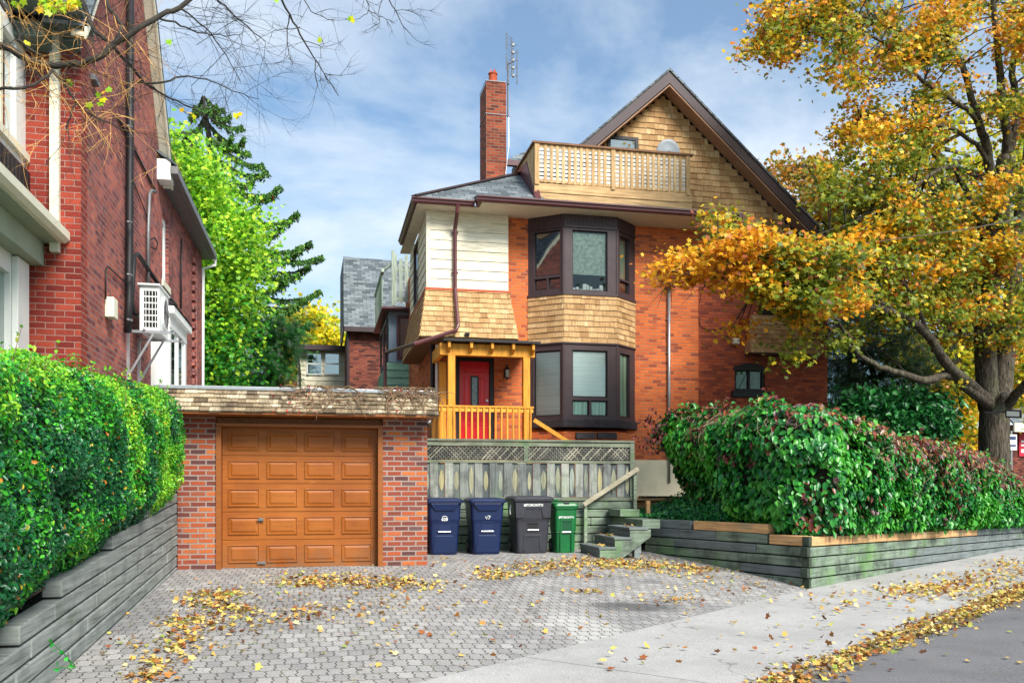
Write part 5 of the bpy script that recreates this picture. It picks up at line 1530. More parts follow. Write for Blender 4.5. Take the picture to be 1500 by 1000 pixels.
def bin_(name, label, cx, cy, w, d, h, mat, style, z0=0.0, emblem=None):
    t = thing(name, label, 'wheelie bin', (cx, cy, z0), 'wheelie bins in a row under the fence')
    F_ = lambda k: cy - (.76 + .24 * k) * d / 2      # front plane at fraction of height
    m = MB()
    prof = [(0.0, .76, .74), (.03, .79, .77), (.55, .88, .87), (.62, .93, .92), (.86, .97, .96), (.90, 1.0, 1.0), (.925, 1.03, 1.03)] if style != 'green' else [(0, .80, .78), (.03, .82, .8), (.42, .87, .86), (.43, .91, .9), (.84, .96, .95), (.87, 1.05, 1.03), (.90, 1.05, 1.03)]
    m.loft([rr(cx, cy, w * a, d * b, z0 + h * k, .06) for k, a, b in prof])
    b = m.build('body', mat, t, smooth=False, bevel=.004)
    fy = lambda k: cy - d / 2 * np.interp(k, [p[0] for p in prof], [p[2] for p in prof])
    m = MB()
    if style == 'green':
        m.loft([rr(cx, cy, w * 1.09, d * 1.06, z0 + h * .895, .05), rr(cx, cy, w * 1.10, d * 1.08, z0 + h * .925, .05), rr(cx, cy, w * 1.0, d * 1.0, z0 + h * .975, .06), rr(cx, cy + .03, w * .7, d * .7, z0 + h * 1.0, .06)])
        lid = m.build('lid', mat, t, bevel=.004)
        m = MB(); m.box(cx - .05, cx + .05, cy - d * .52, cy - d * .36, z0 + h * .95, z0 + h * 1.0); m.build('latch', M['black'], lid, bevel=.008)
        m = MB(); m.tube([(cx - w * .36, cy + d * .42, z0 + h * .97), (cx - w * .36, cy + d * .42, z0 + h * 1.03), (cx - w * .1, cy + d * .42, z0 + h * 1.03), (cx - w * .1, cy + d * .42, z0 + h * .97)], .022, 8); m.build('lid_handle', mat, lid)
    else:
        m.loft([rr(cx, cy, w * 1.07, d * 1.07, z0 + h * .925, .05), rr(cx, cy, w * 1.08, d * 1.08, z0 + h * .955, .05), rr(cx, cy, w * 1.0, d * 1.0, z0 + h * .985, .07), rr(cx, cy + .04, w * .8, d * .75, z0 + h * 1.0, .08)])
        lid = m.build('lid', mat, t, bevel=.004)
        m = MB(); m.loft([rr(cx, cy, w * 1.09, d * 1.09, z0 + h * .915, .05), rr(cx, cy, w * 1.09, d * 1.09, z0 + h * .928, .05)]); m.build('rim', mat, t)
    if style == 'blue':
        y = fy(.88)
        m = MB(); pts = [(cx - w * .40, y - .032, z0 + h * .905), (cx + w * .40, y - .032, z0 + h * .905), (cx + w * .40, y - .032, z0 + h * .88), (cx + w * .27, y - .012, z0 + h * .775), (cx - w * .27, y - .012, z0 + h * .775), (cx - w * .40, y - .032, z0 + h * .88)]
        m.prism(pts, (0, .06, 0)); m.build('front_flange', mat, b, bevel=.006)
        m = MB(); pts = [(cx - w * .26, fy(.33) - .008, z0 + h * .34), (cx + w * .26, fy(.33) - .008, z0 + h * .34), (cx + w * .34, fy(.05) - .008, z0 + h * .04), (cx - w * .34, fy(.05) - .008, z0 + h * .04)]
        m.prism(pts, (0, .06, 0)); m.build('lower_panel', mat, b, bevel=.006)
        gz0, gz1, gw = .40, .56, .17; tz = .645
    elif style == 'black':
        m = MB(); y = fy(.75)
        m.prism([(cx - w * .47, y - .018, z0 + h * .90), (cx + w * .47, y - .018, z0 + h * .90), (cx + w * .45, y - .012, z0 + h * .62), (cx + w * .26, y - .012, z0 + h * .62), (cx + w * .20, y - .014, z0 + h * .78), (cx - w * .20, y - .014, z0 + h * .78), (cx - w * .26, y - .012, z0 + h * .62), (cx - w * .45, y - .012, z0 + h * .62)], (0, .05, 0))
        m.prism([(cx - w * .23, fy(.33) - .010, z0 + h * .33), (cx + w * .23, fy(.33) - .010, z0 + h * .33), (cx + w * .27, fy(.05) - .010, z0 + h * .05), (cx + w * .19, fy(.05) - .010, z0 + h * .05), (cx + w * .16, fy(.27) - .010, z0 + h * .29), (cx - w * .16, fy(.27) - .010, z0 + h * .29), (cx - w * .19, fy(.05) - .010, z0 + h * .05), (cx - w * .27, fy(.05) - .010, z0 + h * .05)], (0, .05, 0))
        m.build('moulded_panel', mat, b, bevel=.004); gz0, gz1, gw = .40, .52, .13; tz = .84
        m = MB(); m.tube([(cx - w * .53, cy - d * .2, z0 + h * .84), (cx - w * .56, cy - d * .25, z0 + h * .74), (cx - w * .55, cy - d * .25, z0 + h * .68)], .012, 6); m.build('side_clip', M['white'], b)
    else:
        m = MB(); m.box(cx - w * .27, cx - w * .22, fy(.5) - .016, cy, z0 + h * .05, z0 + h * .70); m.box(cx + w * .22, cx + w * .27, fy(.5) - .016, cy, z0 + h * .05, z0 + h * .70); m.box(cx - w * .44, cx + w * .44, fy(.42) - .012, cy, z0 + h * .40, z0 + h * .42); m.build('rib', mat, b, bevel=.004); gz0, gz1, gw = .40, .62, .18; tz = .70
    y = fy(.48)
    m = MB(); m.box(cx - w * gw, cx + w * gw, y - .004, y + .03, z0 + h * gz0, z0 + h * gz1); m.box(cx - w * gw - .015, cx + w * gw + .015, y - .016, y + .03, z0 + h * gz1, z0 + h * gz1 + .018)
    dk = m.build('grab_recess', {'blue': M['bin_blue_dark'], 'black': M['black'], 'green': M['bin_green_dark']}[style], b)
    m = MB(); m.tube([(cx - w * (gw + .01), y - .014, z0 + h * (gz0 + .01)), (cx + w * (gw + .01), y - .014, z0 + h * (gz0 + .01))], .013, 8); m.build('grab_bar', M['metal'], b)
    for s in (-1, 1):
        m = MB(); m.disc((cx + s * w * .40, cy + d * .36, z0 + .125), .125, (1, 0, 0), .05, 20); wh = m.build('wheel', M['black'], t, bevel=.008)
        m = MB(); m.disc((cx + s * w * .40, cy + d * .36, z0 + .125), .06, (1, 0, 0), .06, 14); m.build('hub', M['dull_metal'], wh)
    m = MB(); m.tube([(cx - w * .42, cy + d * .56, z0 + h * .9), (cx + w * .42, cy + d * .56, z0 + h * .9)], .018, 8); m.bar((cx - w * .38, cy + d * .48, z0 + h * .9), (cx - w * .38, cy + d * .57, z0 + h * .9), .03); m.bar((cx + w * .38, cy + d * .48, z0 + h * .9), (cx + w * .38, cy + d * .57, z0 + h * .9), .03); m.build('push_handle', mat, t)
    white = M['white']
    if style == 'blue':
        yy = fy(tz) - .004
        if emblem == 'badge':
            text('620', .075, (cx, yy, z0 + h * tz - .02), white, b, 'number', bold=.002); m = MB()
            m.tube([(cx - .045, yy, z0 + h * tz + .022), (cx, yy, z0 + h * tz + .040), (cx + .045, yy, z0 + h * tz + .022)], .006, 5); m.build('emblem', white, b)
        else:
            m = MB()
            m.tube([(cx - .04, yy, z0 + h * tz + .03), (cx - .015, yy, z0 + h * tz - .02), (cx, yy, z0 + h * tz + .02), (cx + .02, yy, z0 + h * tz - .02), (cx + .05, yy, z0 + h * tz + .035)], .007, 5)
            m.tube([(cx + .0, yy, z0 + h * tz + .035), (cx + .045, yy, z0 + h * tz + .04)], .006, 5); m.build('emblem', white, b)
    else:
        yy = (fy(tz) - .02) if style == 'black' else fy(tz) - .005
        text('TORONTO', .062 if style == 'black' else .048, (cx + .02, yy, z0 + h * tz), white, b, 'lettering', bold=.0015)
        m = MB(); s_ = .022; x_ = cx - (.155 if style == 'black' else .118); m.box(x_ - s_, x_ + s_, yy - .001, yy + .002, z0 + h * tz - .018, z0 + h * tz + .018); m.build('emblem', white, b)
    return t


M['bin_blue'] = mat_flat('bin_blue', S(10, 30, 70), .42, .14, 5, spec=.45)
M['bin_blue_dark'] = mat_flat('bin_blue_dark', S(14, 30, 72), .5, .1, 5)
M['bin_black'] = mat_flat('bin_charcoal', S(50, 50, 57), .45, .14, 5, spec=.4)
M['bin_green'] = mat_flat('bin_green', S(14, 98, 48), .4, .14, 5, spec=.45)
M['bin_green_dark'] = mat_flat('bin_green_dark', S(10, 72, 40), .5, .1, 5)
YBN = 15.35
def bspan(u0, u1, y): return W(u0, 800, Y=y).x, W(u1, 800, Y=y).x
for (nm, lab, u0, u1, vt, st_, mt, em) in (
        ('recycling_bin', 'navy blue wheelie bin touching the brick garage pier, white badge on its front', 626, 677, 729, 'blue', 'bin_blue', 'badge'),
        ('recycling_bin', 'navy blue wheelie bin standing between the other blue bin and the black one', 689, 740, 729, 'blue', 'bin_blue', 'swoosh'),
        ('garbage_bin', 'charcoal black wheelie bin between a blue bin and the small green bin', 753, 810, 726, 'black', 'bin_black', ''),
        ('organics_bin', 'small green wheelie bin at the end of the row beside the wooden steps', 814, 848, 735, 'green', 'bin_green', '')):
    xa, xb = bspan(u0, u1, YBN); w_ = (xb - xa) / 1.02; zt_ = W((u0 + u1) / 2, vt, Y=YBN).z
    dd_ = .72 if st_ != 'green' else .5
    bin_(nm, lab, (xa + xb) / 2, YBN + dd_ / 2 + (.05 if st_ == 'green' else 0), w_, dd_, zt_ - gz(3, 15.3), M[mt], st_, 0.0, em)

# ================================================================== houses far behind
gh = thing('shingle_roof_house', 'brown brick house with a tall steep grey shingle roof behind the garage', 'house', (-1, 34, .9), 'houses behind the garage')
Yb = 34.0
a = W(508, 482, Y=Yb); b = W(590, 482, Y=Yb); t_ = W(503, 377, Y=Yb + 2.6)
m = MB(); m.box(a.x, b.x + 2, Yb, Yb + 6, .9, a.z); m.build('wall', M['brick_dark'], gh)
m = MB(); e0 = a + Vector((-.12, -.35, .02)); e1 = Vector((b.x + 2, Yb - .35, a.z + .02)); r0 = Vector((t_.x, Yb + 2.6, t_.z)); r1 = Vector((b.x + 2, Yb + 2.6, t_.z - .1))
m.prism([e0, e1, r1, r0], (0, .06, .05)); m.poly([e0 + Vector((0, .06, .05)), r0 + Vector((0, .06, .05)), (e0.x, Yb + 6, t_.z), (e0.x, Yb + 6, e0.z)]); m.build('roof', M['asphalt_shingle'], gh)
m = MB(); m.box(a.x - .14, b.x + 2, Yb - .40, Yb - .33, a.z - .14, a.z + .04); m.box(a.x - .16, a.x - .10, Yb - .40, Yb + 6, a.z - .16, a.z + .03); m.build('gutter', M['trim_dark'], gh)
m = MB(); m.tube([(a.x + .05, Yb - .08, a.z - .1), (a.x + .05, Yb - .08, 1)], .05, 6); m.build('downspout', M['trim_dark'], gh)
ch_ = thing('cream_cottage', 'cream sided low house with a pair of sash windows behind the garage roof', 'house', (-3, 38, .9), 'houses behind the garage')
Yb = 37.0
a = W(436, 513, Y=Yb); b = W(508, 513, Y=Yb)
m = MB(); m.box(a.x, b.x, Yb + .02, Yb + 5, .9, a.z)
for i in range(18):
    z = a.z - .2 * (i + 1)
    m.hexa([(a.x - .01, Yb - .03, z), (b.x, Yb - .03, z), (b.x, Yb + .02, z), (a.x - .01, Yb + .02, z), (a.x - .01, Yb - .0, z + .195), (b.x, Yb - .0, z + .195), (b.x, Yb + .02, z + .195), (a.x - .01, Yb + .02, z + .195)])
m.build('wall', M['cream'], ch_)
m = MB(); a2 = W(428, 506, Y=Yb - .4); m.box(a2.x, b.x + .1, Yb - .5, Yb - .3, a.z - .02, a2.z); m.box(a2.x, a2.x + .15, Yb - .3, Yb + 5, a.z - .02, a2.z); m.prism([(a2.x, Yb - .5, a2.z), (b.x + .1, Yb - .5, a2.z), (b.x + .1, Yb + 5, a2.z + .45), (a2.x, Yb + 5, a2.z + .45)], (0, 0, .05)); m.build('roof', M['trim_dark'], ch_)
m = MB(); m.tube([(a2.x + .2, Yb - .3, a.z - .02), (a2.x + .3, Yb - .1, a.z - 1.0), (a2.x + .3, Yb - .1, 1)], .05, 6); m.build('downspout', M['trim_dark'], ch_)
for u0, u1 in ((449, 472), (475, 498)):
    p = W(u0, 549, Y=Yb); q = W(u1, 517, Y=Yb)
    m = MB(); wd = q.x - p.x; mid = (p.z + q.z) / 2
    holed(m, (p.x, Yb - .07), (q.x, Yb - .07), p.z, q.z, [(.05, wd - .05, p.z + .05, mid - .03), (.05, wd - .05, mid + .03, q.z - .05)], .06)
    o = m.build('window', M['white'], ch_); rect_pane((p.x, Yb - .07), (q.x, Yb - .07), .04, wd - .04, p.z + .04, q.z - .04, .03, M['glass'], o); rect_pane((p.x, Yb - .07), (q.x, Yb - .07), .04, wd - .04, p.z + .04, q.z - .04, .045, M['interior'], o, 'room_wall')
bh_ = thing('blue_bay_house', 'grey blue bay with a pale slatted balcony above and green siding below', 'house', (2, 27, .9), 'houses behind the garage')
Yb = 26.6
a = W(570, 530, Y=Yb); X_ = a.x; zt_ = W(590, 456, Y=Yb).z
m = MB(); m.box(X_, X_ + 3, Yb, Yb + 4, a.z, zt_); m.build('bay_wall', mat_flat('blue_grey_paint', S(128, 146, 160), .6, .08, 3), bh_)
m = MB(); c_ = W(559, 449, Y=Yb - .4); m.box(c_.x, X_ + 3, Yb - .45, Yb + 3.9, zt_ - .02, c_.z); m.build('eave', M['gutter'], bh_)
m = MB(); p = W(581, 527, Y=Yb); q = W(604, 463, Y=Yb); holed(m, (p.x, Yb - .06), (q.x, Yb - .06), p.z, q.z, [(.08, q.x - p.x - .08, p.z + .08, q.z - .08)], .055); o = m.build('window', M['gutter'], bh_)
rect_pane((p.x, Yb - .06), (q.x, Yb - .06), .05, q.x - p.x - .05, p.z + .05, q.z - .05, .03, M['glass'], o)
m = MB(); holed(m, (X_ - .05, Yb + 3.4), (X_ - .05, Yb + .4), a.z + .1, q.z, [(.1, 1.4, a.z + .2, q.z - .1), (1.6, 2.9, a.z + .2, q.z - .1)], .045); o = m.build('window', M['trim_dark'], bh_); rect_pane((X_ - .05, Yb + 3.4), (X_ - .05, Yb + .4), .05, 2.95, a.z + .15, q.z - .05, .03, M['glass_dark'], o)
m = MB(); gp = W(566, 532, Y=Yb - .1)
green_paint = mat_wood('green_siding', [(0, S(130, 176, 148)), (1, S(144, 188, 160))], stain=.1, dark=S(90, 120, 100))
for i in range(14):
    z = a.z - .03 - .22 * (i + 1); m.hexa([(gp.x, Yb - .14, z), (X_ + 3, Yb - .14, z), (X_ + 3, Yb - .02, z), (gp.x, Yb - .02, z), (gp.x, Yb - .11, z + .215), (X_ + 3, Yb - .11, z + .215), (X_ + 3, Yb - .02, z + .215), (gp.x, Yb - .02, z + .215)])
m.box(gp.x + .01, X_ + 3, Yb - .02, Yb + 4, .9, a.z - .03)
m.build('green_siding', green_paint, bh_)
m = MB(); bz0, bz1 = W(590, 443, Y=Yb).z, W(590, 368, Y=Yb).z; bxa = W(576, 400, Y=Yb).x
for i in range(10): m.box(bxa + .17 * i, bxa + .17 * i + .11, Yb, Yb + .03, bz0, bz1 - .1 - (.12 if i % 3 == 1 else 0))
m.box(bxa, bxa + 1.7, Yb + .03, Yb + .07, bz1 - .6, bz1 - .5); m.box(bxa, bxa + 1.7, Yb + .03, Yb + .07, bz0 + .05, bz0 + .15); m.box(bxa - .05, bxa + .05, Yb - .02, Yb + .08, bz0 - .1, bz1)
for i in range(12): m.box(bxa - .32 + .0, bxa - .29, Yb + .3 + .28 * i, Yb + .5 + .28 * i, bz0 - .1, bz1 - .62)
m.box(bxa - .34, bxa - .26, Yb + .1, Yb + 3.7, bz1 - .62, bz1 - .52); m.bar((bxa, Yb + .05, bz1 - .35), (bxa - .3, Yb + .2, bz1 - .57), .06)
m.build('balcony_rail', mat_wood('pale_green_rail', [(0, S(150, 164, 146)), (1, S(188, 198, 180))], 'v', stain=.4, dark=S(90, 104, 84)), bh_)
rl = thing('tiled_roof_house', 'distant low roof of rusty red shingles just over the garage', 'house', (-6, 46, 0), 'houses behind the garage')
Yb = 44; a = W(404, 558, Y=Yb); b = W(440, 558, Y=Yb)
m = MB(); m.box(a.x, b.x + 1, Yb, Yb + 5, .5, a.z - .1); m.build('wall', M['brick_dark'], rl)
m = MB(); m.prism([(a.x - .3, Yb - .3, a.z - .2), ((a.x + b.x) / 2 + .2, Yb - .3, a.z + .35), (b.x + 1, Yb - .3, a.z - .2)], (0, 5.6, 0)); m.build('roof', M['orange_trim'], rl)

# ================================================================== far right
rh = thing('grey_roof_house', 'dark house with a grey roof and red poster at the right edge beyond the maple', 'house', (28, 33, 0))
Yb = 34.0
a = W(1474, 622, Y=Yb); m = MB(); m.box(a.x + .3, a.x + 9, Yb, Yb + 7, -.5, a.z); m.build('wall', M['brick_dark'], rh)
m = MB(); m.prism([(a.x - .1, Yb - .5, a.z), (a.x + 9.5, Yb - .5, a.z), (a.x + 9.5, Yb + 3.5, a.z + 2.2), (a.x + 1.2, Yb + 3.5, a.z + 2.2)], (0, 0, .1)); m.build('roof', M['asphalt_shingle'], rh)
m = MB(); m.box(a.x - .1, a.x + 9.5, Yb - .6, Yb - .5, a.z - .35, a.z + .05); m.build('fascia', M['soffit'], rh)
m = MB(); p = W(1494, 668, Y=Yb - .1); q = W(1512, 633, Y=Yb - .1); m.box(p.x, q.x, Yb - .06, Yb - .02, p.z, q.z); o = m.build('poster', mat_flat('red_poster', S(190, 40, 60), .5, .2, 4), rh)
m = MB()
for k, (h0, h1) in enumerate(((.15, .3), (.42, .5), (.58, .66))): m.box(p.x + .1, q.x - .1, Yb - .068, Yb - .061, p.z + (q.z - p.z) * h0, p.z + (q.z - p.z) * h1)
m.build('poster_stripe', M['white'], o)
sg = thing('hanging_sign', 'black framed white sign board sticking out beside the maple trunk', 'sign', tuple(W(1485, 606, d=21)))
p = W(1474, 611, d=21.3); q = W(1497, 603, d=21.0)
m = MB(); dv_ = (q - p); dv_.z = 0; zz_ = (p.z + q.z) / 2
A = Vector((p.x, p.y, zz_ + .03)); Bq = Vector((q.x, q.y, zz_ - .01))
m.obox(A - Vector((0, 0, .09)), Bq - A, Vector((dv_.y, -dv_.x, 0)).normalized() * .05, (0, 0, .19)); fo = m.build('frame', M['black'], sg)
m = MB(); e_ = (Bq - A); nn = Vector((dv_.y, -dv_.x, 0)).normalized()
m.obox(A + e_ * .10 - Vector((0, 0, .055)) + nn * .051, e_ * .80, nn * .004, (0, 0, .12)); m.obox(A + e_ * .10 - Vector((0, 0, .055)) - nn * .006, e_ * .80, nn * .004, (0, 0, .12)); m.build('panel', M['white'], sg)
m = MB(); m.bar(A + Vector((-.35, .3, .05)), A + Vector((.02, 0, .05)), .04); m.build('arm', M['black'], sg)
sp = thing('street_sign', 'small white sign on a thin post behind the right end of the creeper hedge', 'sign', tuple(W(1483, 650, d=26)))
q = W(1482.5, 648, d=26)
m = MB(); m.tube([(q.x, q.y + .03, -.4), (q.x, q.y + .03, q.z + .35)], .03, 8); m.build('post', M['metal'], sp)
m = MB(); m.box(q.x - .16, q.x + .16, q.y - .01, q.y + .0, q.z - .22, q.z + .24); pl = m.build('plate', M['white'], sp, bevel=.003)
m = MB(); m.box(q.x - .12, q.x + .12, q.y - .014, q.y - .0105, q.z + .08, q.z + .18); m.box(q.x - .12, q.x + .12, q.y - .014, q.y - .0105, q.z - .12, q.z - .06); m.build('stripe', mat_flat('sign_blue', S(60, 70, 110), .5, .1, 4), pl)
# parked van: only its nose shows past the hedge
vn_ = thing('parked_van', 'white van parked along the street past the right end of the hedge', 'van', (24, 26, -.43))
vx, vy = W(1488, 700, d=31).x + 2.6, W(1488, 700, d=31).y + .6
t3 = Vector((.815, .579, 0)); n3 = Vector((-.579, .815, 0)); o3 = W(1487, 700, d=30); o3.z = -.43
def vp(a, b, z): return o3 + t3 * a - n3 * b + Vector((0, 0, z))
m = MB()
prof = [(0, .35), (0, .95), (.12, 1.05), (1.0, 1.20), (1.7, 1.95), (2.0, 2.02), (5.0, 2.02), (5.1, .35)]
m.prism([vp(a, 0, z) for a, z in prof], -n3 * 1.85); m.build('body', M['white'], vn_, bevel=.04)
for (a0, a1) in ((1.35, 2.3),):
    m = MB(); m.prism([vp(1.25, .004, 1.22), vp(2.5, .004, 1.22), vp(2.5, .004, 1.85), vp(1.75, .004, 1.85)], n3 * -.002); m.build('side_window', M['black'], vn_)
m = MB(); m.prism([vp(1.02, -.15, 1.24), vp(1.02, -1.7, 1.24), vp(1.66, -1.6, 1.92), vp(1.66, -.25, 1.92)], t3 * -.03); m.build('windscreen', M['black'], vn_)
for a0 in (.85, 4.2):
    m = MB(); m.disc(vp(a0, -.1, .33), .33, n3, .24, 20); wv = m.build('wheel', M['black'], vn_)
    m = MB(); m.disc(vp(a0, .03, .33), .19, n3, .03, 16); m.build('rim', M['metal'], wv)
m = MB(); m.obox(vp(-.02, -.15, .72), t3 * .05, n3 * .35, (0, 0, .16)); m.build('headlight', M['glass_clear'], vn_)
m = MB(); m.obox(vp(-.02, -1.35, .72), t3 * .05, n3 * .35, (0, 0, .16)); m.build('headlight', M['glass_clear'], vn_)
# overhead service cable
cbk = thing('overhead_cable', 'thin grey service cable running from the brick wall out over the maple to the right', 'cable', tuple(W(1100, 378, Y=20.7)))
P_ = [W(1060, 385, Y=20.78), W(1168, 368, d=19.5), W(1238, 360, d=18.5), W(1416, 336, d=15.5), W(1540, 312, d=13.5)]
m = MB(); m.tube(P_, .012, 5); m.build('cable', M['metal'], cbk)
m = MB(); m.box(P_[0].x - .04, P_[0].x + .04, 20.77, YS - .002, P_[0].z - .05, P_[0].z + .05); m.build('wall_bracket', M['black'], cbk)
# ================================================================== plants
def limb(mb, pts, r0, r1, n=8, sub=4, wob=.02, rng=random):
    """smooth tapered limb through 3-D points (Catmull-Rom)"""
    P = [Vector(p) for p in pts]; Q = [P[0] * 2 - P[1]] + P + [P[-1] * 2 - P[-2]]
    out = []
    for i in range(1, len(Q) - 2):
        a, b, c, d = Q[i - 1:i + 3]
        for k in range(sub):
            t = k / sub
            out.append(.5 * ((2 * b) + (c - a) * t + (2 * a - 5 * b + 4 * c - d) * t * t + (3 * b - a - 3 * c + d) * t ** 3))
    out.append(P[-1])
    out = [p + Vector((rng.uniform(-wob, wob), rng.uniform(-wob, wob), rng.uniform(-wob, wob))) * (0 if i == 0 else 1) for i, p in enumerate(out)]
    L = len(out) - 1
    rad = [r0 + (r1 - r0) * (i / L) for i in range(L + 1)]
    mb.tube(out, rad, n)
    return out


def twigs_to(mb, C_, nodes, rng, maxd=2.6, r=.012, n=4):
    """thin branch from the nearest limb point to each leaf clump"""
    ND = np.array([tuple(p) for p in nodes])
    for c in C_:
        dd = np.linalg.norm(ND - np.array(c), axis=1); i = int(dd.argmin())
        if dd[i] > maxd: continue
        a = Vector(nodes[i]); b = Vector(c); mid = (a + b) / 2 + Vector((rng.uniform(-.15, .15), rng.uniform(-.15, .15), rng.uniform(-.05, .25))) * dd[i] * .5
        mb.tube([a, a * .55 + mid * .45 + Vector((0, 0, .02)), mid, b], [r * 1.6, r * 1.2, r, r * .35], n, caps=False)


def clump_field(poly, n, d0, d1, keep=None, seed=0):
    rs = np.random.RandomState(seed); poly_ = np.array(poly, float)
    out = []
    while len(out) < n:
        u = rs.uniform(poly_[:, 0].min(), poly_[:, 0].max(), 4000); v = rs.uniform(poly_[:, 1].min(), poly_[:, 1].max(), 4000)
        ok = in_poly(u, v, poly)
        for a, b in zip(u[ok], v[ok]):
            if keep and rs.rand() > keep(a, b): continue
            out.append((a, b))
            if len(out) >= n: break
    uv = np.array(out)
    lo = d0(uv[:, 0], uv[:, 1]) if callable(d0) else d0; hi = d1(uv[:, 0], uv[:, 1]) if callable(d1) else d1
    d = rs.uniform(0, 1, n) * (hi - lo) + lo
    return uv, d, Wn(uv[:, 0], uv[:, 1], d)


def explode(cen, per, rad, rs, flat=.6):
    n = len(cen); off = rs.normal(size=(n, per, 3)) * np.array([1, 1, flat]); off *= (rs.uniform(.2, 1, (n, per, 1)) ** .6) * rad / 1.6
    return (cen[:, None, :] + off).reshape(-1, 3)


def n3(p, s, o=0.0):
    return np.array([mnoise.noise(Vector((q[0] * s + o, q[1] * s, q[2] * s))) for q in p])


rs = np.random.RandomState(5); rng = random.Random(41)
# ------------------------------------------------------------------ maple at the sidewalk
mp = thing('maple_tree', 'large maple with golden orange leaves leaning over the creeper hedge beside the sidewalk', 'tree', tuple(W(1455, 745, d=22.0)))
m = MB(); nodes = []
D = 22.0
trunk = MB()
def wd(l): return [W(u, v, d=d) for u, v, d in l]


nodes += limb(trunk, wd([(1458, 735, D), (1457, 680, D), (1456, 640, D), (1457, 600, D), (1458, 575, D)]), .38, .33, 14, wob=.0, rng=rng)
nodes += limb(trunk, wd([(1449, 600, D), (1446, 560, D - .1), (1443, 500, D - .1), (1447, 440, D - .1), (1456, 380, D), (1462, 330, D)]), .25, .25, 12, wob=.005, rng=rng)
nodes += limb(trunk, wd([(1466, 600, D), (1470, 550, D + .2), (1476, 490, D + .3), (1482, 430, D + .5), (1490, 360, D + .6), (1500, 280, D + .8), (1512, 180, D + .8), (1520, 60, D + .9)]), .26, .11, 10, wob=.01, rng=rng)
nodes += limb(trunk, wd([(1462, 340, D), (1462, 300, D), (1468, 268, D), (1474, 230, D)]), .28, .21, 12, wob=.005, rng=rng)
pt = trunk.build('trunk', M['bark'], mp, smooth=True)
lm = MB()
limbs = [
    ([(1472, 250, D), (1476, 210, D), (1470, 160, D - .2), (1464, 100, D - .3), (1458, 40, D - .4), (1452, -30, D - .5)], .16, .07),
    ([(1474, 235, D), (1490, 170, D), (1483, 110, D - .2), (1492, 60, D), (1505, 0, D)], .13, .06),
    ([(1466, 285, D), (1452, 255, D), (1445, 215, D - .2), (1437, 189, D - .3), (1425, 150, D - .5), (1409, 95, D - .6), (1392, 60, D - .8), (1372, 0, D - 1)], .17, .05),
    ([(1449, 240, D - .2), (1430, 212, D - .4), (1385, 185, D - .8), (1350, 182, D - 1.2), (1310, 170, D - 1.5), (1260, 172, D - 1.8)], .08, .02),
    ([(1437, 189, D - .3), (1416, 161, D - .8), (1378, 136, D - 1.4), (1343, 112, D - 2), (1290, 60, D - 2.6), (1230, 45, D - 3), (1160, 52, D - 3.3)], .08, .02),
    ([(1409, 95, D - .6), (1367, 80, D - 1.2), (1336, 56, D - 1.6), (1301, 38, D - 2), (1240, 20, D - 2.6), (1180, 28, D - 3), (1110, 58, D - 3.4)], .07, .02),
    ([(1458, 300, D), (1455, 273, D - .3), (1402, 245, D - 1), (1367, 255, D - 1.5), (1315, 290, D - 2), (1287, 304, D - 2.3), (1240, 330, D - 2.7), (1190, 345, D - 3)], .09, .02),
    ([(1453, 590, D - .2), (1424, 566, D - .8), (1393, 539, D - 1.4), (1374, 515, D - 1.8), (1364, 497, D - 2), (1336, 470, D - 2.4), (1300, 456, D - 2.8), (1280, 450, D - 3), (1225, 446, D - 3.6), (1160, 436, D - 4.2), (1119, 434, D - 4.5), (1084, 416, D - 4.8), (1035, 404, D - 5.1), (985, 398, D - 5.4)], .17, .018),
    ([(1453, 595, D - .2), (1420, 572, D - .8), (1391, 549, D - 1.2), (1358, 557, D - 1.6), (1323, 548, D - 2), (1288, 537, D - 2.4), (1255, 515, D - 2.8), (1244, 493, D - 3), (1225, 470, D - 3.3)], .17, .03),
    ([(1365, 500, D - 2), (1352, 470, D - 2.3), (1340, 440, D - 2.4), (1310, 400, D - 2.8), (1262, 372, D - 3.2), (1220, 360, D - 3.6)], .07, .015),
    ([(1336, 470, D - 2.4), (1285, 440, D - 3), (1262, 421, D - 3.3), (1235, 400, D - 3.6), (1200, 385, D - 4)], .05, .015),
    ([(1119, 434, D - 4.5), (1085, 408, D - 4.8), (1075, 390, D - 4.9), (1055, 362, D - 5)], .03, .01),
    ([(1372, 493, D - 1.9), (1400, 490, D - 1.4), (1440, 487, D - .9), (1500, 480, D - .6)], .05, .03),
    ([(1470, 600, D), (1488, 578, D - .6), (1510, 556, D - 1.2)], .16, .12),
    ([(1445, 380, D), (1436, 330, D - .2), (1415, 280, D - .3), (1400, 250, D - .5)], .12, .06),
    ([(1255, 515, D - 2.8), (1240, 505, D - 3.0), (1210, 512, D - 3.3), (1185, 510, D - 3.5)], .03, .01),
    ([(1225, 470, D - 3.3), (1200, 520, D - 3.5), (1175, 545, D - 3.8)], .02, .008),
]
for pts, r0, r1 in limbs: nodes += limb(lm, wd(pts), r0 * .8, r1 * .8, 8, wob=.02, rng=rng)
lm.build('limb', M['bark'], mp, smooth=True)
m = MB(); q = W(1470, 579, d=D - .42); m.tube([q, q + Vector((-.01, -.05, 0))], [.10, .085], 14); m.tube([q + Vector((-.01, -.051, 0)), q + Vector((-.01, -.056, 0))], .055, 12); m.build('knot_hole', M['bark_dark'], mp)

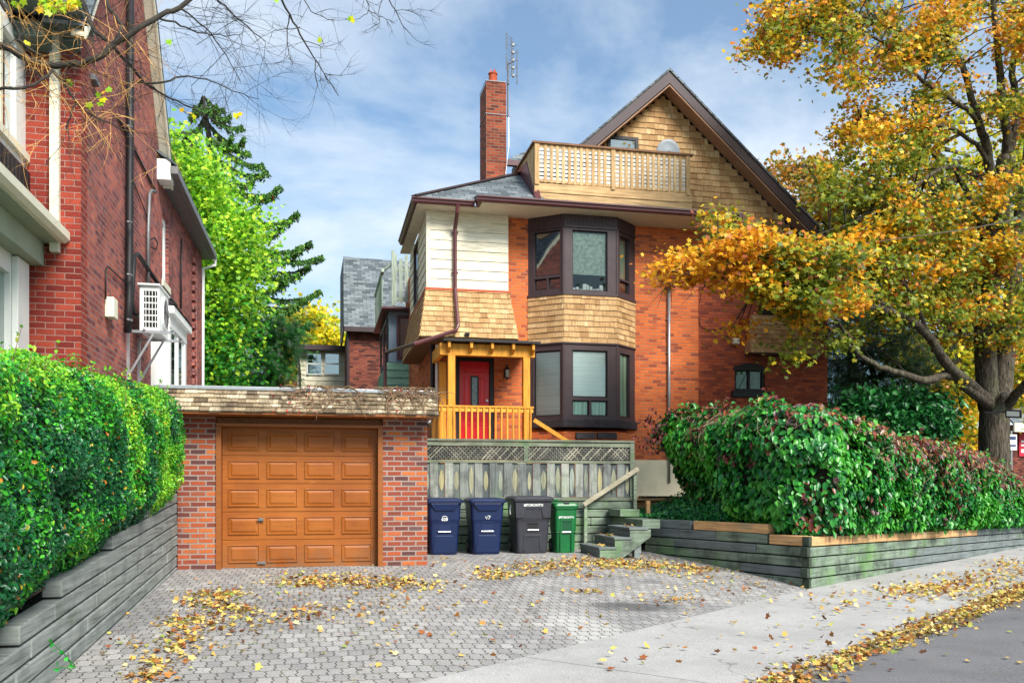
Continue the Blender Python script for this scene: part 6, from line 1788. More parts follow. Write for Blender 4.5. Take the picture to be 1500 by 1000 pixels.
crown = [(1085, 78), (1098, 58), (1115, 40), (1122, 12), (1150, -25), (1540, -25), (1540, 470), (1500, 520), (1440, 500), (1380, 500), (1340, 480), (1300, 470), (1262, 505), (1215, 512), (1180, 500), (1165, 470), (1140, 452), (1130, 425), (1165, 385), (1215, 368), (1235, 340), (1212, 300), (1205, 268), (1198, 244), (1215, 228), (1230, 180), (1190, 168), (1195, 150), (1215, 128), (1195, 95), (1150, 85), (1120, 82)]
bough = [(965, 405), (985, 378), (1010, 368), (1018, 345), (1045, 330), (1035, 312), (1055, 303), (1075, 335), (1105, 345), (1140, 345), (1190, 362), (1260, 360), (1260, 440), (1210, 470), (1160, 455), (1120, 440), (1085, 420), (1040, 402), (1005, 410), (975, 412)]


def keep1(u, v):
    p = Vector((u * .011, v * .011, 2.0)); q = mnoise.noise(p * 1.9) + .5 * mnoise.noise(p * 4.3)
    k = .42 + 1.9 * q
    if u > 1340 and v < 300: k -= .12
    if 290 < v < 470 and u < 1420: k += .5
    return max(.03, min(1, k))


def dfront(u, v): return 17.0 + np.clip((u - 1080) / 380, 0, 1) * 3.2 + 0 * v
def dback(u, v): return 19.6 + np.clip((u - 1080) / 380, 0, 1) * 4.6 + 0 * v


uv1, d1_, c1_ = clump_field(crown, 1180, dfront, dback, keep1, 3)
uv2, d2_, c2_ = clump_field(bough, 235, 16.3, 18.4, lambda u, v: max(.05, min(1, .7 + 1.6 * mnoise.noise(Vector((u * .03, v * .03, 7))))), 4)
extra = [(1385 + 10, 560), (1500, 380), (1480, 400), (1498, 420), (1490, 300), (1076, 489), (1090, 478), (1070, 482), (1150, 530), (1165, 525), (1158, 505)]
ce = np.array([tuple(W(u, v, d=17.6 if u < 1200 else 21)) for u, v in extra])
cen = np.concatenate([c1_, c2_, ce]); uvs = np.concatenate([uv1, uv2, np.array(extra, float)])
PER = 54
P = explode(cen, PER, .47, rs, .5)
uvr = np.repeat(uvs, PER, 0)
nz = n3(cen, .9, 3.0) + .6 * n3(cen, 2.6, 9.0); nz = np.repeat(nz, PER)
u, v = uvr[:, 0], uvr[:, 1]
orange = .44 + 1.2 * nz
orange += np.where(u < 1130, .35, 0) + np.where(v < 130, .10, 0)
orange -= np.where((u > 1180) & (v > 190) & (v < 330), .22, 0) + np.where((u > 1160) & (v > 400), .22, 0)
orange += RS.normal(size=len(P)) * .22
pal_o = pick([(226, 158, 26), (234, 176, 36), (214, 138, 24), (196, 110, 28), (240, 196, 56)], len(P), [4, 4, 3, 1.6, 3])
pal_m = pick([(196, 170, 36), (214, 190, 46), (176, 160, 40), (150, 146, 40)], len(P))
pal_g = pick([(116, 134, 38), (136, 152, 44), (96, 118, 34), (156, 164, 50), (84, 100, 34)], len(P))
col = np.where((orange > .55)[:, None], pal_o, np.where((orange > .28)[:, None], pal_m, pal_g))
br = RS.rand(len(P)) < .05; col[br] = pick([(120, 70, 40), (150, 84, 56)], int(br.sum()))
leaves('crown', P, RS.uniform(.08, .15, len(P)), col, M['leaf'], mp, 'maple', up=np.array([[-.1, -.55, .75]]), down=np.array([[-.2, -.3, -.7]]), jit=.62)
m = MB(); sel = rs.choice(len(cen), 620, replace=False); twigs_to(m, cen[sel], nodes, rng, 3.0, .013)
for k in range(16):      # bare twigs at the tip of the bough
    a = W(rng.uniform(968, 1075), rng.uniform(395, 425), d=17.2); b = a + Vector((rng.uniform(-.6, .1), rng.uniform(-.2, .2), rng.uniform(-.5, .3)))
    m.tube([a, (a + b) / 2 + Vector((0, 0, .06)), b], [.010, .007, .003], 4, caps=False)
a = W(1100, 440, d=17.4); m.tube([a, W(1085, 455, d=17.4), W(1075, 475, d=17.4), W(1078, 490, d=17.4)], [.012, .009, .007, .004], 4)
m.build('twig', M['twig_dark'], mp)

# ------------------------------------------------------------------ trees behind the right yard
def simple_tree(name, label, cat, poly, n, per, d0, d1, size, rad, pal, w, base, trunk_r, kind='maple', group=None, seed=1, keep=None, trunkpts=None, bark='bark_dark', pal_fn=None, mat='leaf', jit=.7):
    t = thing(name, label, cat, tuple(base), group)
    uv, dd, cc = clump_field(poly, n, d0, d1, keep, seed)
    r_ = np.random.RandomState(seed)
    P = explode(cc, per, rad, r_, .7)
    col = pick(pal, len(P), w)
    nn = np.repeat(n3(cc, .7, seed), per); col = col * (1 + .35 * np.clip(nn, -1, 1))[:, None]
    if pal_fn is not None: col = pal_fn(np.repeat(uv, per, 0), P, col)
    leaves('crown', P, r_.uniform(size * .7, size * 1.25, len(P)), col, M[mat], t, kind, up=np.array([[0, -.5, .7]]), down=np.array([[0, -.2, -.6]]), jit=jit)
    top = cc[:, 2].max(); cx, cy = cc[:, 0].mean(), cc[:, 1].mean()
    mb = MB(); rg = random.Random(seed)
    tp = trunkpts or [Vector(base), Vector((base[0] * .7 + cx * .3, base[1] * .7 + cy * .3, base[2] + (top - base[2]) * .35)), Vector((cx, cy, base[2] + (top - base[2]) * .7)), Vector((cx, cy, top - .3))]
    nd = limb(mb, tp, trunk_r, trunk_r * .2, 9, wob=.02, rng=rg)
    mb.build('trunk', M[bark], t, smooth=True)
    mb = MB(); s_ = r_.choice(len(cc), min(len(cc), 90), replace=False); twigs_to(mb, cc[s_], nd[len(nd) // 4:], rg, 9, trunk_r * .16, 4)
    mb.build('branch', M[bark], t)
    return t


simple_tree('yellow_maple', 'yellow green maple farther back behind the large orange maple', 'tree', [(1225, 300), (1270, 210), (1330, 150), (1400, 150), (1460, 190), (1540, 200), (1540, 560), (1530, 600), (1440, 600), (1380, 620), (1350, 590), (1330, 560), (1280, 500), (1215, 420)],
            420, 44, 28, 35, .20, .85, [(204, 196, 40), (222, 206, 52), (164, 178, 44), (234, 196, 40), (130, 150, 40)], None, W(1398, 660, d=30), .36, 'maple', seed=12,
            keep=lambda u, v: .45 + 1.2 * mnoise.noise(Vector((u * .02, v * .02, 1))) + (.45 if v > 430 else 0),
            trunkpts=[W(1402, 700, d=30), W(1400, 600, d=30), W(1396, 520, d=30), W(1390, 400, d=30), W(1384, 320, d=30), W(1376, 250, d=30), W(1370, 180, d=30)], bark='bark')
simple_tree('golden_tree', 'golden crown showing over the house ridge behind the gable', 'tree', [(1120, 240), (1150, 232), (1200, 240), (1240, 262), (1290, 300), (1290, 420), (1222, 400), (1200, 350), (1165, 290)],
            110, 40, 30, 33, .2, .8, [(200, 150, 40), (186, 120, 40), (150, 140, 44), (120, 110, 40)], None, W(1260, 690, d=31), .25, 'maple', seed=14)
simple_tree('dark_cedar', 'dark feathery cedar in shade at the corner of the brick house', 'tree', [(1185, 478), (1230, 470), (1300, 455), (1350, 475), (1372, 520), (1378, 560), (1372, 622), (1200, 625), (1196, 560), (1176, 520)],
            230, 46, 24.2, 27, .20, .75, [(30, 66, 28), (44, 88, 32), (58, 110, 38), (24, 50, 26)], None, W(1290, 680, d=25.5), .16, 'frond', seed=15, mat='leaf_gloss')
simple_tree('low_evergreen_shrub', 'low spreading dark green shrub above the creeper between wall and maple trunk', 'shrub', [(1228, 600), (1245, 582), (1290, 572), (1340, 570), (1375, 585), (1395, 600), (1390, 640), (1240, 640)],
            110, 60, 20.8, 22.4, .15, .42, [(28, 96, 44), (40, 116, 52), (26, 80, 40), (54, 130, 56)], None, W(1310, 700, d=21.6), .07, 'oval', seed=16, mat='leaf_gloss', jit=.9)
simple_tree('bright_shrub', 'yellow green shrub low behind the maple trunk', 'shrub', [(1370, 560), (1420, 570), (1436, 600), (1440, 680), (1360, 660), (1352, 610)],
            80, 40, 25, 27, .15, .5, [(196, 190, 40), (220, 180, 40), (120, 150, 44), (236, 170, 40)], None, W(1400, 700, d=26), .06, 'maple', seed=18)
simple_tree('bright_shrub', 'green and gold bushy growth at the right picture edge past the maple trunk', 'shrub', [(1482, 520), (1540, 500), (1540, 596), (1490, 600), (1478, 570)],
            50, 40, 25, 28, .17, .5, [(196, 190, 40), (230, 170, 40), (90, 130, 44)], None, W(1530, 690, d=27), .08, 'maple', seed=19)

# ------------------------------------------------------------------ trees left, behind the garage
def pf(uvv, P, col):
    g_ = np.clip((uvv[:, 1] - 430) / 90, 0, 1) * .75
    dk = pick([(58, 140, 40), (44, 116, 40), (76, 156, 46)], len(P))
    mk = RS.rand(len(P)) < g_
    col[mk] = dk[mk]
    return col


simple_tree('bright_green_maple', 'bright lime green maple rising behind the red brick house and garage', 'tree', [(226, 200), (258, 204), (292, 226), (312, 246), (322, 280), (342, 306), (368, 330), (384, 356), (378, 388), (362, 418), (368, 452), (358, 482), (346, 505), (350, 570), (280, 585), (220, 570), (200, 300)],
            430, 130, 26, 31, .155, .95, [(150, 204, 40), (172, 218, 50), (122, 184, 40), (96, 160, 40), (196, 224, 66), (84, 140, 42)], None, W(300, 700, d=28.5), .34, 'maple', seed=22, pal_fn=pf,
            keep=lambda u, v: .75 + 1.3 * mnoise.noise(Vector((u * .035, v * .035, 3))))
simple_tree('dark_yew', 'dense dark green yew between the lime maple and the yellow tree', 'tree', [(360, 490), (388, 462), (410, 470), (440, 468), (438, 500), (425, 540), (412, 575), (350, 575), (362, 530)],
            130, 46, 30.5, 33, .2, .6, [(26, 78, 30), (38, 100, 36), (20, 56, 26), (50, 120, 40)], None, W(395, 700, d=32), .14, 'frond', seed=23, mat='leaf_gloss')
simple_tree('yellow_tree', 'yellow and green autumn tree far behind the cream cottage', 'tree', [(412, 470), (438, 455), (465, 460), (500, 488), (505, 520), (440, 520), (432, 575), (405, 575)],
            150, 40, 42, 46, .27, 1.0, [(236, 206, 30), (244, 216, 50), (150, 180, 40), (200, 190, 40)], None, W(455, 700, d=44), .3, 'maple', seed=24)
# spruce with drooping tiers
spr = thing('spruce_tree', 'tall dark spruce with long upswept bare tipped branches behind the lime green maple', 'tree', tuple(W(322, 700, d=34)))
m = MB(); tr = limb(m, [W(330, 700, d=34), W(328, 500, d=34), W(322, 330, d=34), W(306, 200, d=34), W(298, 142, d=34)], .34, .03, 9, wob=.0, rng=rng)
m.build('trunk', M['bark_dark'], spr, smooth=True)
tips = [(278, 168), (338, 168), (262, 190), (356, 184), (330, 160), (318, 152), (285, 155), (359, 200), (270, 208), (350, 212), (386, 240), (372, 262), (248, 230), (392, 250), (411, 271), (400, 286), (380, 300), (437, 310), (420, 322), (457, 352), (440, 360), (474, 374), (455, 388), (470, 424), (450, 436), (440, 400), (430, 446), (415, 460), (400, 340), (395, 380), (420, 412), (455, 470), (442, 490), (366, 222), (340, 196)]
m = MB(); NP = []; ND_ = []; SZ = []
for i, (tu, tv) in enumerate(tips):
    tip = W(tu, tv, d=34 + rng.uniform(-2.2, 1.2))
    bz = tip.z + .0 + (tip - tr[0]).length * 0; k = min(range(len(tr)), key=lambda j: abs(tr[j].z - (tip.z + .6)))
    a = tr[k]; L = (tip - a).length
    mid = (a + tip) / 2 + Vector((0, 0, -.14 * L)); pts = [a, a * .6 + mid * .4 + Vector((0, 0, -.02)), mid, mid * .4 + tip * .6 + Vector((0, 0, -.06 * L)), tip]
    q = limb(m, pts, .07, .012, 5, wob=.015, rng=rng)
    for j in range(int(L * 22)):
        s = .15 + .85 * j / (L * 22); s = min(s, .999); f = s * (len(q) - 1); p0 = q[int(f)].lerp(q[min(int(f) + 1, len(q) - 1)], f - int(f))
        dr = (tip - a).normalized(); sd = Vector((-dr.y, dr.x, 0)) * rng.choice((-1, 1)) * rng.uniform(.0, 1)
        ln = (.22 + .16 * (1 - s)) * rng.uniform(.5, 1.2)
        e = p0 + (sd * .6 + dr * .35 + Vector((0, 0, -.65))).normalized() * ln
        for c in range(9):
            t_ = c / 8; NP.append(tuple(p0.lerp(e, t_) + Vector((rng.uniform(-.03, .03), rng.uniform(-.03, .03), rng.uniform(-.03, .03))))); ND_.append(tuple((e - p0).normalized())); SZ.append(rng.uniform(.10, .18))
m.build('branch', M['bark_dark'], spr)
NP = np.array(NP); ND_ = np.array(ND_)
V0 = TPL['needle'][0].copy()
TPL['tuft'] = (np.array([(-.22, -.5, 0), (.22, -.5, .05), (.10, .5, 0), (-.10, .5, -.05), (0, -.5, .22), (0, -.5, -.22), (0, .5, -.06), (0, .5, .06)], float), [(0, 1, 2, 3), (4, 5, 6, 7)])
leaves('needles', NP, np.array(SZ) * .85, pick([(84, 132, 62), (106, 154, 70), (62, 104, 56), (124, 164, 78)], len(NP), var=.3), M['leaf_dry'], spr, 'tuft', down=ND_, jit=1)
n_c = 260; ci = RS.choice(len(NP), n_c); cm = NP[ci] + np.array([0, 0, -.1]); cm = cm[cm[:, 2] > 9.2]
leaves('cones', cm, RS.uniform(.12, .2, len(cm)), pick([(150, 84, 44), (176, 104, 60)], len(cm)), M['leaf_dry'], spr, 'tuft', down=np.array([[0, 0, -1.0]]))

# ------------------------------------------------------------------ hedge on the left bank
hg = thing('clipped_hedge', 'tall rounded bright green hedge above the pale timber wall left of the garage', 'hedge', (-2.6, 8, .4))
def hz_top(y): return 2.02 + (y - 5) * .062
def hz_bot(y): return float(np.interp(y, [3, 6.0, 7.3, 9.2, 11, 12.9], [-.10, .06, .38, .54, .68, .82]))
def hedge_pt(y, th, inset=0):
    """cross-section from the foot of the street face (th=0) over the top (th=1)"""
    top = hz_top(y) + .05 * mnoise.noise(Vector((y * 1.3, 5, 0))) - inset * .7; bot = hz_bot(y)
    if th < .68:
        k = th / .68; z = bot + (top - .38 - bot) * k
        x = -2.13 + .24 * min(1, k * 3.2) + .05 * math.sin(k * PI * .9)
    else:
        a = (th - .68) / .32 * PI * .62; z = top - .38 + .38 * math.sin(min(a, PI / 2)); x = -1.88 - .40 * (1 - math.cos(a))
        if a > PI / 2: x -= (a - PI / 2) * 1.6
    if th > 1:
        x = -3.03; z = top - (top - bot) * min(1, (th - 1) / .45)
    bump = (.10 * mnoise.noise(Vector((y * 1.5, z * 1.8, 1))) + .08 * mnoise.noise(Vector((y * 4.0, z * 4.0, 2)))) * min(1, .25 + th * 2)
    return Vector((x + bump - inset, y, z))


core = MB(); ny, nt_ = 66, 24
ys = [1.6 + (12.95 - 1.6) * i / ny for i in range(ny + 1)]
core.v = []
for y in ys:
    ye = min(1.0, max(.0, (13.05 - y) / .35)) ** .5
    row = [hedge_pt(y, 1.45 * j / nt_, (.17 + (1 - ye) * .35) * (1 if 1.45 * j / nt_ <= 1 else -.3)) for j in range(nt_ + 1)]
    core.v += [tuple(p) for p in row]
for i in range(ny):
    for j in range(nt_):
        a = i * (nt_ + 1) + j; core.f.append((a, a + 1, a + nt_ + 2, a + nt_ + 1))
e = ny * (nt_ + 1); core.f.append(tuple(e + j for j in range(nt_ + 1))); core.f.append(tuple(nt_ - j for j in range(nt_ + 1)))
core.build('twiggy_core', mat_flat('hedge_core', S(24, 40, 20), 1, .5, 14), hg)
N = 118000
yy = 1.7 + (13.05 - 1.7) * RS.rand(N); th = RS.rand(N) * 1.0; th[100000:112000] = 1 + .45 * RS.rand(12000); th[112000:] = RS.rand(6000) * 1.4; yy[112000:] = 1.6
P = np.empty((N, 3)); UP = np.empty((N, 3))
for i in range(N):
    y = yy[i]; ye = min(1.0, max(.0, (13.1 - y) / .4)) ** .5
    p = hedge_pt(y, th[i], (-.02 + (1 - ye) * .35 + (RS.rand() ** 1.5) * .20) * (1 if th[i] <= 1 else -.4))
    if i >= 112000: kc = RS.rand(); p = Vector((p.x * kc + -2.45 * (1 - kc), 1.55 + RS.rand() * .12, p.z * kc + 1.0 * (1 - kc)))
    P[i] = p; a = 0 if th[i] < .6 else min((th[i] - .6) / .4, 1) * 1.4
    UP[i] = (math.cos(a), -.35, math.sin(a) + .35)
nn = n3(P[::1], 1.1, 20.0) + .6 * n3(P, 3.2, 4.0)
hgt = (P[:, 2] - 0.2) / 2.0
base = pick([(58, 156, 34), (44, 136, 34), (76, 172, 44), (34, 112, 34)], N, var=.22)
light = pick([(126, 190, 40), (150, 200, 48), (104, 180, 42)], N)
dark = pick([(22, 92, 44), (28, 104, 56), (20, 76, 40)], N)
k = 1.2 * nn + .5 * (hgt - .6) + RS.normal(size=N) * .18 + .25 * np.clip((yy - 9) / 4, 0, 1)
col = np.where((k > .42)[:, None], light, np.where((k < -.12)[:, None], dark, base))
yl = RS.rand(N) < .012; col[yl] = pick([(226, 200, 60), (200, 120, 40)], int(yl.sum()))
kp = RS.rand(N) < np.clip(1.0 + 2.4 * (n3(P, 4.2, 55.0) + .14), .22, 1)
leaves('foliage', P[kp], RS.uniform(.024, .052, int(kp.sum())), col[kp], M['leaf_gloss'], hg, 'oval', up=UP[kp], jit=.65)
# stray shoots over the top
m = MB(); SP = []
for i in range(60):
    y = rng.uniform(4, 12.6); p = hedge_pt(y, rng.uniform(.75, 1.0)); q = p + Vector((rng.uniform(-.05, .1), rng.uniform(-.08, .08), rng.uniform(.06, .22)))
    m.tube([p - Vector((0, 0, .1)), q], [.004, .002], 4, caps=False)
    for j in range(7): SP.append(tuple(p.lerp(q, j / 6) + Vector((rng.uniform(-.025, .025),) * 3)))
m.build('shoot', M['twig'], hg)
leaves('shoot_leaves', SP, RS.uniform(.03, .05, len(SP)), pick([(120, 190, 44), (90, 170, 44), (180, 190, 60)], len(SP)), M['leaf_gloss'], hg, 'oval')

# ------------------------------------------------------------------ creeper hedge on the right
cr = thing('creeper_covered_fence', 'long fence buried in glossy green creeper with red patches above the corner timber wall', 'hedge', (7.6, 12.9, .45))
PA = [Vector((7.42, 16.6, 0)), Vector((7.15, 15.2, 0)), Vector((6.98, 13.9, 0)), Vector((7.22, 12.62, 0)), Vector((7.50, 12.42, 0))]
for kx in (1.2, 3, 5, 7, 9, 11, 12.6): PA.append(Vector((7.50, 12.42, 0)) + ET2 * kx)
cum = [0]
for a, b in zip(PA[:-1], PA[1:]): cum.append(cum[-1] + (b - a).length)
LT = cum[-1]
def path(s):
    s = max(0, min(LT, s))
    for i in range(len(PA) - 1):
        if s <= cum[i + 1] + 1e-9:
            e = (PA[i + 1] - PA[i]).normalized(); return PA[i] + e * (s - cum[i]), Vector((e.y, -e.x, 0))
    return PA[-1], Vector((1, 0, 0))


tz = [(0, 2.62), (1.2, 2.74), (1.9, 2.40), (2.7, 2.45), (3.6, 2.56), (4.6, 2.36), (5.8, 2.20), (8, 2.10), (10, 2.02), (12, 1.94), (13.5, 1.84), (14.6, 1.65), (15.4, 1.35), (16.2, 1.05), (18, .7)]
def top_at(s): return float(np.interp(s, [a for a, b in tz], [b for a, b in tz])) + .16 * mnoise.noise(Vector((s * 1.4, 3, 0))) + .10 * mnoise.noise(Vector((s * 4.4, 8, 0)))
def bot_at(s): return float(np.interp(s, [0, 1.4, 2.2, 3.4, 4.2, 18], [.72, .68, .64, .52, .47, .20])) + .0
def cr_pt(s, h, ins=0):
    p, n = path(s)
    # rounded normal across the corner
    if 3.3 < s < 5.0:
        _, na = path(3.0); _, nb_ = path(5.2); k = (s - 3.3) / 1.7; n = (na * (1 - k) + nb_ * k).normalized()
    t, b = top_at(s), bot_at(s)
    z = b + (t - b) * min(h, 1) if h <= 1 else t
    out = .17 + .28 * math.sin(min(h, 1) ** .6 * PI * .8) + (.34 * mnoise.noise(Vector((s * 1.0, z * 1.3, 7))) + .20 * mnoise.noise(Vector((s * 3.1, z * 3.1, 8)))) * min(1, .3 + 2 * h)
    if s < 1.5: out += .55 * max(0, min(1, (h - .45) / .35)) * (1 - s / 1.5)
    if h > .8: out -= ((min(h, 1) - .8) / .2) ** 2 * .30
    if h > 1: out -= (h - 1) * 1.3
    return p + n * (out - ins) + Vector((0, 0, z - ins * .5 * (h > .8))), n


fm = MB()
for i in range(len(PA) - 1):
    a, b = PA[i], PA[i + 1]; e = b - a; nn_ = Vector((-e.y, e.x, 0)).normalized() * .03
    za, zb_ = top_at(cum[i]) - .22, top_at(cum[i + 1]) - .22
    n_ = max(1, int(e.length / .15))
    for j in range(n_):
        k0 = j / n_; zt_ = za + (zb_ - za) * k0
        fm.obox(a + e * k0 + Vector((0, 0, .2)), e * (1 / n_ * .94), nn_, (0, 0, zt_ - .2))
fm.build('fence_board', M['fence_recess'], cr)
fm = MB()
for i in range(5, len(PA) - 1):
    a, b = PA[i], PA[i + 1]; fm.bar(a + Vector((0, 0, top_at(cum[i]) - .06)), b + Vector((0, 0, top_at(cum[i + 1]) - .06)), .11, .04)
fm.build('fence_rail', M['lattice_old'], cr)
core = MB(); ns, nh = 110, 14; core.v = []
for i in range(ns + 1):
    for j in range(nh + 1): core.v.append(tuple(cr_pt(LT * i / ns, j / nh * 1.15, .17)[0]))
for i in range(ns):
    for j in range(nh): a = i * (nh + 1) + j; core.f.append((a, a + nh + 1, a + nh + 2, a + 1))
core.build('stem_mat', mat_flat('creeper_core', S(40, 36, 24), 1, .5, 14), cr)
N = 36000
P = np.empty((N, 3)); UP = np.empty((N, 3)); ss = RS.rand(N) ** 1.25 * LT; hh = RS.rand(N) * 1.12
for i in range(N):
    p, n = cr_pt(ss[i], hh[i], -.02 + RS.rand() ** 2 * .18); P[i] = p + Vector((RS.normal() * .02, RS.normal() * .02, RS.normal() * .03)); UP[i] = (n.x, n.y, .55 + max(0, hh[i] - .8) * 3)
nn = n3(P, .9, 31.0) + .5 * n3(P, 2.8, 14.0)
q1 = nn + RS.normal(size=N) * .12
gA = pick([(34, 118, 46), (50, 138, 50), (26, 96, 46), (72, 158, 56)], N, var=.25); gB = pick([(62, 150, 44), (84, 164, 50)], N)
rd = pick([(112, 58, 58), (136, 66, 56), (158, 84, 62), (92, 60, 66), (128, 96, 70)], N); tn = pick([(164, 128, 88), (140, 108, 80), (196, 160, 80)], N)
bare = np.clip((hh - .52) / .35, 0, 1) * np.clip((ss - 4.5) / 2.5, 0, 1) * 1.05 + np.clip((hh - .9) / .12, 0, 1) * .5 + np.exp(-((ss - 1.9) / .5) ** 2) * np.clip((hh - .5) / .3, 0, 1) * .5
rr_ = RS.rand(N) + nn * .5
col = np.where((q1 > .22)[:, None], gB, gA)
isr = rr_ < bare * .55
col = np.where(isr[:, None], rd, col); isn = (rr_ > .75) & (RS.rand(N) < bare * .5); col = np.where(isn[:, None], tn, col)
keepm = (RS.rand(N) > bare * .38) & (RS.rand(N) < np.clip(1.0 + 2.2 * (n3(P, 3.6, 77.0) + .12), .25, 1))
P, UP, col = P[keepm], UP[keepm], col[keepm]; ssk = ss[keepm]
leaves('foliage', P, RS.uniform(.06, .155, len(P)), col, M['leaf_gloss'], cr, 'oval', up=UP, down=np.array([[0, 0, -1.4]]), jit=.45)
# bare stems in the thin places
m = MB()
for i in range(150):
    s = rng.uniform(5.0, LT - .5) if i < 110 else rng.uniform(.2, 5); h = rng.uniform(.5, 1.0) if i < 110 else rng.uniform(.85, 1.05); pts = []
    ds = rng.uniform(-.25, .25); dh = rng.uniform(-.12, .03)
    for j in range(7):
        p, n = cr_pt(s, max(.05, min(1.08, h)), -.03 - rng.random() * .06); pts.append(p); s += ds * .45 + rng.uniform(-.06, .06); h += dh * .4 + rng.uniform(-.05, .05)
    m.tube(pts, [.0045, .0045, .004, .0035, .003, .0025, .002], 4, caps=False)
m.build('bare_stem', mat_flat('pale_stem', S(150, 128, 108), .8, .2, 12), cr)
# red dark sprays hanging off the left end
SP = []
for i in range(26):
    a, n = cr_pt(rng.uniform(-.1, .5), rng.uniform(.6, 1.0), -.05); q = a + Vector((rng.uniform(-.55, -.15), rng.uniform(-.15, .1), rng.uniform(-.2, .15)))
    for j in range(9): SP.append(tuple(a.lerp(q, j / 8) + Vector((rng.uniform(-.03, .03), 0, rng.uniform(-.04, .04)))))
leaves('purple_spray', SP, RS.uniform(.05, .10, len(SP)), pick([(96, 50, 56), (130, 66, 60), (70, 60, 56)], len(SP)), M['leaf_dry'], cr, 'oval', down=np.array([[0, 0, -1.0]]))
SP = []; m = MB()
for i in range(150):
    s_ = rng.uniform(.2, LT - .8); a, n = cr_pt(s_, rng.uniform(.9, 1.08), .02); q = a + n * rng.uniform(-.05, .22) + Vector((rng.uniform(-.15, .15), 0, rng.uniform(.02, .20)))
    m.tube([a, (a + q) / 2 + Vector((0, 0, .04)), q], [.004, .003, .002], 4, caps=False)
    for j in range(6): SP.append(tuple(a.lerp(q, (j + 1) / 6) + Vector((rng.uniform(-.05, .05), rng.uniform(-.05, .05), rng.uniform(-.04, .04)))))
m.build('shoot', M['twig'], cr)
leaves('shoot_leaves', SP, RS.uniform(.05, .11, len(SP)), pick([(40, 138, 58), (84, 160, 60), (150, 76, 56), (112, 58, 58), (190, 140, 70)], len(SP), [3, 2, 2, 2, 1]), M['leaf_gloss'], cr, 'oval', up=np.array([[-.3, -.6, .6]]))
# low plants on top of the corner wall by the steps
lp_ = thing('ground_ivy_patch', 'low green ivy spilling over the grey timbers at the foot of the creeper', 'ivy', (5.95, 15.9, .65))
N = 4200; P = np.stack([RS.uniform(5.95, 7.25, N), RS.uniform(13.7, 16.8, N), RS.uniform(.60, 1.0, N)], 1); P[:, 0] = np.maximum(P[:, 0], 5.98 + (15.5 - P[:, 1]) * .36); P[:, 2] = .62 + (P[:, 2] - .62) * np.clip((P[:, 0] - 5.9) / .9, .15, 1.3)
leaves('leaves', P, RS.uniform(.05, .09, N), pick([(34, 112, 60), (50, 136, 66), (26, 84, 60), (70, 150, 60)], N), M['leaf_gloss'], lp_, 'oval', up=np.array([[-.5, -.5, .6]]))
# seedling at the foot of the left wall
sd = thing('weed_sprig', 'thin bright green weed shooting over the lower boards of the pale timber wall', 'weed', tuple(W(95, 990, X=-1.95)))
m = MB(); c0_ = W(118, 992, X=-1.95)
for (u1, v1) in ((72, 936), (82, 975), (98, 962)):
    q = W(u1, v1, X=-1.93); m.tube([c0_, (c0_ + q) / 2 + Vector((0, 0, .03)), q], [.006, .005, .002], 5)
m.build('stem', mat_flat('weed_green', S(60, 160, 60), .6, .1, 9), sd)
q = [W(u_, v_, X=-1.92) for u_, v_ in ((74, 938), (76, 945), (80, 952), (84, 970), (83, 980), (97, 965), (90, 955), (104, 975))]
leaves('leaf_pair', [tuple(p) for p in q], [.05] * len(q), pick([(50, 170, 70), (70, 180, 70)], len(q)), M['leaf'], sd, 'oval')

# ------------------------------------------------------------------ bare tree reaching in overhead
bt_ = thing('bare_tree', 'nearly leafless tree whose dark crooked limbs and orange twigs hang across the top left', 'tree', (-4.9, 5.6, .3))
m = MB(); dn = []
T0_ = Vector((-5.4, 5.6, .2)); tk = limb(m, [T0_, Vector((-5.35, 5.7, 2.5)), Vector((-5.2, 5.9, 4.6)), Vector((-5.0, 6.1, 6.6)), Vector((-4.4, 6.5, 8.6))], .17, .07, 10, wob=.01, rng=rng)
m.build('trunk', M['bark_dark'], bt_, smooth=True)
def wl(l): return [W(u, v, d=d) for u, v, d in l]


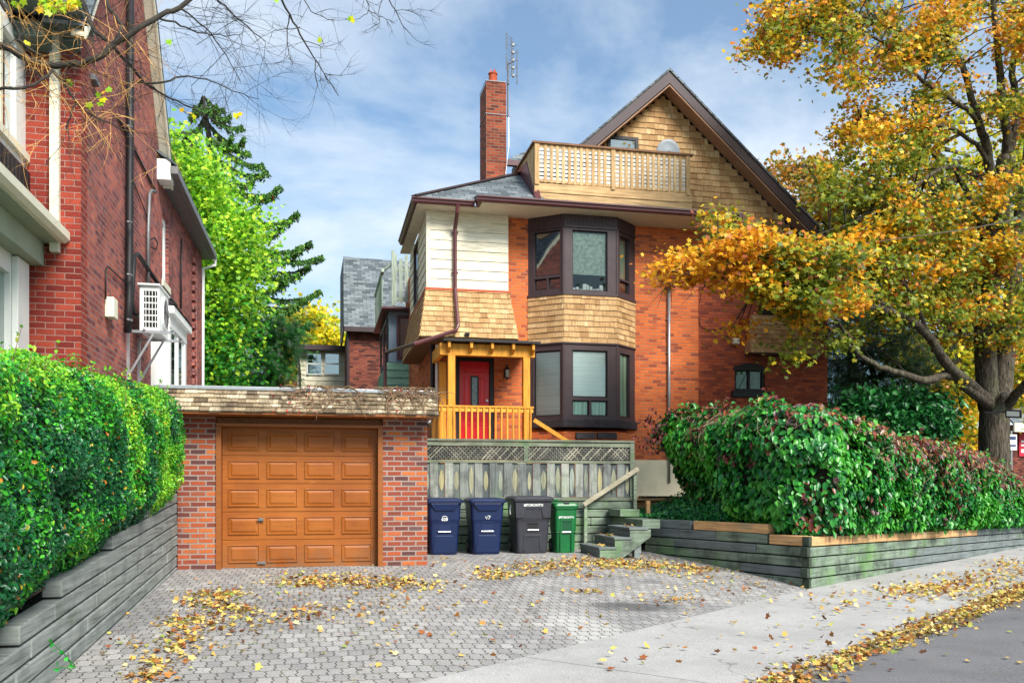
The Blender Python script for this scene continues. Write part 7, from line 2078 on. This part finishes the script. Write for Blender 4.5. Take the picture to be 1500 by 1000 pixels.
BL = [([(-60, 58, 7.0), (0, 66, 7.0), (30, 82, 7.0), (62, 94, 7.0), (100, 95, 7.1), (140, 88, 7.1), (165, 66, 7.2), (195, 48, 7.2), (232, 25, 7.3), (262, 12, 7.4), (300, -20, 7.5)], .030, .018),
      ([(-20, -30, 6.6), (5, 12, 6.6), (28, 48, 6.7), (30, 62, 6.7), (62, 84, 6.8)], .018, .010),
      ([(75, 102, 7.0), (95, 125, 7.0), (112, 150, 7.0), (140, 172, 7.1), (190, 193, 7.2)], .014, .005),
      ([(-30, 128, 6.5), (20, 130, 6.5), (50, 124, 6.6), (78, 104, 6.8)], .012, .009),
      ([(112, 150, 7.0), (100, 178, 7.0), (97, 186, 7.0)], .008, .004),
      ([(150, -30, 7.4), (160, 12, 7.3), (178, 38, 7.3), (165, 64, 7.2)], .016, .012),
      ([(112, -20, 7.6), (128, 20, 7.5), (140, 45, 7.4), (158, 60, 7.3)], .022, .015),
      ([(165, 68, 7.2), (190, 96, 7.4), (214, 122, 7.6), (250, 144, 7.8), (285, 160, 8.0), (318, 180, 8.2)], .014, .004),
      ([(200, 120, 7.5), (240, 120, 7.7), (275, 112, 8.0), (310, 120, 8.2), (350, 136, 8.4), (378, 145, 8.5)], .010, .003),
      ([(228, 28, 7.3), (256, 34, 7.6), (290, 48, 8), (330, 52, 8.2), (355, 50, 8.4)], .010, .003),
      ([(262, 12, 7.4), (300, 40, 7.6), (330, 80, 8), (352, 120, 8.2)], .008, .003),
      ([(300, -20, 7.8), (340, 20, 8), (372, 48, 8.2), (390, 62, 8.4)], .009, .003),
      ([(405, -20, 8), (424, 22, 8.2), (445, 60, 8.3), (462, 88, 8.4), (475, 108, 8.5), (496, 140, 8.6)], .012, .003),
      ([(462, 88, 8.4), (462, 110, 8.4), (466, 128, 8.5)], .005, .002), ([(424, 22, 8.2), (420, 62, 8.3), (430, 100, 8.3)], .006, .002), ([(476, 108, 8.5), (492, 110, 8.5), (502, 112, 8.5)], .004, .002),
      ([(445, 60, 8.3), (470, 68, 8.4), (475, 68, 8.4)], .004, .002), ([(440, 40, 8.3), (410, 44, 8.3), (395, 48, 8.3)], .004, .002),
      ([(530, -12, 8.6), (540, 15, 8.6), (520, 30, 8.7)], .005, .002), ([(540, 15, 8.6), (560, 26, 8.7), (578, 34, 8.7)], .004, .002), ([(560, -15, 8.6), (578, 15, 8.6), (592, 40, 8.7), (604, 54, 8.7)], .006, .002), ([(578, 15, 8.6), (600, 15, 8.7), (612, 15, 8.7)], .003, .0015), ([(562, -10, 8.6), (555, 20, 8.6), (556, 40, 8.6)], .004, .002), ([(440, -10, 8.3), (456, 16, 8.3), (480, 28, 8.4), (490, 32, 8.4)], .005, .002)]
m = MB(); paths = []
for pts, r0, r1 in BL: paths.append((limb(m, wl(pts), r0, r1, 6, wob=.008, rng=rng), r0))
# hidden joins up to the trunk and over the top of the view
for a, b in (((-60, 58, 7.0), tk[8]), ((-20, -30, 6.6), tk[9]), ((-30, 128, 6.5), tk[7]), ((150, -30, 7.4), tk[13]), ((112, -20, 7.6), tk[12]), ((300, -20, 7.6), tk[15]), ((405, -20, 8), tk[16]), ((545, -20, 8.6), tk[16])):
    p = W(*a[:2], d=a[2]); limb(m, [b, (p + b) / 2 + Vector((0, 0, .5)), p], .04, .018, 6, wob=.01, rng=rng)
m.build('limb', M['bark_dark'], bt_, smooth=True)
md, mo = MB(), MB()
def twig(mb, p, d, L, r, depth, curl=.35, sag=0.0):
    pts = [p]; n_ = 6
    for i in range(n_):
        d = (d + Vector((rng.uniform(-curl, curl), rng.uniform(-curl, curl), rng.uniform(-curl, curl) + sag)) * .55).normalized(); pts.append(pts[-1] + d * L / n_)
    mb.tube(pts, [r * (1 - .12 * i) for i in range(n_ + 1)], 3, caps=False)
    if depth > 0:
        for i in range(rng.randint(2, 3)):
            k = rng.randint(1, n_ - 1); dd = (d + Vector((rng.uniform(-1, 1), rng.uniform(-.6, .6), rng.uniform(-1, 1)))).normalized(); twig(mb, pts[k], dd, L * rng.uniform(.4, .7), r * .65, depth - 1, curl, sag)


for (pp, r0), src in zip(paths, BL):
    umax = max(a[0] for a in src[0]); n_ = int(len(pp) * (1.05 if umax < 330 else .45))
    for i in range(n_):
        k = rng.randint(1, len(pp) - 1); d = (pp[k] - pp[k - 1]).normalized(); d = (d * .5 + Vector((rng.uniform(-.8, 1), rng.uniform(-.5, .5), rng.uniform(-1, .7)))).normalized()
        orange_ = umax < 300 and rng.random() < .5
        twig(mo if orange_ else md, pp[k], d, rng.uniform(.25, .8) if umax < 400 else rng.uniform(.12, .4), .0026 if orange_ else .0026, 2 if umax < 400 else 1, .4)
for i in range(14):        # hanging orange twigs in front of the side wall
    p = W(rng.uniform(60, 232), rng.uniform(40, 190), d=rng.uniform(6.8, 7.6)); twig(mo, p, Vector((rng.uniform(-1, 1), rng.uniform(-.4, .4), rng.uniform(-1, .5))).normalized(), rng.uniform(.3, .7), .0024, 2, .35)
for i in range(14):
    p = W(rng.uniform(235, 335), rng.uniform(-10, 130), d=rng.uniform(7.6, 8.4)); twig(md, p, Vector((rng.uniform(.1, 1), rng.uniform(-.3, .3), rng.uniform(-.8, .3))).normalized(), rng.uniform(.4, .95), .003, 1, .22)
md.build('twig', M['twig_dark'], bt_); mo.build('orange_twig', M['twig_orange'], bt_)
lv = [(rng.uniform(55, 118), rng.uniform(-6, 14)) for i in range(46)] + [(20, 3), (24, 8), (34, 2), (40, 62), (100, 118), (104, 122), (145, 138), (150, 145), (152, 134), (146, 150), (130, 152), (158, 130), (85, 110), (247, 60), (266, 160), (278, 165), (285, 170), (306, 220), (308, 230), (352, 166), (346, 168), (517, 28), (513, 27), (467, 58), (405, 1), (60, 5), (72, 18), (80, 16), (95, 6)]
P = np.array([tuple(W(a, b, d=7.2)) for a, b in lv])
leaves('last_leaves', P, RS.uniform(.05, .085, len(P)), pick([(226, 220, 30), (150, 200, 40), (236, 190, 30), (196, 220, 50)], len(P)), M['leaf'], bt_, 'maple', up=np.array([[0, -1.0, 0]]), down=np.array([[0, 0, -1.0]]), jit=.5)

# ------------------------------------------------------------------ fallen leaves
def ground_at(u, v, zf):
    z = -.2
    for _ in range(4):
        p = W(u, v, Z=z); z = zf(p.x, p.y)
    return p.x, p.y, z


def litter(name, blobs, zf, pal, w, size, lab=None):
    P = []
    for (u, v, ru, rv, n_) in blobs:
        uu = u + RS.normal(size=n_) * ru * .55; vv = v + RS.normal(size=n_) * rv * .55
        for a, b in zip(uu, vv):
            if b < 745: continue
            x, y, z = ground_at(a, b, zf)
            P.append((x, y, z + .008 + RS.rand() * .018))
    P = np.array(P)
    return leaves(name, P, RS.uniform(size[0], size[1], len(P)), pick(pal, len(P), w), M['leaf_dry'], None, 'curl', up=np.array([[0, 0, 1.7]]), jit=.7, kindtag='stuff')


PAL = [(206, 168, 84), (214, 182, 104), (176, 116, 58), (142, 84, 48), (100, 66, 44), (190, 186, 90), (140, 156, 70), (224, 200, 140)]
PW = [4.5, 4, 3, 2.2, 1.6, 2.2, 1.0, 1.8]
drive = [(880, 822, 70, 7, 420), (800, 828, 60, 8, 260), (960, 824, 80, 9, 420), (1010, 836, 60, 8, 150), (745, 836, 50, 9, 170), (716, 842, 28, 8, 120), (540, 850, 90, 9, 300), (470, 846, 70, 9, 220), (440, 853, 50, 7, 90), (600, 856, 60, 9, 130), (320, 870, 42, 7, 130), (300, 882, 36, 8, 90), (340, 893, 40, 8, 110),
         (285, 912, 40, 12, 110), (275, 935, 40, 14, 60), (250, 950, 44, 14, 60), (232, 975, 40, 16, 60), (215, 992, 36, 12, 60), (400, 905, 90, 14, 110), (480, 895, 60, 10, 50), (560, 880, 120, 20, 60), (520, 930, 200, 50, 50), (855, 868, 30, 4, 34), (990, 880, 38, 4, 34), (1050, 850, 50, 10, 50),
         (700, 900, 300, 60, 110), (1000, 870, 120, 22, 60), (860, 842, 50, 3, 60), (640, 820, 30, 8, 30), (330, 920, 60, 40, 60), (440, 870, 160, 30, 90), (180, 940, 50, 40, 26), (1100, 858, 60, 10, 40)]
def zdr(x, y):
    n_ = -(x - E0.x) * ET.y + (y - E0.y) * ET.x
    return gz(x, y) if n_ > 0 else -.322
litter('fallen_leaves', drive, zdr, PAL, PW, (.035, .09))
litter('leaf_fragments', [(a, b, c * 1.25, d_ * 1.3, int(n_ * 1.1)) for a, b, c, d_, n_ in drive], zdr, [(130, 96, 56), (96, 68, 46), (176, 150, 96), (120, 116, 60)], None, (.012, .035))
walk = [(1440, 850, 70, 14, 330), (1370, 862, 60, 12, 260), (1480, 830, 40, 14, 200), (1330, 866, 60, 10, 120), (1250, 880, 110, 18, 90), (1200, 930, 200, 40, 46), (1000, 960, 160, 30, 18), (1420, 870, 80, 18, 90), (1460, 795, 40, 5, 40)]
litter('fallen_leaves_on_sidewalk', walk, lambda x, y: -.332, PAL, PW, (.055, .10))
# drift of leaves in the gutter
P = []
for i in range(5600):
    k = RS.rand() ** .8 * 17 - 1.0; wdt = (.34 + .22 * mnoise.noise(Vector((k * .8, 0, 0)))) * (1 if k > .5 else .7)
    o = RS.normal() * wdt * .30 + .15
    p = CB0 + CT * k + Vector((CT.y, -CT.x, 0)) * o
    z = (-.362 if o < .02 else (-.368 if o < .15 else -.402 + .007 * o)) + RS.rand() * .035
    P.append((p.x, p.y, z))
leaves('leaf_drift', np.array(P), RS.uniform(.035, .085, len(P)), pick(PAL + [(150, 132, 74), (120, 96, 60)], len(P), PW + [4, 4]), M['leaf_dry'], None, 'curl', up=np.array([[0, 0, 1.6]]), jit=.7, kindtag='stuff')
P = [(CB0 + CT * RS.uniform(0, 14) + Vector((CT.y, -CT.x, 0)) * RS.uniform(.3, 3.5)) for i in range(40)]
leaves('road_leaves', np.array([(p.x, p.y, -.388) for p in P]), RS.uniform(.06, .1, len(P)), pick(PAL, len(P), PW), M['leaf_dry'], None, 'curl', up=np.array([[0, 0, 2.5]]), jit=.4, kindtag='stuff')
# leaves caught on ledges: steps, terrace
P = []
for i in range(3):
    for j in range(11): P.append((rng.uniform(xs[i], xs[i + 1]), rng.uniform(14.6, 15.5), .165 + .165 * i + .012))
for j in range(70): P.append((rng.uniform(5.45, 7.3), rng.uniform(16.82, 17.15), .975))
for j in range(60): P.append((rng.uniform(5.5, 5.85), rng.uniform(16.2, 16.98), .63 + rng.random() * .08))
for j in range(26): P.append((rng.uniform(1.7, 5.4), rng.uniform(15.9, 16.38), .01))
leaves('ledge_leaves', np.array(P), RS.uniform(.06, .11, len(P)), pick(PAL, len(P), PW), M['leaf_dry'], None, 'curl', up=np.array([[0, 0, 2.0]]), jit=.5, kindtag='stuff')
# ================================================================== sky, sun, camera
w = bpy.data.worlds.new('World'); bpy.context.scene.world = w; w.use_nodes = True
nt = w.node_tree; nt.nodes.clear()
out = nt.nodes.new('ShaderNodeOutputWorld'); bg = nt.nodes.new('ShaderNodeBackground')
sky = nt.nodes.new('ShaderNodeTexSky'); sky.sky_type = 'NISHITA'; sky.sun_disc = False
SEL, SAZ = math.radians(42), math.radians(157)
sky.sun_elevation = SEL; sky.sun_rotation = SAZ; sky.air_density = 1.0; sky.dust_density = 1.5; sky.ozone_density = 1.5
tc = nt.nodes.new('ShaderNodeTexCoord')
sep = nt.nodes.new('ShaderNodeSeparateXYZ'); nt.links.new(tc.outputs['Generated'], sep.inputs[0])
def wm(op, a, b=0.0):
    n = nt.nodes.new('ShaderNodeMath'); n.operation = op
    for i, x in enumerate((a, b)):
        if isinstance(x, bpy.types.NodeSocket): nt.links.new(x, n.inputs[i])
        else: n.inputs[i].default_value = x
    return n.outputs[0]
zz = wm('ADD', wm('MAXIMUM', sep.outputs[2], 0.0), .22)
cmb = nt.nodes.new('ShaderNodeCombineXYZ')
nt.links.new(wm('DIVIDE', sep.outputs[0], zz), cmb.inputs[0]); nt.links.new(wm('DIVIDE', sep.outputs[1], zz), cmb.inputs[1])
nz = nt.nodes.new('ShaderNodeTexNoise'); nz.inputs['Scale'].default_value = 1.5; nz.inputs['Detail'].default_value = 9; nz.inputs['Roughness'].default_value = .56; nz.inputs['Distortion'].default_value = .25
nt.links.new(cmb.outputs[0], nz.inputs['Vector'])
rp = nt.nodes.new('ShaderNodeValToRGB'); nt.links.new(nz.outputs['Fac'], rp.inputs[0])
rp.color_ramp.elements[0].position = .41; rp.color_ramp.elements[0].color = (.12, .12, .12, 1); rp.color_ramp.elements[1].position = .66; rp.color_ramp.elements[1].color = (.98, .98, .98, 1)
CLOUD = (5.0, 5.4, 5.8, 1)
mx = nt.nodes.new('ShaderNodeMix'); mx.data_type = 'RGBA'
nt.links.new(rp.outputs[0], mx.inputs[0]); tn = nt.nodes.new('ShaderNodeMix'); tn.data_type = 'RGBA'; tn.blend_type = 'MULTIPLY'; tn.inputs[0].default_value = 1; nt.links.new(sky.outputs[0], tn.inputs[6]); tn.inputs[7].default_value = (.62, .86, .94, 1); nt.links.new(tn.outputs[2], mx.inputs[6]); mx.inputs[7].default_value = CLOUD
nt.links.new(mx.outputs[2], bg.inputs[0]); bg.inputs[1].default_value = .088
nt.links.new(bg.outputs[0], out.inputs[0])
sun = bpy.data.lights.new('sun', 'SUN'); sun.energy = 2.8; sun.angle = math.radians(25); sun.color = (1, .95, .88)
so = bpy.data.objects.new('sun', sun); C.objects.link(so)
dv = Vector((math.sin(SAZ) * math.cos(SEL), math.cos(SAZ) * math.cos(SEL), math.sin(SEL)))
so.rotation_euler = dv.to_track_quat('Z', 'Y').to_euler()
cam = bpy.data.cameras.new('camera'); co = bpy.data.objects.new('camera', cam); C.objects.link(co)
cam.sensor_width = 36; cam.lens = FPX / 1500 * 36; cam.shift_y = .1433; cam.clip_end = 1500; cam.clip_start = .05
co.location = (0, 0, ZC); co.rotation_euler = (PI / 2, 0, -YAW)
sc = bpy.context.scene; sc.camera = co
sc.view_settings.view_transform = 'Standard'; sc.view_settings.look = 'None'; sc.view_settings.gamma = 1; sc.view_settings.use_curve_mapping = False
sc.view_settings.exposure = 1.22
sc.cycles.max_bounces = 6; sc.cycles.transparent_max_bounces = 8; sc.cycles.diffuse_bounces = 3; sc.cycles.glossy_bounces = 3
sc.cycles.use_denoising = True
